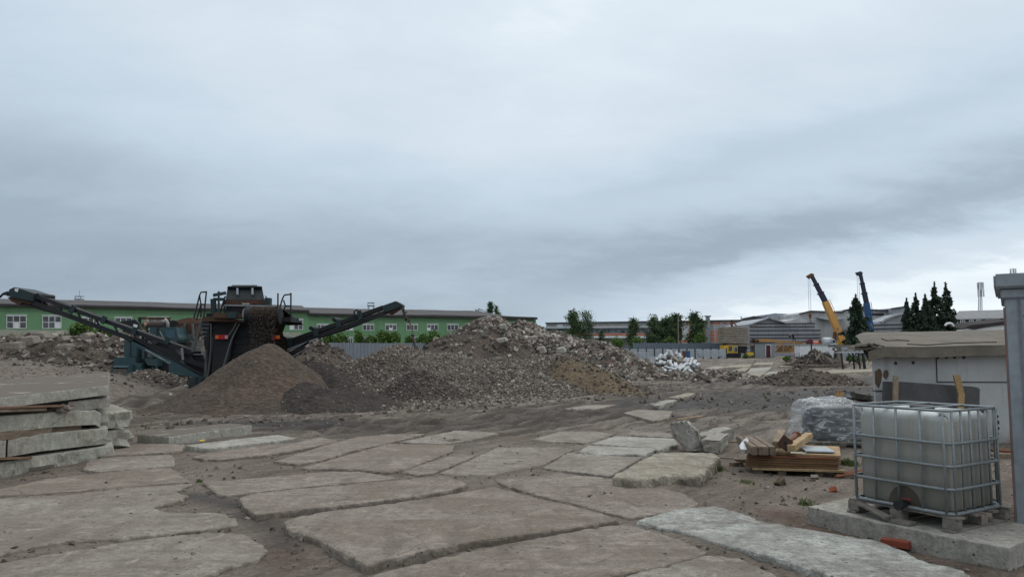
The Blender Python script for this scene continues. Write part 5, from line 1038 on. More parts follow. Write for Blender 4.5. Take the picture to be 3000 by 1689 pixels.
# roof felt: thick draped sheet
nx_, ny_ = 60, 18; V = []; F = []
for j in range(ny_):
    for i in range(nx_):
        s_ = i / (nx_ - 1); t_ = j / (ny_ - 1); x = xl - .28 + (xr - xl + .5) * s_ + t_ * 1.3 * (1 - s_); y = YS - .28 + 3.4 * t_
        z = 2.08 + .38 * min(1, t_ * 1.15) + .06 * s_ - .04 + float(fbm(np.array([x * .9]), np.array([y * 1.3]), 31, 3)[0]) * .07
        z -= .10 * max(0, 1 - s_ / .08) ** 2
        V.append(Vector((x, y, z)))
top = len(V); 
for i in range(nx_): p = V[i]; V.append(Vector((p.x, p.y - .015, p.z - .20 - .05 * float(vn(np.array([p.x * 1.7]), np.array([0.]), 6)[0]))))
for i in range(nx_): p = V[i]; V.append(Vector((p.x, p.y + .25, 1.99)))
for j in range(ny_ - 1):
    for i in range(nx_ - 1): F.append((j * nx_ + i, j * nx_ + i + 1, (j + 1) * nx_ + i + 1, (j + 1) * nx_ + i))
for i in range(nx_ - 1): F += [(i, top + i, top + i + 1, i + 1), (top + i, top + nx_ + i, top + nx_ + i + 1, top + i + 1)]
m = MB(); m.add(V, F); rf = m.build('roof', MAT['felt'], shed)
md = rf.modifiers.new('thick', 'SOLIDIFY'); md.thickness = .02
m = MB(); Zq = lambda zx, zy, dy=0.: W(2250 + zx / 3.4347, 760 + zy / 3.4347, YS - .3 + dy)
m.prism([Zq(860, 915), Zq(905, 872), Zq(990, 840), Zq(1120, 850), Zq(1100, 880), Zq(1000, 905)], (.08, .5, .0)); m.build('loose_felt', MAT['felt'], rf)
m = MB(); pts = [Zq(962 + 32 * math.cos(t), 878 - 32 * math.sin(t)) for t in np.linspace(R(-10), R(200), 9)]
for a, c in zip(pts[:-1], pts[1:]): m.beam(a, c, .5, .03, (0, 0, 1))
m.build('felt_curl', MAT['felt'], rf)
m = MB()
for pth in ([(1140, 795), (1200, 815), (1300, 808), (1420, 816)], [(1060, 842), (1100, 860), (1170, 872)], [(1400, 850), (1600, 858), (1900, 838), (2300, 830)]): m.tube([Zq(x, y, -.02) for x, y in pth], .014, 5)
m.build('felt_fold', plain('fold_dark', (.05, .042, .034)), rf)
m = MB(); m.prism([Zq(1005, 905, .1), Zq(1050, 905, .1), Zq(1060, 1010, .1), Zq(1030, 990, .1)], (.05, .3, 0)); m.build('torn_edge', plain('torn', (.03, .026, .023)), shed)
m = MB(); m.beam(Zq(985, 905, .15), Zq(1120, 902, .15), .1, .06); m.build('eave_board', MAT['wood_grey'], shed)
# sheet and stakes leaning on the shed
Z5 = lambda zx, zy, Y: W(2250 + zx / 3.4347, 760 + zy / 3.4347, Y)
m = MB(); m.prism([Z5(1160, 1226, 15.55), Z5(1320, 1226, 15.55), Z5(2055, 1276, 15.55), Z5(2105, 1284, 15.55), Z5(2132, 1302, 15.55), Z5(2126, 1640, 15.3), Z5(1150, 1640, 15.3)], (0, .03, 0)); m.thing('rubber_sheet', paint('sheet_dark', (.045, .046, .05), (.08, .07, .06), .5, .7), 'large dark rubber sheet leaning on the shed wall behind the tank', 'sheet')
m = MB(); m.beam(Z5(1283, 1172, 15.45), Z5(1278, 1650, 15.1), .1, .05, (0, 1, 0)); m.thing('wood_stake', MAT['wood_old'], 'upright wooden stake in front of the dark sheet, left end', 'stake')
m = MB(); m.beam(Z5(1895, 1162, 15.4), Z5(1945, 1360, 15.3), .13, .04, (0, 1, 0)); m.beam(Z5(1945, 1350, 15.3), Z5(1932, 1650, 15.1), .12, .04, (0, 1, 0)); m.thing('wood_stake', wood('wood_yellow', (.33, .22, .11)), 'bent split yellowish stake in front of the dark sheet, right end', 'stake')
plank('wood_plank', 'rusty brown planks lying at the foot of the shed wall', G(2905, 1318, .04), G(2985, 1322, .04), .3, .05, 'rust_red', 'board')
plank('wood_beam', 'pale timber lying by the cabin behind the tank', G(2900, 1336, .06), G(2985, 1338, .06), .16, .12, 'wood_old', 'timber')

# ------------------------------------------------------------------ metal cabin at the right edge
YC = 7.9; x0 = W(2948, 1000, YC).x; cA = math.atan2(x0, YC); CX = Vector((math.cos(cA), -math.sin(cA), 0)); CY = Vector((math.sin(cA), math.cos(cA), 0)); CR = Matrix((CX, CY, Vector((0, 0, 1)))).transposed()
c0_ = Vector((x0, YC, 0)); cab_ = empty('metal_cabin', c0_ + CX * 1.0 + CY * .9, 'grey sheet metal cabin corner at the right picture edge', 'cabin')
def CB(u, v, z): return c0_ + CX * u + CY * v + Vector((0, 0, z))
zc = W(2931, 845, YC).z; zt = W(2931, 803, YC).z; RL = 1.6
MB().box(CB(RL / 2, .9, zc / 2 - .02), (RL, 1.8, zc), CR).build('wall', MAT['steel_grey'], cab_, bevel=.012)
MB().box(CB(RL / 2, .9, (zc + zt) / 2), (RL + .17, 1.97, zt - zc), CR).build('roof_fascia', MAT['steel_grey'], cab_, bevel=.02)
MB().box(CB(RL / 2, .9, zc - .055), (RL + .06, 1.86, .1), CR).build('trim', MAT['steel_grey'], cab_, bevel=.01)
MB().box(CB(-.006, .012, zc / 2 - .1), (.012, .02, zc - .2), CR).build('corner_strip', plain('red_edge', (.2, .1, .085)), cab_)
MB().box(CB(.13, -.006, zc / 2 - .06), (.02, .012, zc - .12), CR).build('panel_joint', paint('joint', (.16, .175, .19)), cab_)
for k in range(11): MB().lathe(CB(.17, -.004, .35 + k * .2), [(.001, -.006), (.008, -.005), (.01, .006)], 7, 'Y').build('rivet', MAT['galv'], cab_)

# ------------------------------------------------------------------ film wrapped pallet
pb = G(2440, 1300, .0); bx = XW(2430, 15.3)
pw = empty('pallet', (bx, 15.6, 0), 'dark wooden pallet under the film wrapped bags', 'pallet')
for k in range(5): MB().beam(Vector((bx - .62, 15.1 + .25 * k, .15)), Vector((bx + .75, 15.1 + .25 * k, .15)), .13, .025).build('deck_board', MAT['wood_old'], pw)
for i in range(3):
    for k in range(3): MB().box((bx - .55 + .6 * i, 15.12 + .48 * k, .075), (.13, .13, .12)).build('block', MAT['wood_old'], pw)
for k in range(3): MB().beam(Vector((bx - .62, 15.12 + .48 * k, .012)), Vector((bx + .75, 15.12 + .48 * k, .012)), .1, .022).build('bottom_board', MAT['wood_old'], pw)
def lump(name, c, rx, ry, h, amp, sc, seed, m, n=44, k=26, boxy=.35):
    V = []; F = []
    for j in range(k):
        ph = math.pi / 2 * j / (k - 1)
        for i in range(n):
            t = 2 * math.pi * i / n; ct, st_ = math.cos(t), math.sin(t); e = boxy
            sx, sy = math.copysign(abs(ct) ** e, ct), math.copysign(abs(st_) ** e, st_)
            rxy = math.cos(ph) ** .38; zz = math.sin(ph) ** .8
            x, y, z = sx * rx * rxy, sy * ry * rxy, h * zz
            d = float(fbm(np.array([x * sc + z * sc * .7]), np.array([y * sc + z * sc * 1.3 + seed]), seed, 4, .6)[0]) * amp * 2
            V.append(Vector((c[0] + x * (1 + d), c[1] + y * (1 + d), c[2] + z * (1 + d * .8))))
    for j in range(k - 1):
        for i in range(n): F.append((j * n + i, j * n + (i + 1) % n, (j + 1) * n + (i + 1) % n, (j + 1) * n + i))
    F.append(tuple(range(n))); m_ = MB(); m_.add(V, F); return m_
wl = lump('bags', (bx + .06, 15.55, .17), .54, .48, .68, .16, 2.6, 3, None)
bags = wl.thing('dark_bags', paint('bag', (.035, .04, .045), (.09, .1, .11), .6, .45), 'dark filled bags piled on the pallet inside the plastic film', 'bags', smooth=True)
b = NB('film'); v_ = b.vec((1.2, 1.2, 3.0), (R(25), R(30), 0), rnd=False); tr = b.n('ShaderNodeBsdfTransparent'); mx_ = b.n('ShaderNodeMixShader'); cr = b.noise(v_, 3.2, 5, .6, 1.2); big = b.noise(b.vec(rnd=False), 1.6, 3, .5)
ly = b.n('ShaderNodeLayerWeight'); ly.inputs[0].default_value = .35
op = b.math('ADD', b.ramp(cr, [(.44, .06), (.56, .16), (.62, .55), (.66, .2)]), b.math('MULTIPLY', ly.outputs['Facing'], .4)); op = b.math('ADD', op, b.ramp(big, [(.52, 0), (.68, .14)]))
b.fin((.6, .63, .65), .16, 0, b.bump(cr, .5, .05), .7); b.l(op, mx_.inputs[0]); b.l(tr.outputs[0], mx_.inputs[1]); b.l(b.p.outputs[0], mx_.inputs[2]); b.l(mx_.outputs[0], b.out.inputs[0]); MAT['film'] = b.m
wf = lump('film', (bx - .03, 15.55, .1), .68, .57, 0.88, .2, 2.4, 11, None, 64, 34)
wf.thing('plastic_film', MAT['film'], 'crumpled clear plastic film over the dark bags on the pallet', 'film', smooth=True)

# ------------------------------------------------------------------ stack of boards with timbers
C6 = lambda zx, zy, Y: W(2150 + zx * .16555, 1180 + zy * .16555, Y)
YP = 12.0
def q4(l, r, yl, yr, z, dz, dep=(.46, 1.1, 0)):
    a, c = W(l, 1300, YP), W(r, 1300, YP); a = Vector((a.x, yl, z)); c = Vector((c.x, yr, z)); d = Vector(dep)
    return MB().prism([a, c, c + d, a + d], (0, 0, dz))
pp = empty('pallet', (XW(2310, 12.4), 12.5, 0), 'low pallet under the stack of old chipboard sheets', 'pallet')
for k, yy in enumerate((11.95, 12.4, 12.9)):
    MB().beam((XW(2182, 12.1), yy + .0, .125), (XW(2424, 12.1), yy - .25, .125), .1, .03).build('deck_board', MAT['wood_new' if k == 0 else 'wood_old'], pp)
for px in (2200, 2262, 2360, 2415):
    for yy in (12.0, 12.9): MB().box((XW(px, 12.1), yy - (px - 2182) / 242 * .22, .055), (.12, .1, .11)).build('block', MAT['wood_old'], pp)
labs = ['lowest dark chipboard sheet of the stack on the low pallet', 'second dark chipboard sheet from the bottom of the stack', 'third chipboard sheet of the stack with a chipped corner', 'fourth chipboard sheet of the stack, slightly shifted right', 'fifth reddish chipboard sheet just below the top one', 'bright yellow chipboard sheet on top of the stack']
for k in range(6):
    l, r = (2178 + k * 2 + (k % 2) * 4, 2430 + (k % 3) * 4); 
    if k == 5: l, r = 2262, 2441
    q4(l, r, 12.0 + (.08 if k == 5 else 0), 11.72 + .02 * (k % 2), .145 + k * .036, .03).thing('chipboard_sheet', MAT['osb' if k == 5 else 'osb_dark' if k < 3 else 'rust_red' if k == 4 else 'osb_dark'], labs[k], 'board', 'chipboard sheets in the stack')
zt_ = .145 + 6 * .036
TB = 'timbers on top of the chipboard stack'
tim = wood('timber_brown', (.2, .155, .118))
for i, (zx0, zx1, lab) in enumerate(((262, 375, 'brown square timber on the stack, leftmost of three side by side'), (385, 570, 'widest brown timber in the middle of the three side by side'), (578, 695, 'brown square timber on the stack, rightmost of three side by side'))):
    a, c = C6(zx0, 830, 11.85), C6(zx1, 830, 11.85); w_ = c.x - a.x; xm = (a.x + c.x) / 2
    MB().beam((xm, 11.72, zt_ + .065), (xm + .12, 12.9, zt_ + .10), w_ * .95, .13).thing('wood_beam', tim, lab, 'timber', TB, bevel=.008)
MB().beam(C6(760, 740, 11.95), C6(850, 520, 12.75) , .13, .11).thing('wood_beam', wood('timber_crack', (.26, .2, .14)), 'cracked square timber beside the rusty pipe flange', 'timber', TB, bevel=.006)
fl_ = empty('pipe', C6(905, 700, 11.9), 'rusty steel pipe with a square flange on the board stack', 'pipe')
fc = C6(905, 705, 11.9); MB().box(fc, (.19, .02, .19), Matrix.Rotation(R(38), 3, 'Y')).build('flange', MAT['rust'], fl_, bevel=.004)
m = MB(); m.tube([fc + Vector((0, .02, 0)), C6(1085, 575, 12.55)], .045, 10); m.build('tube', plain('pipe_pink', (.17, .095, .075), .85), fl_)
MB().lathe(fc - Vector((0, .012, 0)), [(.001, -.001), (.025, 0), (.025, .004)], 12, 'Y').build('bore', BK, fl_)
MB().lathe(C6(1110, 560, 12.6), [(.04, -.06), (.06, -.05), (.06, .05), (.04, .06)], 10, 'Y').build('coupling', MAT['rust_red'], fl_)
MB().beam(C6(1010, 800, 11.82) , C6(1330, 570, 12.85), .12, .1).thing('wood_beam', MAT['wood_new'], 'fresh yellow timber lying aslant across the boards', 'timber', TB, bevel=.005)
a = Vector((XW(2345, 12), 12.0, zt_ + .012)); ex_ = Vector((.43, -.1, 0)); ey_ = Vector((.12, .62, 0)); MB().prism([a, a + ex_, a + ex_ + ey_, a + ey_], (0, 0, .02)).thing('metal_tray', paint('tray', (.33, .37, .4), (.2, .21, .22), .3, .35), 'pale grey sheet metal tray on the yellow chipboard', 'tray', bevel=.004)
m = MB(); m.prism([C6(1010, 862, 11.68), C6(1180, 866, 11.66), C6(1285, 872, 11.64), C6(1280, 900, 11.64), C6(1235, 902, 11.64), C6(1190, 885, 11.65), C6(1010, 880, 11.66)], (0, .02, 0)); m.thing('plastic_rag', plain('rag', (.5, .47, .4), .7), 'cream plastic strip hanging from the front edge of the boards', 'strip')
m = MB(); m.prism([C6(108, 820, 12.1), C6(150, 750, 12.2), C6(215, 695, 12.3), C6(262, 670, 12.3), C6(270, 700, 12.2), C6(255, 770, 12.1), C6(240, 828, 12.05), C6(170, 822, 12.05)], (.02, .12, .05)); m.thing('plastic_bag', plain('bag_white', (.52, .54, .56), .5), 'white plastic bag at the left corner of the board stack', 'bag', bevel=.01)
OF = 'scrap boards left of the board stack'
plank('wood_plank', 'thin light scrap lath left of the white bag', G(2130, 1292, .05), G(2196, 1296, .05), .05, .03, 'wood_new', 'board', OF)
plank('wood_plank', 'scrap board on the ground left of the stack, nearer', G(2106, 1340, .04), G(2168, 1344, .04), .09, .03, 'wood_old', 'board', OF)
plank('wood_plank', 'short thick scrap timber touching the left end of the low pallet', G(2142, 1362, .05), G(2182, 1358, .05), .1, .09, 'wood_old', 'board', OF)
plank('wood_plank', 'long lath lying on the dirt beyond the broken blocks', G(1984, 1228, .05), G(2058, 1218, .05), .08, .03, 'wood_new', 'board', OF)
m = MB()
RB = 'rusty bars beside the tank'
for i in range(9):
    p = G(2440 + (i % 3) * 5, 1388 + i * .9, .03 + .02 * (i % 3)); q = p + Vector((.62 + .05 * random.random(), .28 + .05 * random.random(), .02)); MB().tube([p, q], .014, 6).thing('rusty_bar', MAT['rust_red'], 'thin rusty bar in the bundle on the ground left of the tank', 'bar', RB)
for px, py, lab, s_, mm in ((2286, 1414, 'yellowish crumpled scrap on the bare ground below the board stack', .09, 'soil_tan'), (2441, 1436, 'red brick fragment on the bare ground near the tank slab', .055, 'brick'), (2387, 1396, 'rounded grey pebble below the board stack', .07, 'slab_grey'), (592, 1290, 'yellow leafy scrap in front of the ribbed slab', .045, 'yellow')):
    p = G(px, py, gz(*G(px, py)[:2]) + .02); o = stones('debris_piece' if mm != 'brick' else 'brick_fragment', np.array([p]), np.array([s_ * 1.6]), MAT[mm], loc=tuple(p), kind='thing', seed=px); tag(o, lab, 'debris')
m = MB(); pth = [G(1858, 1146, .08), G(1878, 1140, .1), G(1895, 1130, .12), G(1899, 1124, .1)]; m.tube(pth, .04, 6); m.thing('pipe', MAT['rust'], 'thin dark curved pipe lying on the dirt track', 'pipe')
# ------------------------------------------------------------------ buildings
def up(z): return Vector((0, 0, z))
b = NB('green_wall'); v_ = b.vec(rnd=False); n_ = b.noise(v_, .35, 7, .65); st = b.noise(b.vec((.8, .8, .12), rnd=False), .6, 6, .65)
col = b.mix(b.ramp(n_, [(.35, 0), (.7, 1)]), (.125, .25, .128), (.15, .28, .155)); col = b.mix(b.ramp(st, [(.5, 0), (.8, .5)]), col, (.055, .1, .06)); MAT['green_wall'] = b.fin(col, .9, 0, b.bump(b.noise(v_, 3, 5), .2, .05))
MAT['plinth'] = paint('plinth', (.3, .31, .25), (.16, .2, .14), .5, .9, 0, .4)
MAT['roof_grey'] = paint('roof_grey', (.078, .073, .075), (.05, .045, .045), .6, .9, 0, .35)
MAT['roof_dark'] = paint('roof_dark', (.035, .03, .032), (.09, .075, .06), .5, .9, 0, .6)
P0 = Vector((-79, 115, 0)); fd = Vector((1, .441, 0)).normalized(); fn = Vector((fd.y, -fd.x, 0))
def window(plane, x0, x1, y0, y1, cols, rows, parent, lintel=True, frame='white_frame', curtain=0, sub_n=None, bar=.09):
    P_, n_ = plane; n_ = Vector(n_); a, c, d, e = (onplane(x, y, P_, n_) for x, y in ((x0, y0), (x1, y0), (x1, y1), (x0, y1)))
    o = n_ * .03; ex = (c - a); ez = (e - a); m = MB()
    for k in range(cols + 1): p = a + ex * k / cols; m.beam(p + o * 1.5, p + ez + o * 1.5, bar, .07, n_)
    for k in range(rows + 1): p = a + ez * k / rows; m.beam(p + o * 1.5 - ex.normalized() * bar / 2, p + ex + o * 1.5 + ex.normalized() * bar / 2, .068, bar, (0, 0, 1))
    if lintel: m.beam(a + up(.18) + o - ex * .06, c + up(.18) + o + ex * .06, .12, .12)
    w = m.build('window', MAT[frame], parent)
    MB().prism([a, c, d, e], n_ * .02).build('pane', MAT['glass_dark'], w)
    if curtain:
        k = curtain % 3; q = MB(); s0, s1 = ((.03, .3), (.36, .63), (.68, .97))[k]; q.prism([a + ex * s0 + ez * .5, a + ex * s1 + ez * .5, a + ex * s1 + ez * .97, a + ex * s0 + ez * .97], n_ * .025); q.build('blind', MAT['white'], w)
    return w
def fpt(px, z): p = onplane(px, 900, P0, fn); return Vector((p.x, p.y, z))
def longhouse(label, pxa, pxb, H, ridge, band, seed):
    a, c = fpt(pxa, 0), fpt(pxb, 0); back = -fn * 18
    r = empty('industrial_building', (a + c) / 2 + back / 2, label, 'building')
    m = MB(); m.prism([a - up(.5), c - up(.5), c + up(H), a + up(H)], back); m.build('wall', MAT['green_wall'], r)
    if band: 
        for (b0, b1) in band: MB().prism([onplane(b0, 0, P0, fn).xy.to_3d() + up(3.74), onplane(b1, 0, P0, fn).xy.to_3d() + up(3.74), onplane(b1, 0, P0, fn).xy.to_3d() + up(5.0), onplane(b0, 0, P0, fn).xy.to_3d() + up(5.0)], fn * .06).build('wall_band', MAT['plinth'], r)
    N = 40; V = []; F = []; rr = random.Random(seed); ov = fn * .7
    for i in range(N + 1):
        t = i / N; p = a + (c - a) * t; w1 = float(fbm(np.array([t * 9 + seed]), np.array([.3]), seed, 3)[0]); hip = max(0, 1 - (1 - t) * (c - a).length / 9) if pxb > 1500 else 0
        e0 = p + ov + up(H + .02 + w1 * .15); V += [e0, e0 + up(.45 + w1 * .25), p + back * .28 + up(H + .45 + ridge * .55 * (1 - hip) + w1 * .3), p + back * .5 + up(H + .45 + ridge * (1 - hip * .9) + w1 * .3), p + back + up(H + .4)]
    for i in range(N):
        for k in range(4): F.append((i * 5 + k, (i + 1) * 5 + k, (i + 1) * 5 + k + 1, i * 5 + k + 1))
    F.append(tuple(range(5))); F.append(tuple(range(N * 5, N * 5 + 5)))
    m = MB(); m.add(V, F); m.build('roof', MAT['roof_grey'], r)
    m = MB(); m.beam(a + ov * 1.05 + up(H + .14), c + ov * 1.05 + up(H + .14), .12, .3); m.build('gutter', MAT['roof_dark'], r)
    m = MB(); m.beam(a + fn * .1 + up(H - .55), c + fn * .1 + up(H - .55), .12, .12); m.build('cornice', plain('cornice', (.16, .25, .16)), r)
    return r
g1 = longhouse('long green plastered workshop, higher left section with large windows', -260, 905, 8.55, 1.3, [(-260, 905)], 3)
g2 = longhouse('long green plastered workshop, lower right section with small windows', 905, 1570, 8.0, 1.5, None, 8)
pln = (P0, fn)
for i, (x0, x1, y0, y1) in enumerate([(20, 77, 925, 961), (125, 179, 926, 961), (242, 291, 931, 962), (337, 386, 931, 962), (434, 492, 931, 962), (545, 590, 934, 963), (640, 682, 935, 964), (738, 778, 936, 964), (849, 887, 937, 965), (-90, -30, 924, 960)]): window(pln, x0, x1, y0, y1, 3, 2, g1, curtain=i + 1)
for i, x in enumerate((945, 1018, 1079, 1145, 1207, 1267, 1326, 1380, 1432, 1482, 1530)):
    window(pln, x - 16, x + 16, 951, 967, 3, 1, g2, curtain=(i + 1) if i % 2 else 0)
    window(pln, x - 15, x + 15, 990, 1008, 5, 1, g2, bar=.06)
for px, lab in ((-170, 'x'),): pass
# small watch towers on the roof
for px, y0, y1, nm in ((232, 868, 893, 'small roof tower with a mast on the green workshop, left one'), (1087, 887, 912, 'small roof tower on the green workshop, right one above the conveyor')):
    Yt = 132; c = W(px, y0 + 8, Yt); w_ = .55; z0 = W(px, y1 + 6, Yt).z; r = empty('roof_tower', (c.x, Yt, z0), nm, 'tower', 'roof towers on the green workshop')
    for sx in (-1, 1):
        for sy in (-1, 1): MB().beam((c.x + sx * .45, Yt + sy * .45, z0), (c.x + sx * .45, Yt + sy * .45, c.z), .1).build('leg', MAT['steel_grey'], r)
    MB().box((c.x, Yt, c.z), (1.15, 1.15, .18)).build('platform', MAT['steel_grey'], r); MB().box((c.x, Yt, c.z + .5), (1.1, 1.1, .12)).build('canopy', MAT['steel_grey'], r)
    for sx in (-1, 1): MB().beam((c.x + sx * .48, Yt - .4, c.z), (c.x + sx * .48, Yt - .4, c.z + .5), .08).build('canopy_post', MAT['steel_grey'], r)
    if px < 500: MB().beam((c.x, Yt, c.z + .5), (c.x, Yt, c.z + 1.6), .05).build('mast', MAT['steel_grey'], r)
# ---- orange and grey factory
MAT['grey_wall'] = paint('grey_wall', (.4, .42, .43), (.26, .27, .27), .5, .9, 0, .3); MAT['pale_roof'] = paint('pale_roof', (.45, .47, .5), (.3, .3, .32), .4, .8, 0, .3)
Pf = W(1600, 960, 186); Pg = W(2235, 960, 166); Pf.z = Pg.z = 0; fdir = (Pg - Pf).normalized(); fnn = Vector((fdir.y, -fdir.x, 0)); plf = (Pf, fnn)
fac = empty('factory_building', (Pf + Pg) / 2 - fnn * 10, 'long grey factory with orange panels and a row of windows', 'building')
HF = 8.35
m = MB(); m.prism([Pf, Pg + fdir * 1, Pg + fdir * 1 + up(HF), Pf + up(HF)], -fnn * 20); m.build('wall', MAT['grey_wall'], fac)
m = MB(); m.beam(Pf + up(HF + .1) + fnn * .2, Pg + fdir + up(HF + .1) + fnn * .2, .9, .3); ga = onplane(2130, 0, *plf).xy.to_3d(); gb = onplane(2238, 0, *plf).xy.to_3d(); m.prism([ga + up(HF), gb + up(HF), gb + up(HF + .15), (ga + gb) / 2 + up(HF + 1.05)], -fnn * 20); m.build('roof', MAT['roof_grey'], fac)
def panel(plane, x0, x1, y0, y1, parent, m='orange', nm='panel'):
    P_, n_ = plane; MB().prism([onplane(x, y, P_, n_) for x, y in ((x0, y0), (x1, y0), (x1, y1), (x0, y1))], Vector(n_) * .05).build(nm, MAT[m], parent)
for x in range(1735, 2010, 21): panel(plf, x, x + 12, 953, 959, fac)
for x in (2010, 2030, 2060, 2082, 2098, 2118, 2163, 2180): 
    panel(plf, x, x + 11, 943, 951, fac); window(plf, x, x + 11, 952.5, 965, 3, 2, fac, False, bar=.12)
    panel(plf, x, x + 11, 967, 974, fac); panel(plf, x, x + 11, 976, 985, fac); panel(plf, x, x + 11, 987, 1001, fac)
p = onplane(2075, 960, *plf); MB().beam(Vector((p.x, p.y, 0)) + fnn * .6, Vector((p.x, p.y, 9.4)) + fnn * .6, .8, .8, (0, 1, 0)).build('duct', MAT['steel_grey'], fac); MB().box(Vector((p.x, p.y, 9.5)) + fnn * .6, (1.3, 1.3, .25)).build('duct_cap', MAT['steel_grey'], fac)
p = onplane(2173, 960, *plf); MB().tube([Vector((p.x, p.y, .5)) + fnn * .4, Vector((p.x, p.y, 9.3)) + fnn * .4], .17, 8).build('flue', MAT['pale_roof'], fac)
Pa = W(1578, 970, 168); Pb_ = W(1998, 970, 157); Pa.z = Pb_.z = 0; ad = (Pb_ - Pa).normalized(); an = Vector((ad.y, -ad.x, 0)); pla = (Pa, an)
ann = empty('factory_annex', (Pa + Pb_) / 2 - an * 6, 'low annex with dark glazing strip and orange stripe before the factory', 'building')
HA = W(1790, 959, 162).z
m = MB(); m.prism([Pa, Pb_, Pb_ + up(HA), Pa + up(HA)], -an * 11); m.build('wall', MAT['grey_wall'], ann)
m = MB(); m.beam(Pa + up(HA + .1) + an * .3, Pb_ + up(HA + .1) + an * .3, 1.6, .35); m.build('roof_edge', MAT['pale_roof'], ann)
panel(pla, 1608, 1996, 963, 974.5, ann, 'glass', 'glazing')
for x in range(1612, 1990, 11): panel((Pa + an * .06, an), x, x + 1.2, 963, 974.5, ann, 'steel_grey', 'mullion')
panel((Pa + an * .06, an), 1608, 1996, 967.6, 968.6, ann, 'steel_grey', 'mullion')
panel(pla, 1606, 1996, 976, 982, ann); panel((Pa + an * .02, an), 1578, 1607, 958, 978, ann, 'maroon', 'end_panel')
m = MB(); q0, q1 = onplane(1600, 986, *pla), onplane(1996, 986, *pla); m.prism([q0, q1, q1 + an * 3 - up(.35), q0 + an * 3 - up(.35)], up(.25)); m.build('lower_roof', MAT['pale_roof'], ann)
for x in (1712, 1743, 1771, 1788, 1808, 1829, 1890, 1906): window(pla, x, x + 14, 991, 1003, 4, 2, ann, False, bar=.11)
panel(pla, 1632, 1641, 991, 1005, ann); panel(pla, 1663, 1673, 988, 1005, ann); panel(pla, 1990, 2020, 997, 1003, ann)
hut = MB().box((Pa + ad * 3.2 - an * 6) + up(HA + .55), (1.3, 1.3, 1.1)).build('roof_hut', MAT['pale_roof'], ann); MB().box((Pa + ad * 3.2 - an * 6) + up(HA + 1.18), (1.8, 1.8, .16)).build('hut_roof', MAT['roof_dark'], hut)
sg = empty('road_sign', W(1659, 1012, 120), 'white sign with red edge and a black ring behind the rubble', 'sign'); q = W(1659, 993, 120)
MB().box((q.x, 120, q.z), (.52, .05, .78)).build('board', MAT['white'], sg); MB().beam((q.x, 120.05, .6), (q.x, 120.05, q.z), .07).build('post', MAT['steel_grey'], sg)
MB().box((q.x + .235, 119.965, q.z), (.04, .02, .76)).build('red_edge', MAT['red'], sg); MB().box((q.x - .235, 119.965, q.z), (.04, .02, .76)).build('red_edge', MAT['red'], sg)
m = MB(); rg_ = [Vector((q.x + .13 * math.cos(t), 119.95, q.z - .16 + .13 * math.sin(t))) for t in np.linspace(0, 6.283, 15)]; m.tube(rg_, .035, 5, cap=False); m.build('ring', MAT['black_steel'], sg)
# ---- grey halls
b = NB('hall_panels'); v_ = b.vec(rnd=False); br = b.n('ShaderNodeTexBrick'); br.offset = .5; br.inputs['Scale'].default_value = 1; br.inputs['Brick Width'].default_value = 3; br.inputs['Row Height'].default_value = 1.5; br.inputs['Mortar Size'].default_value = .03
sx = b.n('ShaderNodeSeparateXYZ'); b.l(v_, sx.inputs[0]); cx = b.n('ShaderNodeCombineXYZ'); b.l(sx.outputs[0], cx.inputs[0]); b.l(sx.outputs[2], cx.inputs[1]); b.l(cx.outputs[0], br.inputs[0])
br.inputs['Color1'].default_value = (.28, .3, .335, 1); br.inputs['Color2'].default_value = (.345, .36, .385, 1); br.inputs['Mortar'].default_value = (.1, .11, .125, 1)
st = b.noise(b.vec((1, 1, .15), rnd=False), .5, 6, .65); MAT['hall_panels'] = b.fin(b.mix(b.ramp(st, [(.45, 0), (.75, .5)]), br.outputs[0], (.15, .16, .175)), .85, 0, b.bump(b.noise(v_, 1, 4), .2, .05))
b = NB('hall_plaster'); v_ = b.vec(rnd=False); st = b.noise(b.vec((.9, .9, .16), rnd=False), .5, 7, .66); n_ = b.noise(v_, .3, 6, .6)
MAT['hall_plaster'] = b.fin(b.mix(b.ramp(st, [(.46, 0), (.75, .65)]), b.mix(b.ramp(n_, [(.35, 0), (.65, 1)]), (.36, .36, .35), (.44, .445, .45)), (.15, .15, .145)), .9)
MAT['hall_roof'] = paint('hall_roof', (.36, .385, .41), (.2, .21, .22), .5, .6, .1, .3)
Z4 = lambda zx, zy, Y: W(1700 + zx / 3.4347, 780 + zy / 3.4347, Y)
YH = 150
hall1 = empty('industrial_hall', (Z4(1890, 600, YH).x, YH + 10, 0), 'grey gabled hall clad in horizontal panel bands, left of the cranes', 'building')
def face(pts, Zf, Y, depth, nm, mat, par): return MB().prism([Zf(x, y, Y) for x, y in pts], (0, depth, 0)).build(nm, MAT[mat], par)
face([(1705, 900), (1705, 580), (1890, 517), (2070, 568), (2362, 568), (2362, 640), (2418, 640), (2418, 900)], Z4, YH, 25, 'wall', 'hall_panels', hall1)
m = MB()
for (a, c) in (((1698, 585), (1890, 516)), ((1890, 516), (2075, 570)), ((1890, 512), (1990, 520))): m.beam(Z4(*a, YH - .3), Z4(*c, YH - .3), 1.0, .22, (0, 0, 1))
m.build('roof', MAT['hall_roof'], hall1)
for k, zy in enumerate((572, 604, 641, 683, 718, 755)):
    MB().beam(Z4(1705, zy + 3, YH - .06), Z4(2362 if zy < 640 else 2418, zy - 1, YH - .06), .3, .13).build('ledge', MAT['roof_dark'], hall1)
hall2 = empty('industrial_hall', (Z4(2400, 600, YH + 4).x, YH + 14, 0), 'tall pale grey plastered hall with a slanting canopy behind the yellow boom', 'building')
Z5b = lambda zx, zy, Y: W(2250 + zx / 3.4347, 760 + zy / 3.4347, Y)
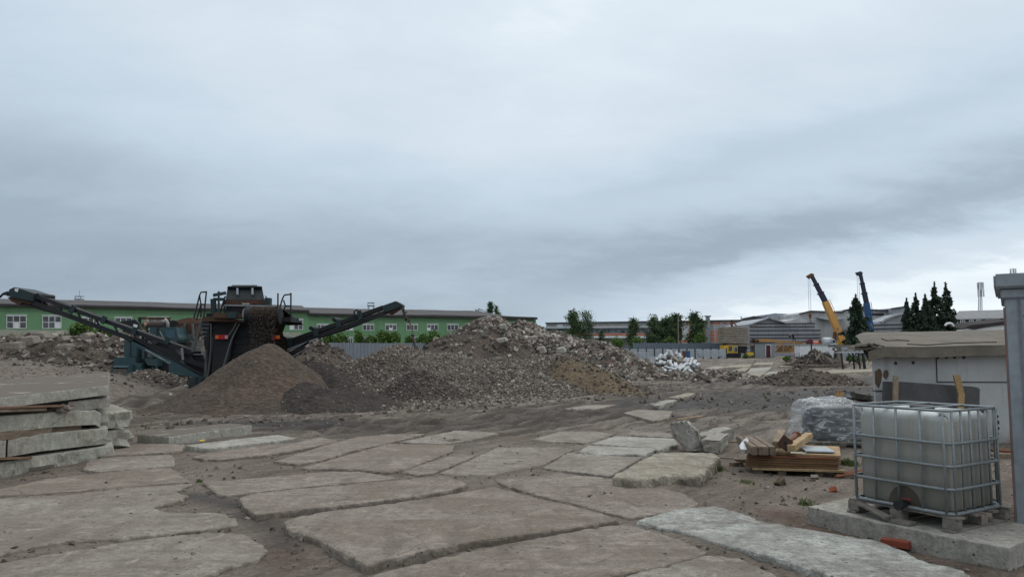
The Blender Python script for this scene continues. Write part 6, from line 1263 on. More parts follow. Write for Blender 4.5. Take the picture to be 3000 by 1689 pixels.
face([(1890, 560), (1890, 485), (1960, 470), (2205, 484), (2205, 560)], Z4, YH + 16, 20, 'rear_block', 'hall_panels', hall2)
face([(-20, 900), (-20, 640), (180, 622), (318, 585), (320, 545), (425, 519), (755, 530), (757, 512), (832, 498), (1010, 506), (1250, 512), (1250, 900)], Z5b, YH + 4, 25, 'wall', 'hall_plaster', hall2)
m = MB()
for (a, c) in (((318, 545), (425, 517)), ((425, 517), (757, 530)), ((755, 512), (832, 497)), ((832, 497), (1252, 512))): m.beam(Z5b(*a, YH + 3.8), Z5b(*c, YH + 3.8), .8, .2)
m.build('roof_edge', MAT['roof_dark'], hall2)
m = MB(); m.prism([Z5b(490, 576, YH + 3.9), Z5b(757, 574, YH + 3.9), Z5b(757, 588, YH + 3.9), Z5b(610, 612, YH + 3.9), Z5b(490, 588, YH + 3.9)], (0, -1.5, -.1)); m.build('canopy', MAT['hall_roof'], hall2)
plh = (Vector((0, YH + 4, 0)), Vector((0, -1, 0)))
window(plh, 2250 + 335 / 3.4347, 2250 + 385 / 3.4347, 760 + 612 / 3.4347, 760 + 630 / 3.4347, 3, 1, hall2, False, bar=.14); window(plh, 2250 + 428 / 3.4347, 2250 + 478 / 3.4347, 760 + 606 / 3.4347, 760 + 628 / 3.4347, 3, 1, hall2, False, bar=.14)
panel((Vector((0, YH + 3.9, 0)), Vector((0, -1, 0))), 2250 + 1030 / 3.4347, 2250 + 1165 / 3.4347, 760 + 540 / 3.4347, 760 + 562 / 3.4347, hall2, 'roof_dark', 'opening')
hall3 = empty('industrial_hall', (Z5b(1250, 600, YH - 4).x, YH + 4, 0), 'grey hall with a curved roof edge between the blue boom and the spruces', 'building')
face([(990, 900), (990, 655), (1130, 645), (1130, 625), (1350, 545), (1420, 540), (1420, 900)], Z5b, YH - 4, 20, 'wall', 'hall_panels', hall3)
face([(1245, 700), (1245, 492), (1370, 474), (1520, 490), (1520, 700)], Z5b, YH + 2, 16, 'rear_block', 'hall_panels', hall3)
m = MB(); m.beam(Z5b(1240, 492, YH + 1.8), Z5b(1372, 473, YH + 1.8), .5, .2); m.build('roof_edge', MAT['roof_dark'], hall3)
m = MB(); pth = [Z5b(x, y, YH - 4.3) for x, y in ((1132, 628), (1180, 596), (1240, 570), (1300, 553), (1350, 545))]
for a, c in zip(pth[:-1], pth[1:]): m.beam(a, c, .9, .35)
m.build('curved_roof', MAT['hall_roof'], hall3)
for zy in (655, 693, 735, 775): MB().beam(Z5b(1000, zy + 4, YH - 4.1), Z5b(1400, zy - 6, YH - 4.1), .3, .14).build('ledge', MAT['roof_dark'], hall3)
# ---- dark building at right with white arched windows, ruined white wall
YD = 120
dkb = empty('brick_building', (Z5b(2110, 600, YD).x, YD + 8, 0), 'dark walled building with white framed windows under a grey roof', 'building')
MAT['dark_wall'] = paint('dark_wall', (.06, .072, .075), (.035, .04, .04), .5, .85, 0, .5)
face([(1850, 900), (1850, 604), (2420, 588), (2420, 900)], Z5b, YD, 14, 'wall', 'dark_wall', dkb)
m = MB(); m.prism([Z5b(1840, 604, YD - .4), Z5b(2420, 590, YD - .4), Z5b(2420, 514, YD + 6), Z5b(1935, 527, YD + 6)], (0, .3, .2)); m.build('roof', paint('roof_mid', (.2, .205, .215), (.12, .12, .125), .4, .8, 0, .3), dkb)
m = MB(); m.beam(Z5b(1930, 527, YD + 6), Z5b(2420, 513, YD + 6), .6, .2); m.build('ridge', MAT['pale_roof'], dkb)
pld = (Vector((0, YD, 0)), Vector((0, -1, 0)))
for zx0, zx1, zy in ((1870, 1903, 612), (1935, 1975, 610), (2025, 2065, 610), (2095, 2138, 608), (2192, 2235, 604), (2278, 2322, 602)): window(pld, 2250 + zx0 / 3.4347, 2250 + zx1 / 3.4347, 760 + zy / 3.4347, 760 + (zy + 48) / 3.4347, 2, 1, dkb, True, bar=.16)
YR_ = 105; ru = empty('ruined_wall', (Z5b(2150, 700, YR_).x, YR_, .3), 'ruined white wall with a dark torn sloping roof above the shed', 'wall')
face([(1940, 900), (1940, 705), (2000, 690), (2080, 705), (2140, 690), (2420, 650), (2420, 900)], Z5b, YR_, 1.0, 'wall', 'white', ru)
m = MB(); m.prism([Z5b(1955, 692, YR_ - .3), Z5b(2060, 655, YR_ - .3), Z5b(2230, 640, YR_ - .3), Z5b(2420, 612, YR_ - .3), Z5b(2420, 652, YR_ - .3), Z5b(2240, 668, YR_ - .3), Z5b(2080, 700, YR_ - .3), Z5b(2040, 688, YR_ - .3)], (0, 3, .4)); m.build('torn_roof', MAT['roof_dark'], ru)
m = MB(); arc = [Z5b(1825 + 42 * math.cos(t), 668 - 28 * math.sin(t), YR_ - 3) for t in np.linspace(R(0), R(175), 9)]; m.tube(arc, .16, 6); m.thing('arch_frame', MAT['white'], 'white curved hoop at the foot of the spruce trees', 'hoop')
# ---- masts
def lattice_mast(px, y0, y1, Y, w_, lab):
    t, q = W(px, y0, Y), W(px, y1, Y); r = empty('telecom_mast', (q.x, Y, q.z), lab, 'mast', 'telecom masts')
    m = MB()
    for k in range(3): a = 2.09 * k; d = Vector((math.cos(a), math.sin(a), 0)) * w_; m.beam(q + d, t + d * .7, .09)
    n = 16
    for k in range(n):
        for j in range(3):
            d0 = Vector((math.cos(2.09 * j), math.sin(2.09 * j), 0)) * w_; d1 = Vector((math.cos(2.09 * (j + 1)), math.sin(2.09 * (j + 1)), 0)) * w_; f = lambda s: q + (t - q) * s; m.beam(f(k / n) + d0 * (1 - .3 * k / n), f((k + 1) / n) + d1 * (1 - .3 * k / n), .05)
    m.build('lattice', MAT['steel_grey'], r)
    for k in range(6): a = k * 1.05; d = Vector((math.cos(a), math.sin(a), 0)) * .55; zz = t.z - .8 - (1.6 if k % 2 else 0); MB().box((t.x + d.x, t.y + d.y, zz), (.26, .2, 1.5)).build('antenna', MAT['white'], r)
    return r
lattice_mast(2872, 826, 925, 160, .42, 'slim telecom mast standing behind the dark roofed building')
lattice_mast(2968, 786, 900, 170, .9, 'telecom antenna tips showing above the metal cabin roof')
lp_ = W(1429, 1030, 100); r = empty('street_lamp', (lp_.x, 100, .6), 'grey street lamp rising behind the rubble hill top', 'lamp'); zt2 = W(1429, 912, 100).z
MB().tube([(lp_.x, 100, .6), (lp_.x, 100, zt2 - .3), (lp_.x - .3, 100, zt2 - .02), (lp_.x - .85, 100, zt2 + .25)], .06, 6).build('pole', MAT['steel_grey'], r); MB().box((lp_.x - 1.0, 100, zt2 + .28), (.5, .22, .12), Matrix.Rotation(R(20), 3, 'Y')).build('lamp_head', MAT['steel_grey'], r, bevel=.02)
pz = W(1988, 1020, 140); r = MB(); r.tube([(pz.x, 140, .5), (pz.x, 140, W(1988, 926, 140).z)], .16, 8, .1); r.thing('utility_pole', MAT['slab_grey'], 'tall bare concrete pole among the trees before the factory', 'pole')
# ------------------------------------------------------------------ fences
MAT['fence'] = corrugated('fence', (.19, .21, .24), .25); MAT['fence_dark'] = corrugated('fence_dark', (.125, .155, .185), .25)
def fence(label, pa, pb, H0, m, n, name='corrugated_fence'):
    a, c = Vector(pa), Vector(pb); d = (c - a); L_ = d.length; d.normalize(); nn = Vector((d.y, -d.x, 0)); r = empty(name, (a + c) / 2, label, 'fence'); rot = math.atan2(d.y, d.x)
    r.rotation_euler = (0, 0, rot)
    N = int(L_ / .125); V = []; F = []
    for i in range(N + 1):
        x = -L_ / 2 + L_ * i / N; y = .025 if (i // 2) % 2 else -.025
        V += [(x, y, -.3), (x, y, H0 + .02 * math.sin(i * .05))]
    F = [(2 * i, 2 * i + 2, 2 * i + 3, 2 * i + 1) for i in range(N)]
    me = bpy.data.meshes.new('sheeting'); me.from_pydata(V, [], F); link('sheeting', me, m, r).modifiers.new('t', 'SOLIDIFY').thickness = .004
    for k in range(n + 1):
        pm = MB(); pm.box((0, 0, 0), (.1, .1, H0 + .4)); me = bpy.data.meshes.new('post'); me.from_pydata(pm.v, [], pm.f); link('post', me, MAT['steel_grey'], r, (-L_ / 2 + L_ * k / n, .08, (H0 + .1) / 2 - .1))
    return r
def gp(px, y, Y): p = W(px, y, Y); return p
a, c = gp(845, 1005, 94), gp(1782, 1004.5, 119); H_ = a.z; a.z = c.z = 0; fence('long pale grey corrugated fence in front of the green workshop', a, c, H_ + .1, MAT['fence'], 14)
a, c = gp(1856, 1004, 122), gp(2124, 1004, 124); H_ = a.z - .5; a.z = c.z = .5; fence('dark blue grey corrugated fence behind the white beam heap', a, c, H_, MAT['fence_dark'], 8)
rfn = empty('rail_fence', W(1960, 1047, 110), 'low pale fence of horizontal boards with dark posts behind the beam heap', 'fence')
MAT['board_pale'] = paint('board_pale', (.33, .36, .39), (.2, .21, .22), .5, .7, 0, .8)
ra, rc = W(1795, 1021, 108), W(2128, 1022, 113); zb = .45
for k in range(6):
    hh = (ra.z - zb) / 6; MB().beam(Vector((ra.x, ra.y, zb + hh * (k + .5))), Vector((rc.x, rc.y, zb + hh * (k + .5))), .06 + .02 * (k % 2), hh * .82).build('board', MAT['board_pale'], rfn)
for k in range(15): t = k / 14; p = ra.lerp(rc, t); MB().beam((p.x, p.y - .08, zb - .3), (p.x, p.y - .08, ra.z + .12), .13).build('post', MAT['dark_teal'], rfn)
for i, (px, y, w_, lab) in enumerate(((1870, 1046, 2.6, 'pale concrete panel stack left of the beam heap'), (2080, 1040, 3.4, 'long stack of pale boards right of the beam heap'))):
    p = W(px, y + 4, 100); rs = empty('panel_stack', (p.x, 100, p.z), lab, 'stack')
    for k in range(4): MB().box((p.x + .1 * (k % 2), 100, p.z + .12 + .22 * k), (w_, 1.2, .16)).build('panel', MAT['board_pale'], rs)
    for sx in (-.4, .4): MB().box((p.x + sx * w_, 100, p.z + .0), (.15, 1.1, .12)).build('bearer', MAT['wood_grey'], rs)
def barrel(px, y, Y, m, lab):
    p = W(px, y, Y); MB().lathe(p, [(.28, 0), (.29, .02), (.29, .28), (.305, .3), (.29, .32), (.29, .58), (.305, .6), (.29, .62), (.29, .86), (.27, .88)], 14).thing('barrel', m, lab, 'barrel')
barrel(2016, 1047, 98, MAT['crane_blue'], 'blue barrel behind the beam heap'); barrel(2005, 1047, 99, MAT['rust_red'], 'reddish barrel next to the blue barrel')
# ------------------------------------------------------------------ heap of white concrete beams
C7 = lambda zx, zy, Y: W(1820 + zx * .11646, 1000 + zy * .11646, Y)
BEAMS = [((1190, 215), (1110, 400)), ((1225, 215), (1335, 470)), ((1385, 245), (1405, 330)), ((1455, 290), (1480, 450)), ((1525, 350), (1530, 490)), ((1090, 620), (1390, 720)), ((1700, 630), (1540, 780)), ((1540, 560), (1380, 690)), ((1580, 620), (1420, 700)), ((1790, 400), (1690, 590)), ((1660, 410), (1560, 510)), ((1720, 420), (1620, 570)), ((1860, 480), (1790, 570)), ((960, 370), (1100, 420)), ((1020, 320), (860, 460)), ((1060, 340), (930, 480)), ((1190, 480), (1150, 570)), ((1240, 480), (1210, 570)), ((1360, 540), (1350, 640)), ((1200, 720), (1320, 870)), ((1300, 790), (1400, 880)), ((930, 690), (1050, 650)), ((170, 410), (590, 600)), ((300, 680), (470, 780)), ((440, 660), (540, 730)), ((670, 600), (920, 690)), ((1960, 560), (1860, 610)), ((1050, 820), (1150, 880)), ((1720, 640), (1600, 720)), ((300, 420), (700, 570)), ((420, 470), (740, 600)), ((1010, 480), (960, 560)), ((1100, 520), (1040, 540)), ((1480, 640), (1340, 700)), ((1620, 560), (1500, 640)), ((1140, 300), (1060, 420)), ((1290, 330), (1350, 480)), ((1420, 330), (1450, 500)), ((1560, 600), (1700, 560)), ((1240, 650), (1450, 740)), ((880, 520), (990, 600)), ((1080, 700), (1160, 780)), ((1420, 760), (1500, 860)), ((1700, 700), (1780, 800)), ((850, 440), (1010, 400)), ((1250, 560), (1290, 640)), ((1800, 610), (1880, 640))]
for i, (a, c) in enumerate(BEAMS):
    h_ = (a[1] + c[1]) / 2; Y_ = 55.5 - 4.2 * (h_ - 215) / 660; p, q = C7(*a, Y_ + random.uniform(-.2, .2)), C7(*c, Y_ + random.uniform(-.2, .2) - .25); q.y += random.uniform(-.4, .2)
    lng = 'long thin white beam slanting from the rubble to the white heap' if i in (22, 29, 30) else 'broken white concrete beam in the heap of white beams'
    mb = MB(); w_ = random.uniform(.15, .24); mb.beam(p, q, w_, w_ * random.uniform(.5, .95), (random.uniform(-.4, .4), -.6, 1)); mb.thing('concrete_beam', MAT['white_conc'], lng, 'beam', 'white concrete beams' if i not in (22, 29, 30) else 'slanting white beams', bevel=.012)
MB().prism([C7(742, 385, 53.6), C7(860, 378, 53.6), C7(872, 565, 53.6), C7(742, 572, 53.6)], (0, .15, 0)).thing('concrete_sheet', MAT['white_conc'], 'upright cream panel at the left end of the white beam heap', 'panel', bevel=.01)
for pts, lab in (([(60, 330), (150, 300), (190, 400), (130, 450), (60, 430)], 'pale tan lump high at the edge of the rubble hill'), ([(560, 730), (660, 670), (720, 760), (640, 800)], 'square tan rubble block left of the white heap'), ([(690, 800), (750, 660), (830, 800), (770, 910), (700, 860)], 'pinkish tan upright rubble block left of the white heap'), ([(440, 790), (540, 760), (540, 900), (440, 920)], 'brown rubble block at the foot of the rubble hill')):
    MB().prism([C7(*p, 51.6) for p in pts], (.1, .5, .1)).thing('rubble_block', MAT['slab_tan'], lab, 'block', 'tan rubble blocks', bevel=.03)
# heap core
heap('rubble_pile', 'dark debris core under the heap of white beams', 'pile', [cone(1965, 1050, 54.2, 2.3, 1.8), cone(2010, 1075, 53.6, 1.6, 1.5)], 'soil_rubble', .15, (.2, 1.2), None, (900, .12, .5, 'stone_rubble', 2), seed=51)
# large chunks on the left bank
for i, (pts, Y_) in enumerate([([(28, 1004), (50, 1004), (53, 1024), (8, 1022), (9, 1006)], 45.6), ([(52, 988), (90, 986), (103, 1006), (75, 1016)], 46.5), ([(231, 978), (250, 975), (261, 983), (258, 994), (232, 990)], 47), ([(163, 992), (178, 984), (186, 998), (172, 1004)], 46), ([(158, 1012), (196, 1008), (199, 1020), (160, 1022)], 45), ([(24, 982), (42, 979), (44, 993), (22, 992)], 47.5), ([(88, 976), (120, 974), (130, 990), (100, 988)], 48), ([(42, 1066), (52, 1058), (56, 1070), (46, 1074)], 42.6), ([(56, 1060), (68, 1060), (72, 1072), (56, 1072)], 42.6), ([(134, 987), (152, 986), (152, 991), (134, 991)], 46)]):
    MB().prism([W(x, y, Y_) for x, y in pts], (.15, .6, .1)).thing('concrete_chunk', MAT['slab_grey'], 'broken concrete chunk lying on the dark rubble bank', 'chunk', 'concrete chunks on the rubble bank', bevel=.04)
for i, (pts, Y_) in enumerate([([(1452, 995), (1478, 990), (1486, 1000), (1462, 1006)], 49.5), ([(1460, 952), (1478, 950), (1482, 962), (1464, 964)], 51), ([(1578, 1020), (1592, 1016), (1600, 1034), (1582, 1036)], 48.5), ([(1550, 988), (1570, 984), (1572, 992), (1555, 996)], 50), ([(1630, 1022), (1650, 1018), (1658, 1032), (1636, 1036)], 49)]):
    MB().prism([W(x, y, Y_) for x, y in pts], (.1, .5, .1)).thing('concrete_chunk', MAT['slab_pale'], 'pale slab chunk poking out of the big rubble hill', 'chunk', 'pale chunks on the rubble hill', bevel=.04)
# ------------------------------------------------------------------ cranes
def wheel(c, r, w, parent, ax='Y'):
    o = MB().lathe(c, [(r * .7, -w / 2), (r, -w / 2 + .04), (r, w / 2 - .04), (r * .7, w / 2)], 16, ax).build('wheel', MAT['rubber'], parent)
    MB().lathe(c, [(r * .12, -w / 2 - .01), (r * .55, -w / 2 - .005), (r * .58, w / 2 + .005), (r * .1, w / 2 + .01)], 12, ax).build('rim', MAT['silver'], o); return o
def crane(label, base, knee, tip, Y, cols, w0, cable, cab, hook_y, side):
    B, K, T_ = W(*base, Y), W(*knee, Y), W(*tip, Y); zg = .6
    r = empty('truck_crane', (B.x, Y, zg), label, 'crane', 'truck cranes')
    d = (T_ - B).normalized(); n = Vector((d.z, 0, -d.x))
    def seg(p, q, wa, wb, m, nm): 
        MB().prism([p - n * wa / 2, p + n * wa / 2, q + n * wb / 2, q - n * wb / 2], (0, wa * .75, 0)).build(nm, m, r, bevel=.04)
    seg(B, K, w0, w0 * .86, cols[0], 'boom'); L_ = (T_ - K)
    for k in range(3):
        a, c = K + L_ * (k / 3 - (.02 if k else .0)), K + L_ * ((k + 1) / 3); wk = w0 * (.74 - .11 * k); a.y += .04 * k + .05; c.y = a.y
        seg(a, c, wk, wk, cols[1], 'boom_section'); seg(c - d * .16, c + d * .05, wk * 1.25, wk * 1.25, cols[2], 'boom_collar')
    hd = T_ + Vector((0, .1, 0)); MB().prism([hd + n * w0 * .4, hd + d * .35 + n * w0 * .1, hd + d * .25 - n * w0 * .8, hd - d * .35 - n * w0 * .55], (0, w0 * .5, 0)).build('boom_head', cols[2], r, bevel=.03)
    if cable:
        m = MB(); q = T_ - n * w0 * .5
        for k, dx in enumerate((-.14, .14)): m.tube([q + Vector((dx, .2, 0)), Vector((q.x + dx * 1.1, Y + .2, W(0, cable, Y).z))], .028, 4).build('cable', MAT['steel_grey'], r); m = MB()
        if hook_y:
            hz = W(0, hook_y, Y).z; hb = MB().box((q.x, Y + .2, hz), (.42, .22, .75)).build('hook_block', cols[2], r, bevel=.08)
            m = MB(); m.tube([Vector((q.x, Y + .2, hz - .38)), Vector((q.x, Y + .2, hz - .7)), Vector((q.x + .16, Y + .2, hz - .95)), Vector((q.x, Y + .2, hz - 1.15)), Vector((q.x - .18, Y + .2, hz - 1.0))], .07, 6).build('hook', cols[2], hb)
    # side rails on the boom, lift cylinder
    m = MB(); e = (K - B).normalized(); m.tube([B + e * 3 + n * (w0 * .5 + .12), K + n * (w0 * .5 + .15)], .04, 5)
    for k in range(7): p = B + e * (3 + ((K - B).length - 3) * k / 6); m.beam(p + n * w0 * .4, p + n * (w0 * .5 + .14), .04)
    m.build('boom_rail', cols[0], r)
    zc_ = B.z
    MB().box((B.x + side * .8, Y + .5, zc_ - .25), (3.6, 2.2, .55)).build('turntable', cols[0], r, bevel=.05)
    MB().tube([Vector((B.x - side * 1.0, Y + .5, zc_ - .3)), B + e * 2.4], .14, 8).build('lift_cylinder', MAT['steel_grey'], r)
    MB().box((B.x + side * .5, Y + .6, zg + .95), (9, 2.3, .45)).build('chassis', MAT['dark_teal'], r)
    for dx in (-3.6, -2.3, 1.6, 2.9): wheel(Vector((B.x + side * .5 + dx, Y - .35, zg + .5)), .5, .4, r)
    for dx in (-4.2, 3.9): MB().box((B.x + dx, Y - .4, zg + .6), (.22, .3, 1.2)).build('outrigger', cols[0], r)
    if cab:
        x0, x1, y0, y1 = cab; a, c = W(x0, y1, Y - .6), W(x1, y0, Y - .6)
        k = MB(); k.prism([a, Vector((c.x, a.y, a.z)), Vector((c.x + .05, a.y, a.z + (c.z - a.z) * .55)), Vector((c.x - .25, a.y, c.z)), Vector((a.x + .4, a.y, c.z)), Vector((a.x, a.y, a.z + (c.z - a.z) * .75))], (0, 1.6, 0)); k = k.build('cab', MAT['white'], r, bevel=.05)
        for s0, s1, mm in ((.05, .24, 'crane_blue'), (.28, .48, 'crane_blue'), (.52, .68, 'glass_dark'), (.73, .84, 'glass_dark'), (.9, .98, 'glass_dark')):
            h0 = .05 if mm == 'crane_blue' else .42; xx0, xx1 = a.x + (c.x - a.x) * s0, a.x + (c.x - a.x) * s1; zz0, zz1 = a.z + (c.z - a.z) * h0, a.z + (c.z - a.z) * .86
            MB().box(((xx0 + xx1) / 2, a.y - .02, (zz0 + zz1) / 2), (xx1 - xx0, .05, zz1 - zz0)).build('window' if 'glass' in mm else 'door', MAT[mm], k)
    return r
crane('yellow truck crane with a leaning telescopic boom and dark blue upper sections', (2472, 1000), (2420, 882), (2380, 806), 118, (MAT['crane_yellow'], MAT['crane_navy'], MAT['rust_red']), 1.05, 912, None, 924, 1)
crane('blue truck crane with a steep boom beside the spruce', (2557, 990), (2541, 886), (2523, 800), 122, (MAT['crane_blue'], MAT['crane_navy'], MAT['crane_navy']), .95, 897, (2490, 2528, 987, 1006), None, -1)
m = MB(); m.box(W(2478, 1004, 116.5), (2.3, .4, .35)); m.thing('steel_beam', MAT['yellow'], 'yellow beam edge below the yellow crane boom', 'beam')
# white truck cab
tz = W(2428, 1010, 113); tr = empty('truck', (W(2442, 1000, 113).x, 114, .5), 'old white truck cab standing behind the white wagon', 'truck')
MB().prism([W(2432, 1010, 113), W(2456, 1010, 113), W(2455, 1006, 113), W(2449, 1004, 113), W(2447, 994, 113), W(2443, 991, 113), W(2434, 992, 113)], (0, 2.0, 0)).build('cab', MAT['white'], tr, bevel=.06)
MB().prism([W(2440, 1003, 112.95), W(2447.5, 1003, 112.95), W(2446, 995, 112.95), W(2440, 995, 112.95)], (0, .06, 0)).build('window', MAT['glass_dark'], tr)
MB().box((W(2438, 1000, 114).x, 114, 1.5), (3.6, 2.0, .5)).build('chassis', MAT['black_steel'], tr)
MB().lathe(W(2424, 1000, 113.6), [(.5, -.7), (.66, -.6), (.66, .6), (.5, .7)], 14, 'X').build('tank', MAT['silver'], tr, smooth=True)
for dx in (-1.2, 1.2): wheel(Vector((W(2438, 1000, 113).x + dx, 113.2, .98)), .5, .35, tr)
MB().tube([W(2444, 995, 114.5), W(2446, 972, 114.5)], .3, 8).thing('chimney_pipe', MAT['rust_red'], 'rusty upright pipe behind the white truck cab', 'pipe')
# ------------------------------------------------------------------ white wagon and things on it
wg = empty('wagon', (W(2392, 1035, 112).x, 113, .45), 'long white site wagon with a small window behind the brushwood', 'wagon')
a, c = W(2343, 1036, 112), W(2443, 1012, 112); xm = (a.x + c.x) / 2; wl_ = c.x - a.x; hz = c.z - .75
MB().box((xm, 113, .75 + hz / 2), (wl_, 2.2, hz)).build('body', MAT['white'], wg, bevel=.03)
MB().box((xm, 113, c.z + .12), (wl_ + .15, 2.4, .22)).build('roof', paint('wagon_roof', (.3, .34, .33), (.2, .22, .2), .4, .6), wg, bevel=.05)
MB().box((W(2353, 0, 112).x, 111.88, 1.45), (.85, .05, 1.2)).build('panel', paint('wagon_panel', (.45, .5, .48), (.3, .32, .3), .4), wg); MB().box((W(2406, 0, 112).x, 111.88, W(0, 1022, 112).z), (.42, .05, .33)).build('window', MAT['glass_dark'], wg)
MB().box((W(2443, 0, 112).x - .03, 111.88, 1.4), (.08, .06, 1.4)).build('corner_post', MAT['steel_grey'], wg)
for px in (2360, 2430): wheel(Vector((W(px, 0, 112).x, 112.2, .62)), .3, .2, wg)
MB().lathe(W(2420, 1036, 109), [(.05, -.4), (.42, -.38), (.45, 0), (.42, .4), (.05, .42)], 18, 'Y').thing('barrel', MAT['steel_grey'], 'grey barrel lying on its side at the wagon wheel', 'barrel')
MB().tube([W(2366, 1004, 115), W(2384, 1005, 115), W(2419, 1006, 115)], .3, 10, .42).thing('orange_tank', MAT['orange'], 'long orange red tank seen above the wagon roof', 'tank', bevel=.02)
m = MB(); m.tube([W(2401, 1003, 114.5), W(2400, 998, 114.5), W(2402, 996, 114.5), W(2405, 997, 114.5), W(2406, 1003, 114.5)], .1, 6); m.thing('hose_loop', MAT['rubber'], 'dark hose loop on the orange tank', 'hose')
m = MB(); m.lathe(W(2372, 1001, 114), [(.3, -.3), (.5, -.2), (.5, .2), (.3, .3)], 12, 'Y'); m.thing('cable_drum', MAT['maroon'], 'dark red drum above the left part of the wagon', 'drum')
m = MB(); m.beam(W(2377, 1003, 110), W(2377, 1030, 110), .16); m.thing('red_post', MAT['maroon'], 'dark red post in front of the white wagon', 'post')
# ------------------------------------------------------------------ silver pickup
YPk = 112; x0 = W(2296, 0, YPk).x; pk = empty('pickup_truck', (x0 + 2.55, YPk + .9, .44), 'silver pickup truck parked behind the brushwood heap', 'pickup')
zb = .44; Lk = 5.2
def PK(u, z): return Vector((x0 + u, YPk, zb + z))
arch = lambda cx: [(cx + .46 * math.cos(t), .40 + .46 * math.sin(t)) for t in np.linspace(R(170), R(10), 7)]
prof = [(0.05, .5)] + [(.05, .45), (.62, .42)] + arch(1.15) + [(1.7, .36), (3.6, .36)] + arch(4.15) + [(4.75, .4), (5.15, .45), (5.2, .8), (5.1, 1.0), (4.0, 1.08), (3.35, 1.66), (3.0, 1.74), (2.15, 1.74), (1.75, 1.66), (1.68, 1.08), (.05, 1.05)]
MB().prism([PK(u, z) for u, z in prof], (0, 1.75, 0)).build('body', MAT['silver'], pk, bevel=.03)
for a_, nm in (([(1.78, 1.12), (2.4, 1.12), (2.42, 1.62), (1.85, 1.6)], 'window'), ([(2.5, 1.12), (3.15, 1.12), (3.1, 1.62), (2.52, 1.64)], 'window'), ([(3.22, 1.12), (3.85, 1.12), (3.3, 1.58), (3.2, 1.6)], 'window')):
    MB().prism([PK(u, z) + Vector((0, -.03, 0)) for u, z in a_], (0, .05, 0)).build(nm, MAT['glass_dark'], pk)
MB().prism([PK(1.72, 1.12) + Vector((-.03, .2, 0)), PK(1.72, 1.12) + Vector((-.03, 1.55, 0)), PK(1.8, 1.6) + Vector((-.06, 1.45, 0)), PK(1.8, 1.6) + Vector((-.06, .3, 0))], (.03, 0, 0)).build('rear_window', MAT['glass_dark'], pk)
MB().box(PK(.02, .8) + Vector((0, .88, 0)), (.05, 1.5, .5)).build('tailgate', MAT['silver'], pk); MB().box(PK(-.06, .45) + Vector((0, .88, 0)), (.16, 1.6, .16)).build('bumper', MAT['galv'], pk)
for dy in (.1, 1.66): MB().box(PK(.03, .82) + Vector((0, dy, 0)), (.06, .16, .34)).build('tail_light', MAT['red'], pk)
for u in (2.0, 2.75): MB().box(PK(u + .35, .98) + Vector((0, -.03, 0)), (.16, .04, .03)).build('door_handle', MAT['black_steel'], pk)
for u in (1.15, 4.15):
    for dy in (.12, 1.63): wheel(PK(u, .37) + Vector((0, dy, 0)), .37, .24, pk)
# ------------------------------------------------------------------ little shed with the maroon door
ls = empty('site_hut', (W(2241, 0, 119).x, 120, .6), 'small grey corrugated hut with a maroon door', 'hut')
a, c, d_ = W(2212, 1047, 119), W(2270, 1047, 119), W(2270, 1003, 119); MAT['hut'] = corrugated('hut', (.27, .3, .32), .2)
zl = W(0, 1006, 119).z; mm_ = MB(); mm_.prism([a, c, d_, Vector((a.x, 119, zl))], (0, 2.4, 0)); mm_.build('wall', MAT['hut'], ls)
MB().beam(Vector((a.x - .15, 120.2, zl + .06)), Vector((c.x + .12, 120.2, d_.z + .06)), 2.7, .1).build('roof', MAT['roof_grey'], ls)
MB().prism([W(2244.5, 1045.5, 118.95), W(2258, 1045.5, 118.95), W(2257, 1010.5, 118.95), W(2244, 1010.5, 118.95)], (0, .06, 0)).build('door', MAT['maroon'], ls)
m = MB(); 
for p, q in (((2243.3, 1046), (2243, 1010)), ((2258.8, 1046), (2258, 1010))): m.beam(W(*p, 118.93), W(*q, 118.93), .1, .06)
m.beam(W(2242.6, 1009.6, 118.93), W(2258.6, 1009.6, 118.93), .08, .1); m.build('door_frame', MAT['white_frame'], ls)
# ------------------------------------------------------------------ yellow crawler crane with stacked counterweight slabs
CXX = lambda zx, zy, Y: W(2100 + zx / 10.733, 940 + zy / 10.733, Y)
YX = 118; ex = empty('crawler_crane', (W(2150, 0, YX).x, YX + 1.5, .55), 'yellow cabbed crawler crane under the beige slab stack', 'crane')
MB().prism([CXX(225, 760, YX), CXX(365, 760, YX), CXX(365, 1000, YX), CXX(300, 1140, YX), CXX(280, 1140, YX), CXX(225, 990, YX)], (0, 2.4, 0)).build('cab_side', MAT['yellow'], ex, bevel=.03)
cb = MB().prism([CXX(360, 765, YX + .05), CXX(665, 775, YX + .05), CXX(660, 1010, YX + .05), CXX(360, 1000, YX + .05)], (0, 2.2, 0)).build('cab', MAT['yellow'], ex, bevel=.03)
MB().prism([CXX(375, 790, YX), CXX(480, 790, YX), CXX(478, 940, YX), CXX(375, 940, YX)], (0, .08, 0)).build('window', MAT['glass_dark'], cb); MB().prism([CXX(515, 805, YX), CXX(650, 800, YX), CXX(645, 960, YX), CXX(520, 965, YX)], (0, .08, 0)).build('window', MAT['glass'], cb)
MB().prism([CXX(660, 790, YX + .6), CXX(960, 790, YX + .6), CXX(940, 1010, YX + .6), CXX(660, 1010, YX + .6)], (0, 1.8, 0)).build('engine', MAT['black_steel'], ex)
MB().prism([CXX(330, 695, YX + .3), CXX(1170, 700, YX + .3), CXX(1180, 770, YX + .3), CXX(700, 790, YX + .3), CXX(330, 760, YX + .3)], (0, 3, 0)).build('turret_frame', MAT['slab_grey'], ex, bevel=.02)
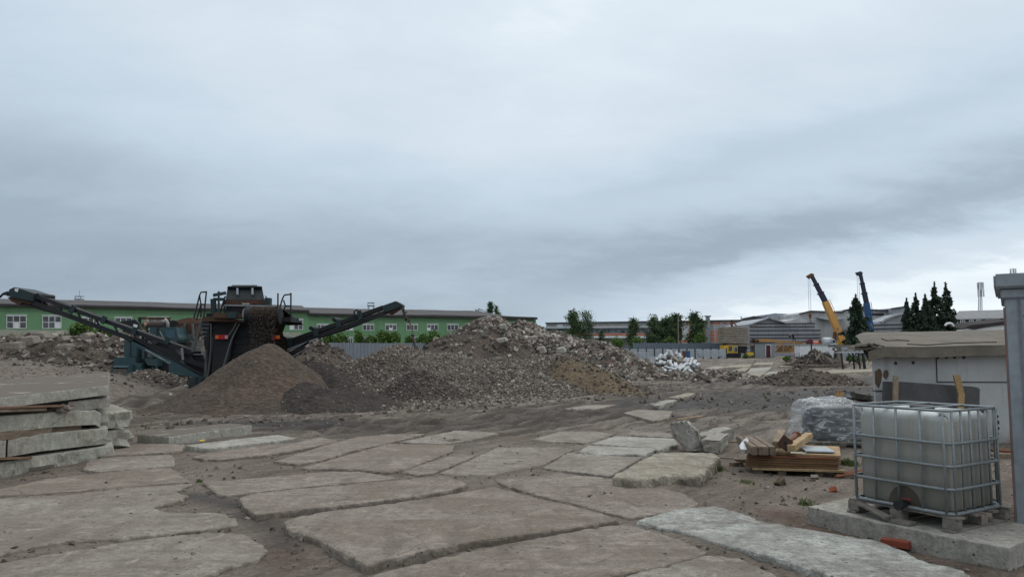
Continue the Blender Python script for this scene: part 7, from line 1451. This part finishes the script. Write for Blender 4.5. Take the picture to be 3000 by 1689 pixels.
for x0_, x1_, dy in ((350, 775, -.3), (20, 270, .6)): 
    q = [CXX(x0_, 1010, YX + dy), CXX(x1_ - 20, 1005, YX + dy), CXX(x1_, 1080, YX + dy), CXX(x1_ - 20, 1170, YX + dy), CXX(x0_ + 15, 1170, YX + dy), CXX(x0_ - 10, 1080, YX + dy)]; MB().prism(q, (0, .8, 0)).build('crawler_track', MAT['rubber'], ex, bevel=.05)
MB().prism([CXX(930, 975, YX - .2), CXX(1170, 985, YX - .2), CXX(1150, 1080, YX - .2), CXX(970, 1090, YX - .2)], (0, 1.4, 0)).build('engine_cover', MAT['yellow'], ex, bevel=.05)
m = MB(); m.tube([CXX(960, 1080, YX), CXX(1040, 1150, YX), CXX(1180, 1130, YX)], .15, 6); m.build('lower_frame', MAT['rust'], ex)
m = MB(); m.tube([CXX(905, 960, YX), CXX(960, 850, YX), CXX(1080, 820, YX), CXX(1190, 900, YX)], .07, 6); m.build('guard', MAT['rust'], ex)
for k in range(9):
    z0, z1 = 690 - k * 57, 690 - k * 57 - 48; off = rng.uniform(-6, 6)
    MB().prism([CXX(205 + off + k * -1, z0, YX), CXX(1000 + off, z0, YX), CXX(1000 + off, z1, YX), CXX(205 + off - k, z1, YX)], (0, 3.2, 0)).thing('counterweight_slab', MAT['slab_tan'], 'beige slab in the tall even stack above the yellow cab', 'slab', 'beige slabs stacked on the crane', bevel=.03)
m = MB(); m.beam(CXX(480, 200, YX + .5), CXX(450, -40, YX + .5), .3); m.beam(CXX(460, -20, YX + .5), CXX(630, 160, YX + .5), .16); m.beam(CXX(440, -30, YX + .5), CXX(530, 30, YX + .5), .3, .2); m.thing('rusty_bracket', MAT['rust_red'], 'rusty triangular bracket on top of the beige slab stack', 'bracket')
# ------------------------------------------------------------------ lattice boom sections and man on top
YL = 123
def lattice(px0, px1, y0, y1, lab, wid=1.6, n=7):
    a, c = W(px0, y0, YL), W(px1, y0, YL); lo = W(px0, y1, YL).z; r = empty('lattice_boom', ((a.x + c.x) / 2, YL + wid / 2, lo), lab, 'boom section', 'lattice boom sections')
    m = MB()
    for dy in (0, wid):
        for z in (a.z, lo): m.beam((a.x, YL + dy, z), (c.x, YL + dy, z), .16)
    m.build('chords', MAT['lattice'], r); L_ = c.x - a.x
    for k in range(n):
        x0_, x1_ = a.x + L_ * k / n, a.x + L_ * (k + 1) / n
        for dy in (0, wid): MB().beam((x0_ if k % 2 else x1_, YL + dy, a.z), (x1_ if k % 2 else x0_, YL + dy, lo), .1).build('diagonal', MAT['lattice'], r)
        MB().beam((x0_, YL, a.z), (x0_, YL, lo), .14).build('upright', MAT['lattice'], r)
    return r
lattice(2268, 2348, 1001, 1031, 'yellow lattice boom section lying behind the hut and pickup', n=3)
lattice(2330, 2432, 1003, 1024, 'yellow lattice boom section behind the white wagon roof', 1.4, 6)
m = MB(); m.beam(CXX(1300, 580, 121), CXX(1925, 605, 121), .3, .22); m.thing('steel_beam', MAT['lattice'], 'upper orange steel beam above the hut roof', 'beam', 'orange steel beams'); m = MB(); m.beam(CXX(1320, 632, 120.6), CXX(2320, 640, 120.6), .3, .24); m.thing('steel_beam', MAT['lattice'], 'lower longer orange steel beam above the hut roof', 'beam', 'orange steel beams')
m = MB(); m.beam(CXX(1010, 590, 120), CXX(1170, 690, 120), .14); m.beam(CXX(1150, 560, 121), CXX(1120, 640, 121), .5, .4); m.box(CXX(1230, 640, 121), (.8, .8, .5)); m.thing('boom_foot', MAT['rust'], 'rusty boom foot between the slab stack and the beams', 'boom foot', bevel=.03)
MB().prism([CXX(1900, 770, 126), CXX(2600, 760, 126), CXX(2600, 960, 126), CXX(1900, 960, 126)], (0, .5, 0)).thing('timber_stack', MAT['wood_old'], 'brown timber stack seen through the yellow lattice boom', 'timber')
fp = W(2324, 1001.5, 123.6); J = dict(pelvis=(0, 0, .85), chest=(-.3, -.12, 1.02), neck=(-.45, -.16, .98), head=(-.55, -.18, .93), crown=(-.62, -.19, .88))
for s, k in (('l', 1), ('r', -1)):
    J['sh.' + s] = (-.36, -.12 + .18 * k, 1.0); J['el.' + s] = (-.45, -.14 + .2 * k, .72); J['wr.' + s] = (-.55, -.18 + .16 * k, .5); J['hip.' + s] = (.02 + .03 * k, .09 * k, .8)
    J['kn.' + s] = ((.2, .05, .45) if k > 0 else (-.06, -.08, .42)); J['an.' + s] = ((.42, .06, .1) if k > 0 else (-.03, -.1, .07)); J['toe.' + s] = ((.36, .0, .03) if k > 0 else (-.14, -.12, .03))
J = {k: tuple(1.25 * c for c in v) for k, v in J.items()}
person('person in dark clothes bending over on the lattice boom', (fp.x, fp.y, fp.z - .05), J, MAT['cloth_navy'], MAT['cloth_navy'], MAT['skin'], MAT['hair'])
# ------------------------------------------------------------------ trestle platform beside the shed
CT = lambda zx, zy, Y: W(2420 + zx / 15.26, 980 + zy / 15.26, Y)
YT = 84; te = empty('platform', (CT(1000, 0, YT).x, YT + 1, .3), 'tall grey timber platform on posts left of the shed', 'platform')
MB().prism([CT(400, 450, YT), CT(1620, 445, YT), CT(1620, 545, YT), CT(420, 550, YT)], (0, 2.0, 0)).build('deck', MAT['wood_grey'], te)
for zx, zx2 in ((500, 510), (545, 600), (640, 650), (1500, 1500)):
    for dy in (.1, 1.9): MB().beam(CT(zx, 550, YT + dy), Vector((CT(zx2, 0, YT + dy).x, YT + dy, .1)), .17).build('post', MAT['wood_grey'], te)
for a, c in (((1060, 590), (840, 760)), ((1150, 580), (1300, 760)), ((540, 580), (620, 800))): MB().beam(CT(*a, YT + .05), CT(*c, YT + .05), .12).build('brace', MAT['wood_grey'], te)
YT = 72; tb = empty('trestle_table', (CT(1200, 0, YT).x, YT + .6, .2), 'long dark steel trestle table with crossed braces', 'table')
MB().prism([CT(640, 770, YT), CT(1790, 755, YT), CT(1790, 800, YT), CT(640, 815, YT)], (0, 1.3, 0)).build('tabletop', MAT['board_pale'], tb)
for zx in (690, 1200, 1450, 1660):
    for dy in (.05, 1.2): MB().beam(CT(zx - 10, 810, YT + dy), Vector((CT(zx + 15, 0, YT + dy).x, YT + dy, .05)), .12 if zx < 1600 else .2).build('leg', MAT['black_steel'], tb)
for a, c in (((980, 815), (1510, 1360)), ((1370, 815), (1020, 1300)), ((1650, 830), (1300, 1010))): MB().beam(CT(*a, YT - .05), CT(*c, YT - .05), .09).build('brace', MAT['black_steel'], tb)
sf = empty('slat_fence', (CT(1200, 900, 96).x, 96, .4), 'pale slatted fence seen under the platform', 'fence')
for k in range(9): MB().beam(CT(560, 590 + k * 56, 96), CT(1950, 585 + k * 56, 96), .05, .2).build('slat', MAT['board_pale'], sf)
# ------------------------------------------------------------------ brushwood heap
heap('brushwood_heap', 'dark earth and root heap buried in grey branches', 'heap', [cone(2385, 1026, 80, 2.1, 2.0), cone(2420, 1040, 80, 1.8, 1.8), cone(2350, 1048, 79, 1.3, 1.5)], 'soil_dark', .16, (.22, 1.2), None, (250, .08, .3, 'stone_dark', 2), seed=52)
rb_ = random.Random(12); bw = [wood('branch_grey', (.2, .175, .15)), wood('branch_brown', (.13, .1, .08))]
for i in range(90):
    if i < 55:
        a = rb_.uniform(-1.2, 1.25); p = W(2388 + a * 45, 1032 + abs(a) * 18, 79); dirx = a * 1.3 + rb_.uniform(-.5, .5); ln = rb_.uniform(.9, 2.2)
        d = Vector((dirx, rb_.uniform(-.7, .2), -rb_.uniform(.3, 1.0))).normalized(); p = p + Vector((0, rb_.uniform(-.5, .8), rb_.uniform(-.5, .35)))
    else:
        px = rb_.uniform(2315, 2462); Yq = rb_.uniform(75, 80); p = Vector((XW(px, Yq), Yq, gz(XW(px, Yq), Yq) + rb_.uniform(.1, .35))); d = Vector((rb_.choice((-1, 1)), rb_.uniform(-.35, .35), rb_.uniform(-.08, .12))).normalized(); ln = rb_.uniform(.8, 2.0)
    k1 = p + d * ln * .5 + Vector((rb_.uniform(-.12, .12), 0, rb_.uniform(-.1, .14))); q = p + d * ln + Vector((rb_.uniform(-.2, .2), 0, rb_.uniform(-.05, .15)))
    if q.z < .2: q.z = .2 + rb_.uniform(0, .1)
    r0 = rb_.uniform(.03, .075); MB().tube([p, k1, q], r0, 5, r0 * .45).thing('branch', bw[i % 2], 'bare grey branch in the brushwood heap', 'branch', 'branches of the brushwood heap')
for i, (x0_, y0_, x1_, y1_, lab) in enumerate(((2418, 1044, 2442, 1065, 'thick pale log slanting down the right side of the brushwood'), (2403, 1036, 2391, 1054, 'short thick pale log on the dark earth of the brushwood'))): MB().tube([W(x0_, y0_, 77.6), W(x1_, y1_, 77.2)], .12, 7, .1).thing('log', bw[0], lab, 'log')
# ------------------------------------------------------------------ trees and bushes
MAT['leaf_birch'] = leafm('leaf_birch', (.03, .055, .026), (.1, .15, .065)); MAT['leaf_bush'] = leafm('leaf_bush', (.03, .065, .016), (.12, .2, .045)); MAT['needle'] = leafm('needle', (.018, .034, .025), (.058, .085, .056)); MAT['leaf_weed'] = leafm('leaf_weed', (.05, .075, .02), (.12, .16, .05))
MAT['bark'] = wood('bark', (.12, .105, .09)); MAT['bark_birch'] = paint('bark_birch', (.42, .41, .38), (.06, .055, .05), .6, .9, 0, 2)
def leaves(name, C_, size, m, parent, seed, tone=None, flat=0.0):
    r_ = np.random.default_rng(seed); n = len(C_); a = r_.normal(0, 1, (n, 3)); a /= np.linalg.norm(a, axis=1)[:, None]; bq = np.cross(a, r_.normal(0, 1, (n, 3))); bq /= np.linalg.norm(bq, axis=1)[:, None]
    s = np.asarray(size)[:, None] if np.ndim(size) else size * r_.uniform(.6, 1.4, (n, 1)); C_ = np.asarray(C_) - np.array(parent_loc(parent))
    V = np.stack([C_ - a * s, C_ + bq * s * .45, C_ + a * s, C_ - bq * s * .45], 1).reshape(-1, 3); F = np.arange(n * 4).reshape(-1, 4)
    t = np.clip(r_.uniform(0, 1, n) if tone is None else tone, 0, 1); me = np_mesh(name, V, F, False, np.repeat(t, 4)); return link(name, me, m, parent)
def broadleaf(label, px, ytop, Y, wpx, seed, group, leaf='leaf_birch', bark='bark', n=2600, ls=.2, zbase=.6, weep=.0, crown0=.22, nm='deciduous_tree'):
    c = W(px, ytop, Y); H = c.z - zbase; wd = wpx / FPX * Y / 2; r = empty(nm, (c.x, Y, zbase), label, 'tree', group); rr_ = random.Random(seed); r_ = np.random.default_rng(seed)
    lean = rr_.uniform(-.03, .03) * H; top = Vector((c.x + lean, Y, zbase + H * .93)); base = Vector((c.x, Y, zbase - .2)); tk = MB(); tk.tube([base, base.lerp(top, .4) + Vector((.05 * H * rr_.uniform(-1, 1), 0, 0)), top], .017 * H, 7, .02); P = []
    for k in range(26):
        t = crown0 + (1 - crown0) * (k + rr_.random()) / 26; p = base.lerp(top, t); env = math.sin(math.pi * min(1, max(.06, (t - crown0 * .6) / (1.04 - crown0 * .6))) ** .8) ** .75; ang = rr_.uniform(0, 6.28); ln = wd * env * rr_.uniform(.55, 1.1)
        q = p + Vector((math.cos(ang) * ln, math.sin(ang) * ln, rr_.uniform(.1, .6) * ln + .04 * H)); tk.tube([p, p.lerp(q, .55) + Vector((0, 0, .06 * ln)), q], max(.02, .008 * H * (1.1 - t)), 5, .012)
        m_ = int(n / 26 * (.4 + env)); 
        for j in range(4):
            cc_ = p.lerp(q, rr_.uniform(.35, 1.08)); s_ = wd * rr_.uniform(.1, .24) + .12; g_ = r_.normal(0, 1, (m_ // 4 + 1, 3)) * np.array([s_, s_, s_ * .8]); 
            if weep: g_[:, 2] = g_[:, 2] - np.abs(r_.normal(0, weep * H * .05, len(g_)))
            P.append(np.array(cc_) + g_)
    tk.build('trunk', MAT[bark], r, smooth=True); P = np.concatenate(P); t_ = .25 + .5 * vn(P[:, 0] * 1.1, P[:, 2] * 1.1, seed) + r_.uniform(-.2, .25, len(P)); leaves('crown', P, ls, MAT[leaf], r, seed, t_); return r
TG = 'birches and poplars before the factory'
broadleaf('slender leafy birch, left half of the pair beside the rubble hill', 1682, 905, 140, 52, 1, TG, bark='bark_birch', n=3400, weep=.6)
broadleaf('thin airy birch, right half of the pair beside the rubble hill', 1712, 905, 142, 58, 2, TG, bark='bark_birch', n=2100, ls=.17, weep=1.0)
broadleaf('narrow pointed birch between the lamp pole side and the annex windows', 1858, 928, 140, 34, 3, TG, bark='bark_birch', n=2400, weep=.5)
broadleaf('dark rounded birch left of the bare concrete pole', 1914, 926, 141, 42, 4, TG, n=3200, weep=.5)
broadleaf('broad dark tree left of the bare concrete pole', 1950, 930, 142, 50, 5, TG, n=3600)
broadleaf('tallest dark tree directly at the bare concrete pole', 1977, 918, 144, 46, 6, TG, n=3800)
broadleaf('full dark tree right of the bare concrete pole', 2034, 917, 142, 54, 7, TG, n=4800)
broadleaf('small young tree before the annex windows', 1763, 966, 138, 18, 8, TG, n=900, ls=.15)
PGp = 'saplings behind the green workshop roof'
broadleaf('pointed poplar top above the green roof, tallest one', 1437, 881, 165, 20, 9, PGp, n=1700, ls=.22, crown0=.5, nm='poplar_tree')
broadleaf('thin poplar top above the green roof, second tallest', 1454, 890, 165, 11, 10, PGp, n=800, ls=.2, crown0=.5, nm='poplar_tree')
broadleaf('low bushy tree top above the green roof, left of the poplars', 1395, 908, 166, 26, 11, PGp, n=1500, ls=.2, crown0=.5, nm='poplar_tree')
broadleaf('small leaning tree top above the green roof, rightmost', 1464, 910, 166, 9, 12, PGp, n=500, ls=.2, crown0=.5, nm='poplar_tree')
def spruce(label, px, ytop, Y, wpx, seed, group, zbase=.5):
    c = W(px, ytop, Y); H = c.z - zbase; wd = wpx * 2.1 / FPX * Y / 2; r = empty('spruce_tree', (c.x, Y, zbase), label, 'tree', group); rr_ = random.Random(seed); r_ = np.random.default_rng(seed); base = Vector((c.x, Y, zbase - .2)); top = Vector((c.x, Y, zbase + H))
    tk = MB(); tk.tube([base, top], .016 * H, 7, .01); P, T_, S_ = [], [], []; nl = 24
    for k in range(nl):
        t = .05 + .93 * k / nl; z = zbase + H * t; rad = wd * (1 - t) ** .85 * rr_.uniform(.68, 1.18) + .06
        for j in range(int(5 + 6 * (1 - t))):
            ang = rr_.uniform(0, 6.28); ln = rad * rr_.uniform(.5, 1.15); u = np.array([math.cos(ang), math.sin(ang), 0]); m_ = int(22 + 90 * ln / 2.2)
            s = r_.uniform(.08, 1, m_) ** .8; sag = -.34 * ln * s ** 1.3 + .12 * ln * np.clip(s - .75, 0, 1) * 3; pt = np.array([c.x, Y, z]) + u * (s * ln)[:, None]; pt[:, 2] += sag + r_.normal(0, .05 + .04 * ln, m_) - np.abs(r_.normal(0, .1, m_)); pt += np.cross(u, [0, 0, 1]) * (r_.normal(0, .13, m_) * (.35 + ln * .22))[:, None]
            P.append(pt); T_.append(.2 + .55 * s + r_.uniform(-.25, .25, m_)); tk.tube([Vector((c.x, Y, z)), Vector((c.x + u[0] * ln, Y + u[1] * ln, z - .3 * ln))], .025, 4, .008)
    P.append(np.array([[c.x, Y, zbase + H * (.95 + .07 * q)] for q in r_.uniform(0, 1, 30)]) + r_.normal(0, .04, (30, 3))); T_.append(np.full(30, .6))
    tk.build('trunk', MAT['bark'], r); leaves('crown', np.concatenate(P), .2, MAT['needle'], r, seed, np.concatenate(T_)); return r
SGp = 'spruces behind the shed'
spruce('single dark spruce between the yellow and the blue crane booms', 2507, 863, 112, 68, 1, SGp)
spruce('short thin spruce at the left end of the spruce group', 2656, 875, 116, 34, 2, SGp); spruce('second spruce from the left in the spruce group', 2682, 860, 114, 58, 3, SGp); spruce('squat dark spruce in the middle of the spruce group', 2710, 864, 112, 50, 4, SGp); spruce('tallest broad spruce in the spruce group', 2737, 830, 113, 74, 5, SGp); spruce('pointed spruce at the right end of the spruce group', 2770, 831, 114, 66, 6, SGp)
def bush(label, px, y0, y1, Y, wpx, seed, n=1300, ls=.16, leaf='leaf_bush', group='bushes along the fences', zb=None, nm='bush'):
    a, c = W(px, y0, Y), W(px, y1, Y); zb = c.z if zb is None else zb; H = a.z - zb; wd = wpx / FPX * Y / 2; r = empty(nm, (a.x, Y, zb), label, 'bush' if nm == 'bush' else 'plant', group); r_ = np.random.default_rng(seed); P = []; st = MB()
    for k in range(14):
        ang = r_.uniform(0, 6.28); rd = r_.uniform(.1, .85) * wd; hz_ = H * (1 - (rd / wd) ** 2 * .6) * r_.uniform(.45, 1.0); q = Vector((a.x + math.cos(ang) * rd, Y + math.sin(ang) * rd, zb + hz_)); st.tube([Vector((a.x + math.cos(ang) * rd * .2, Y, zb - .1)), q], .02 * H / 2 + .004, 4, .005)
        P.append(np.array(q) + r_.normal(0, 1, (n // 14, 3)) * np.array([wd * .22, wd * .22, H * .17]))
    st.build('stems', MAT['bark'], r); P = np.concatenate(P); P[:, 2] = np.maximum(P[:, 2], zb + .02 * H); leaves('foliage', P, ls, MAT[leaf], r, seed, .25 + .55 * vn(P[:, 0] * 1.5, P[:, 2] * 1.5, seed) + r_.uniform(-.2, .2, len(P))); return r
bush('bright green bush on the rubble bank, taller left one', 240, 950, 988, 58, 56, 1, 2600, .13, group='bushes on the rubble bank'); bush('bright green bush on the rubble bank, lower right one', 298, 965, 990, 57, 54, 2, 2000, .12, group='bushes on the rubble bank'); bush('tiny green sprout among the rubble chunks at left', 157, 978, 992, 56, 14, 3, 400, .1, group='bushes on the rubble bank'); bush('tiny grey green sprout left of the bright bushes', 182, 976, 990, 57, 16, 4, 400, .1, group='bushes on the rubble bank')
for i, (px, y0, w_) in enumerate(((960, 978, 44), (1000, 984, 46), (1052, 970, 30), (1085, 985, 40), (1122, 970, 44), (1152, 976, 36), (1200, 990, 30), (1240, 984, 40), (1270, 978, 40), (1300, 988, 36), (925, 985, 40))):
    lab = ['leafy bush above the corrugated fence just right of the conveyor', 'low bush over the fence, second right of the conveyor', 'narrow tall bush over the fence between two windows', 'low wide bush over the fence left of the tallest bush', 'tallest bush over the fence under the second small window', 'round bush touching the tallest fence bush on its right', 'small low bush over the fence under the small windows', 'low bush over the fence nearing the rubble hill', 'dense dark bush over the fence nearest the rubble hill', 'bush half hidden by the left flank of the rubble hill', 'bush seen through the right conveyor over the fence'][i]
    bush(lab, px, y0, 1016, 104, w_, 20 + i, 1500, .17, group='bushes behind the corrugated fence')
for i, (px, y0, y1, Y_, w_, lab) in enumerate(((1807, 990, 1022, 128, 48, 'light green bush in the gap of the dark fence'), (1866, 992, 1012, 128, 36, 'green bush at the left end of the dark fence'), (1960, 990, 1010, 130, 36, 'yellow green bush behind the dark fence below the trees'), (2052, 977, 1010, 130, 46, 'large round green bush behind the dark fence'), (2185, 1040, 1049, 114, 14, 'small weed clump at the yellow crane track'), (2305, 1046, 1058, 98, 26, 'weeds growing in front of the pickup'), (2487, 1045, 1058, 90, 14, 'lime green bush under the trestle table'), (2515, 1048, 1060, 92, 40, 'low weeds behind the trestle table legs'))): bush(lab, px, y0, y1, Y_, w_, 50 + i, 1200, .14)
def tuft(label, px, py, s, seed, n=160, h=.12): 
    g_ = G(px, py, gz(*G(px, py)[:2])); r_ = np.random.default_rng(seed); P = r_.normal(0, s * .4, (n, 2)); V = []; F = []; T_ = []
    for i, (x, y) in enumerate(P):
        hh = h * r_.uniform(.4, 1.1); a = r_.uniform(0, 6.28); dx_, dy_ = math.cos(a), math.sin(a); b0 = np.array([x, y, -.01]); tp = b0 + np.array([dx_ * hh * .6, dy_ * hh * .6, hh]); w_ = np.array([-dy_, dx_, 0]) * .006; k = len(V); V += [b0 - w_, b0 + w_, (b0 + tp) / 2 + w_ + [0, 0, hh * .15], tp]; F.append((k, k + 1, k + 2, k + 3)); T_ += [r_.uniform(0, 1)] * 4
    me = np_mesh('grass_tuft', np.array(V), np.array(F), False, T_); o = link('grass_tuft', me, MAT['leaf_weed'], None, g_); tag(o, label, 'grass')
tuft('green grass tuft between the board stack and the tank', 2485, 1362, .22, 1, 260); tuft('grass along the right edge of the raised tan slab', 2098, 1378, .16, 2, 200, .1); tuft('thin weed patch on the bare ground right of the tan slab', 2182, 1415, .2, 3, 120, .07); tuft('moss green tuft in the joint of the bottom centre slab', 2000, 1635, .06, 4, 160, .05); tuft('sparse weeds near the corner of the tank slab', 2360, 1478, .16, 5, 70, .1); tuft('tiny weed in the joint by the broken bay slab', 584, 1411, .06, 6, 50, .06)
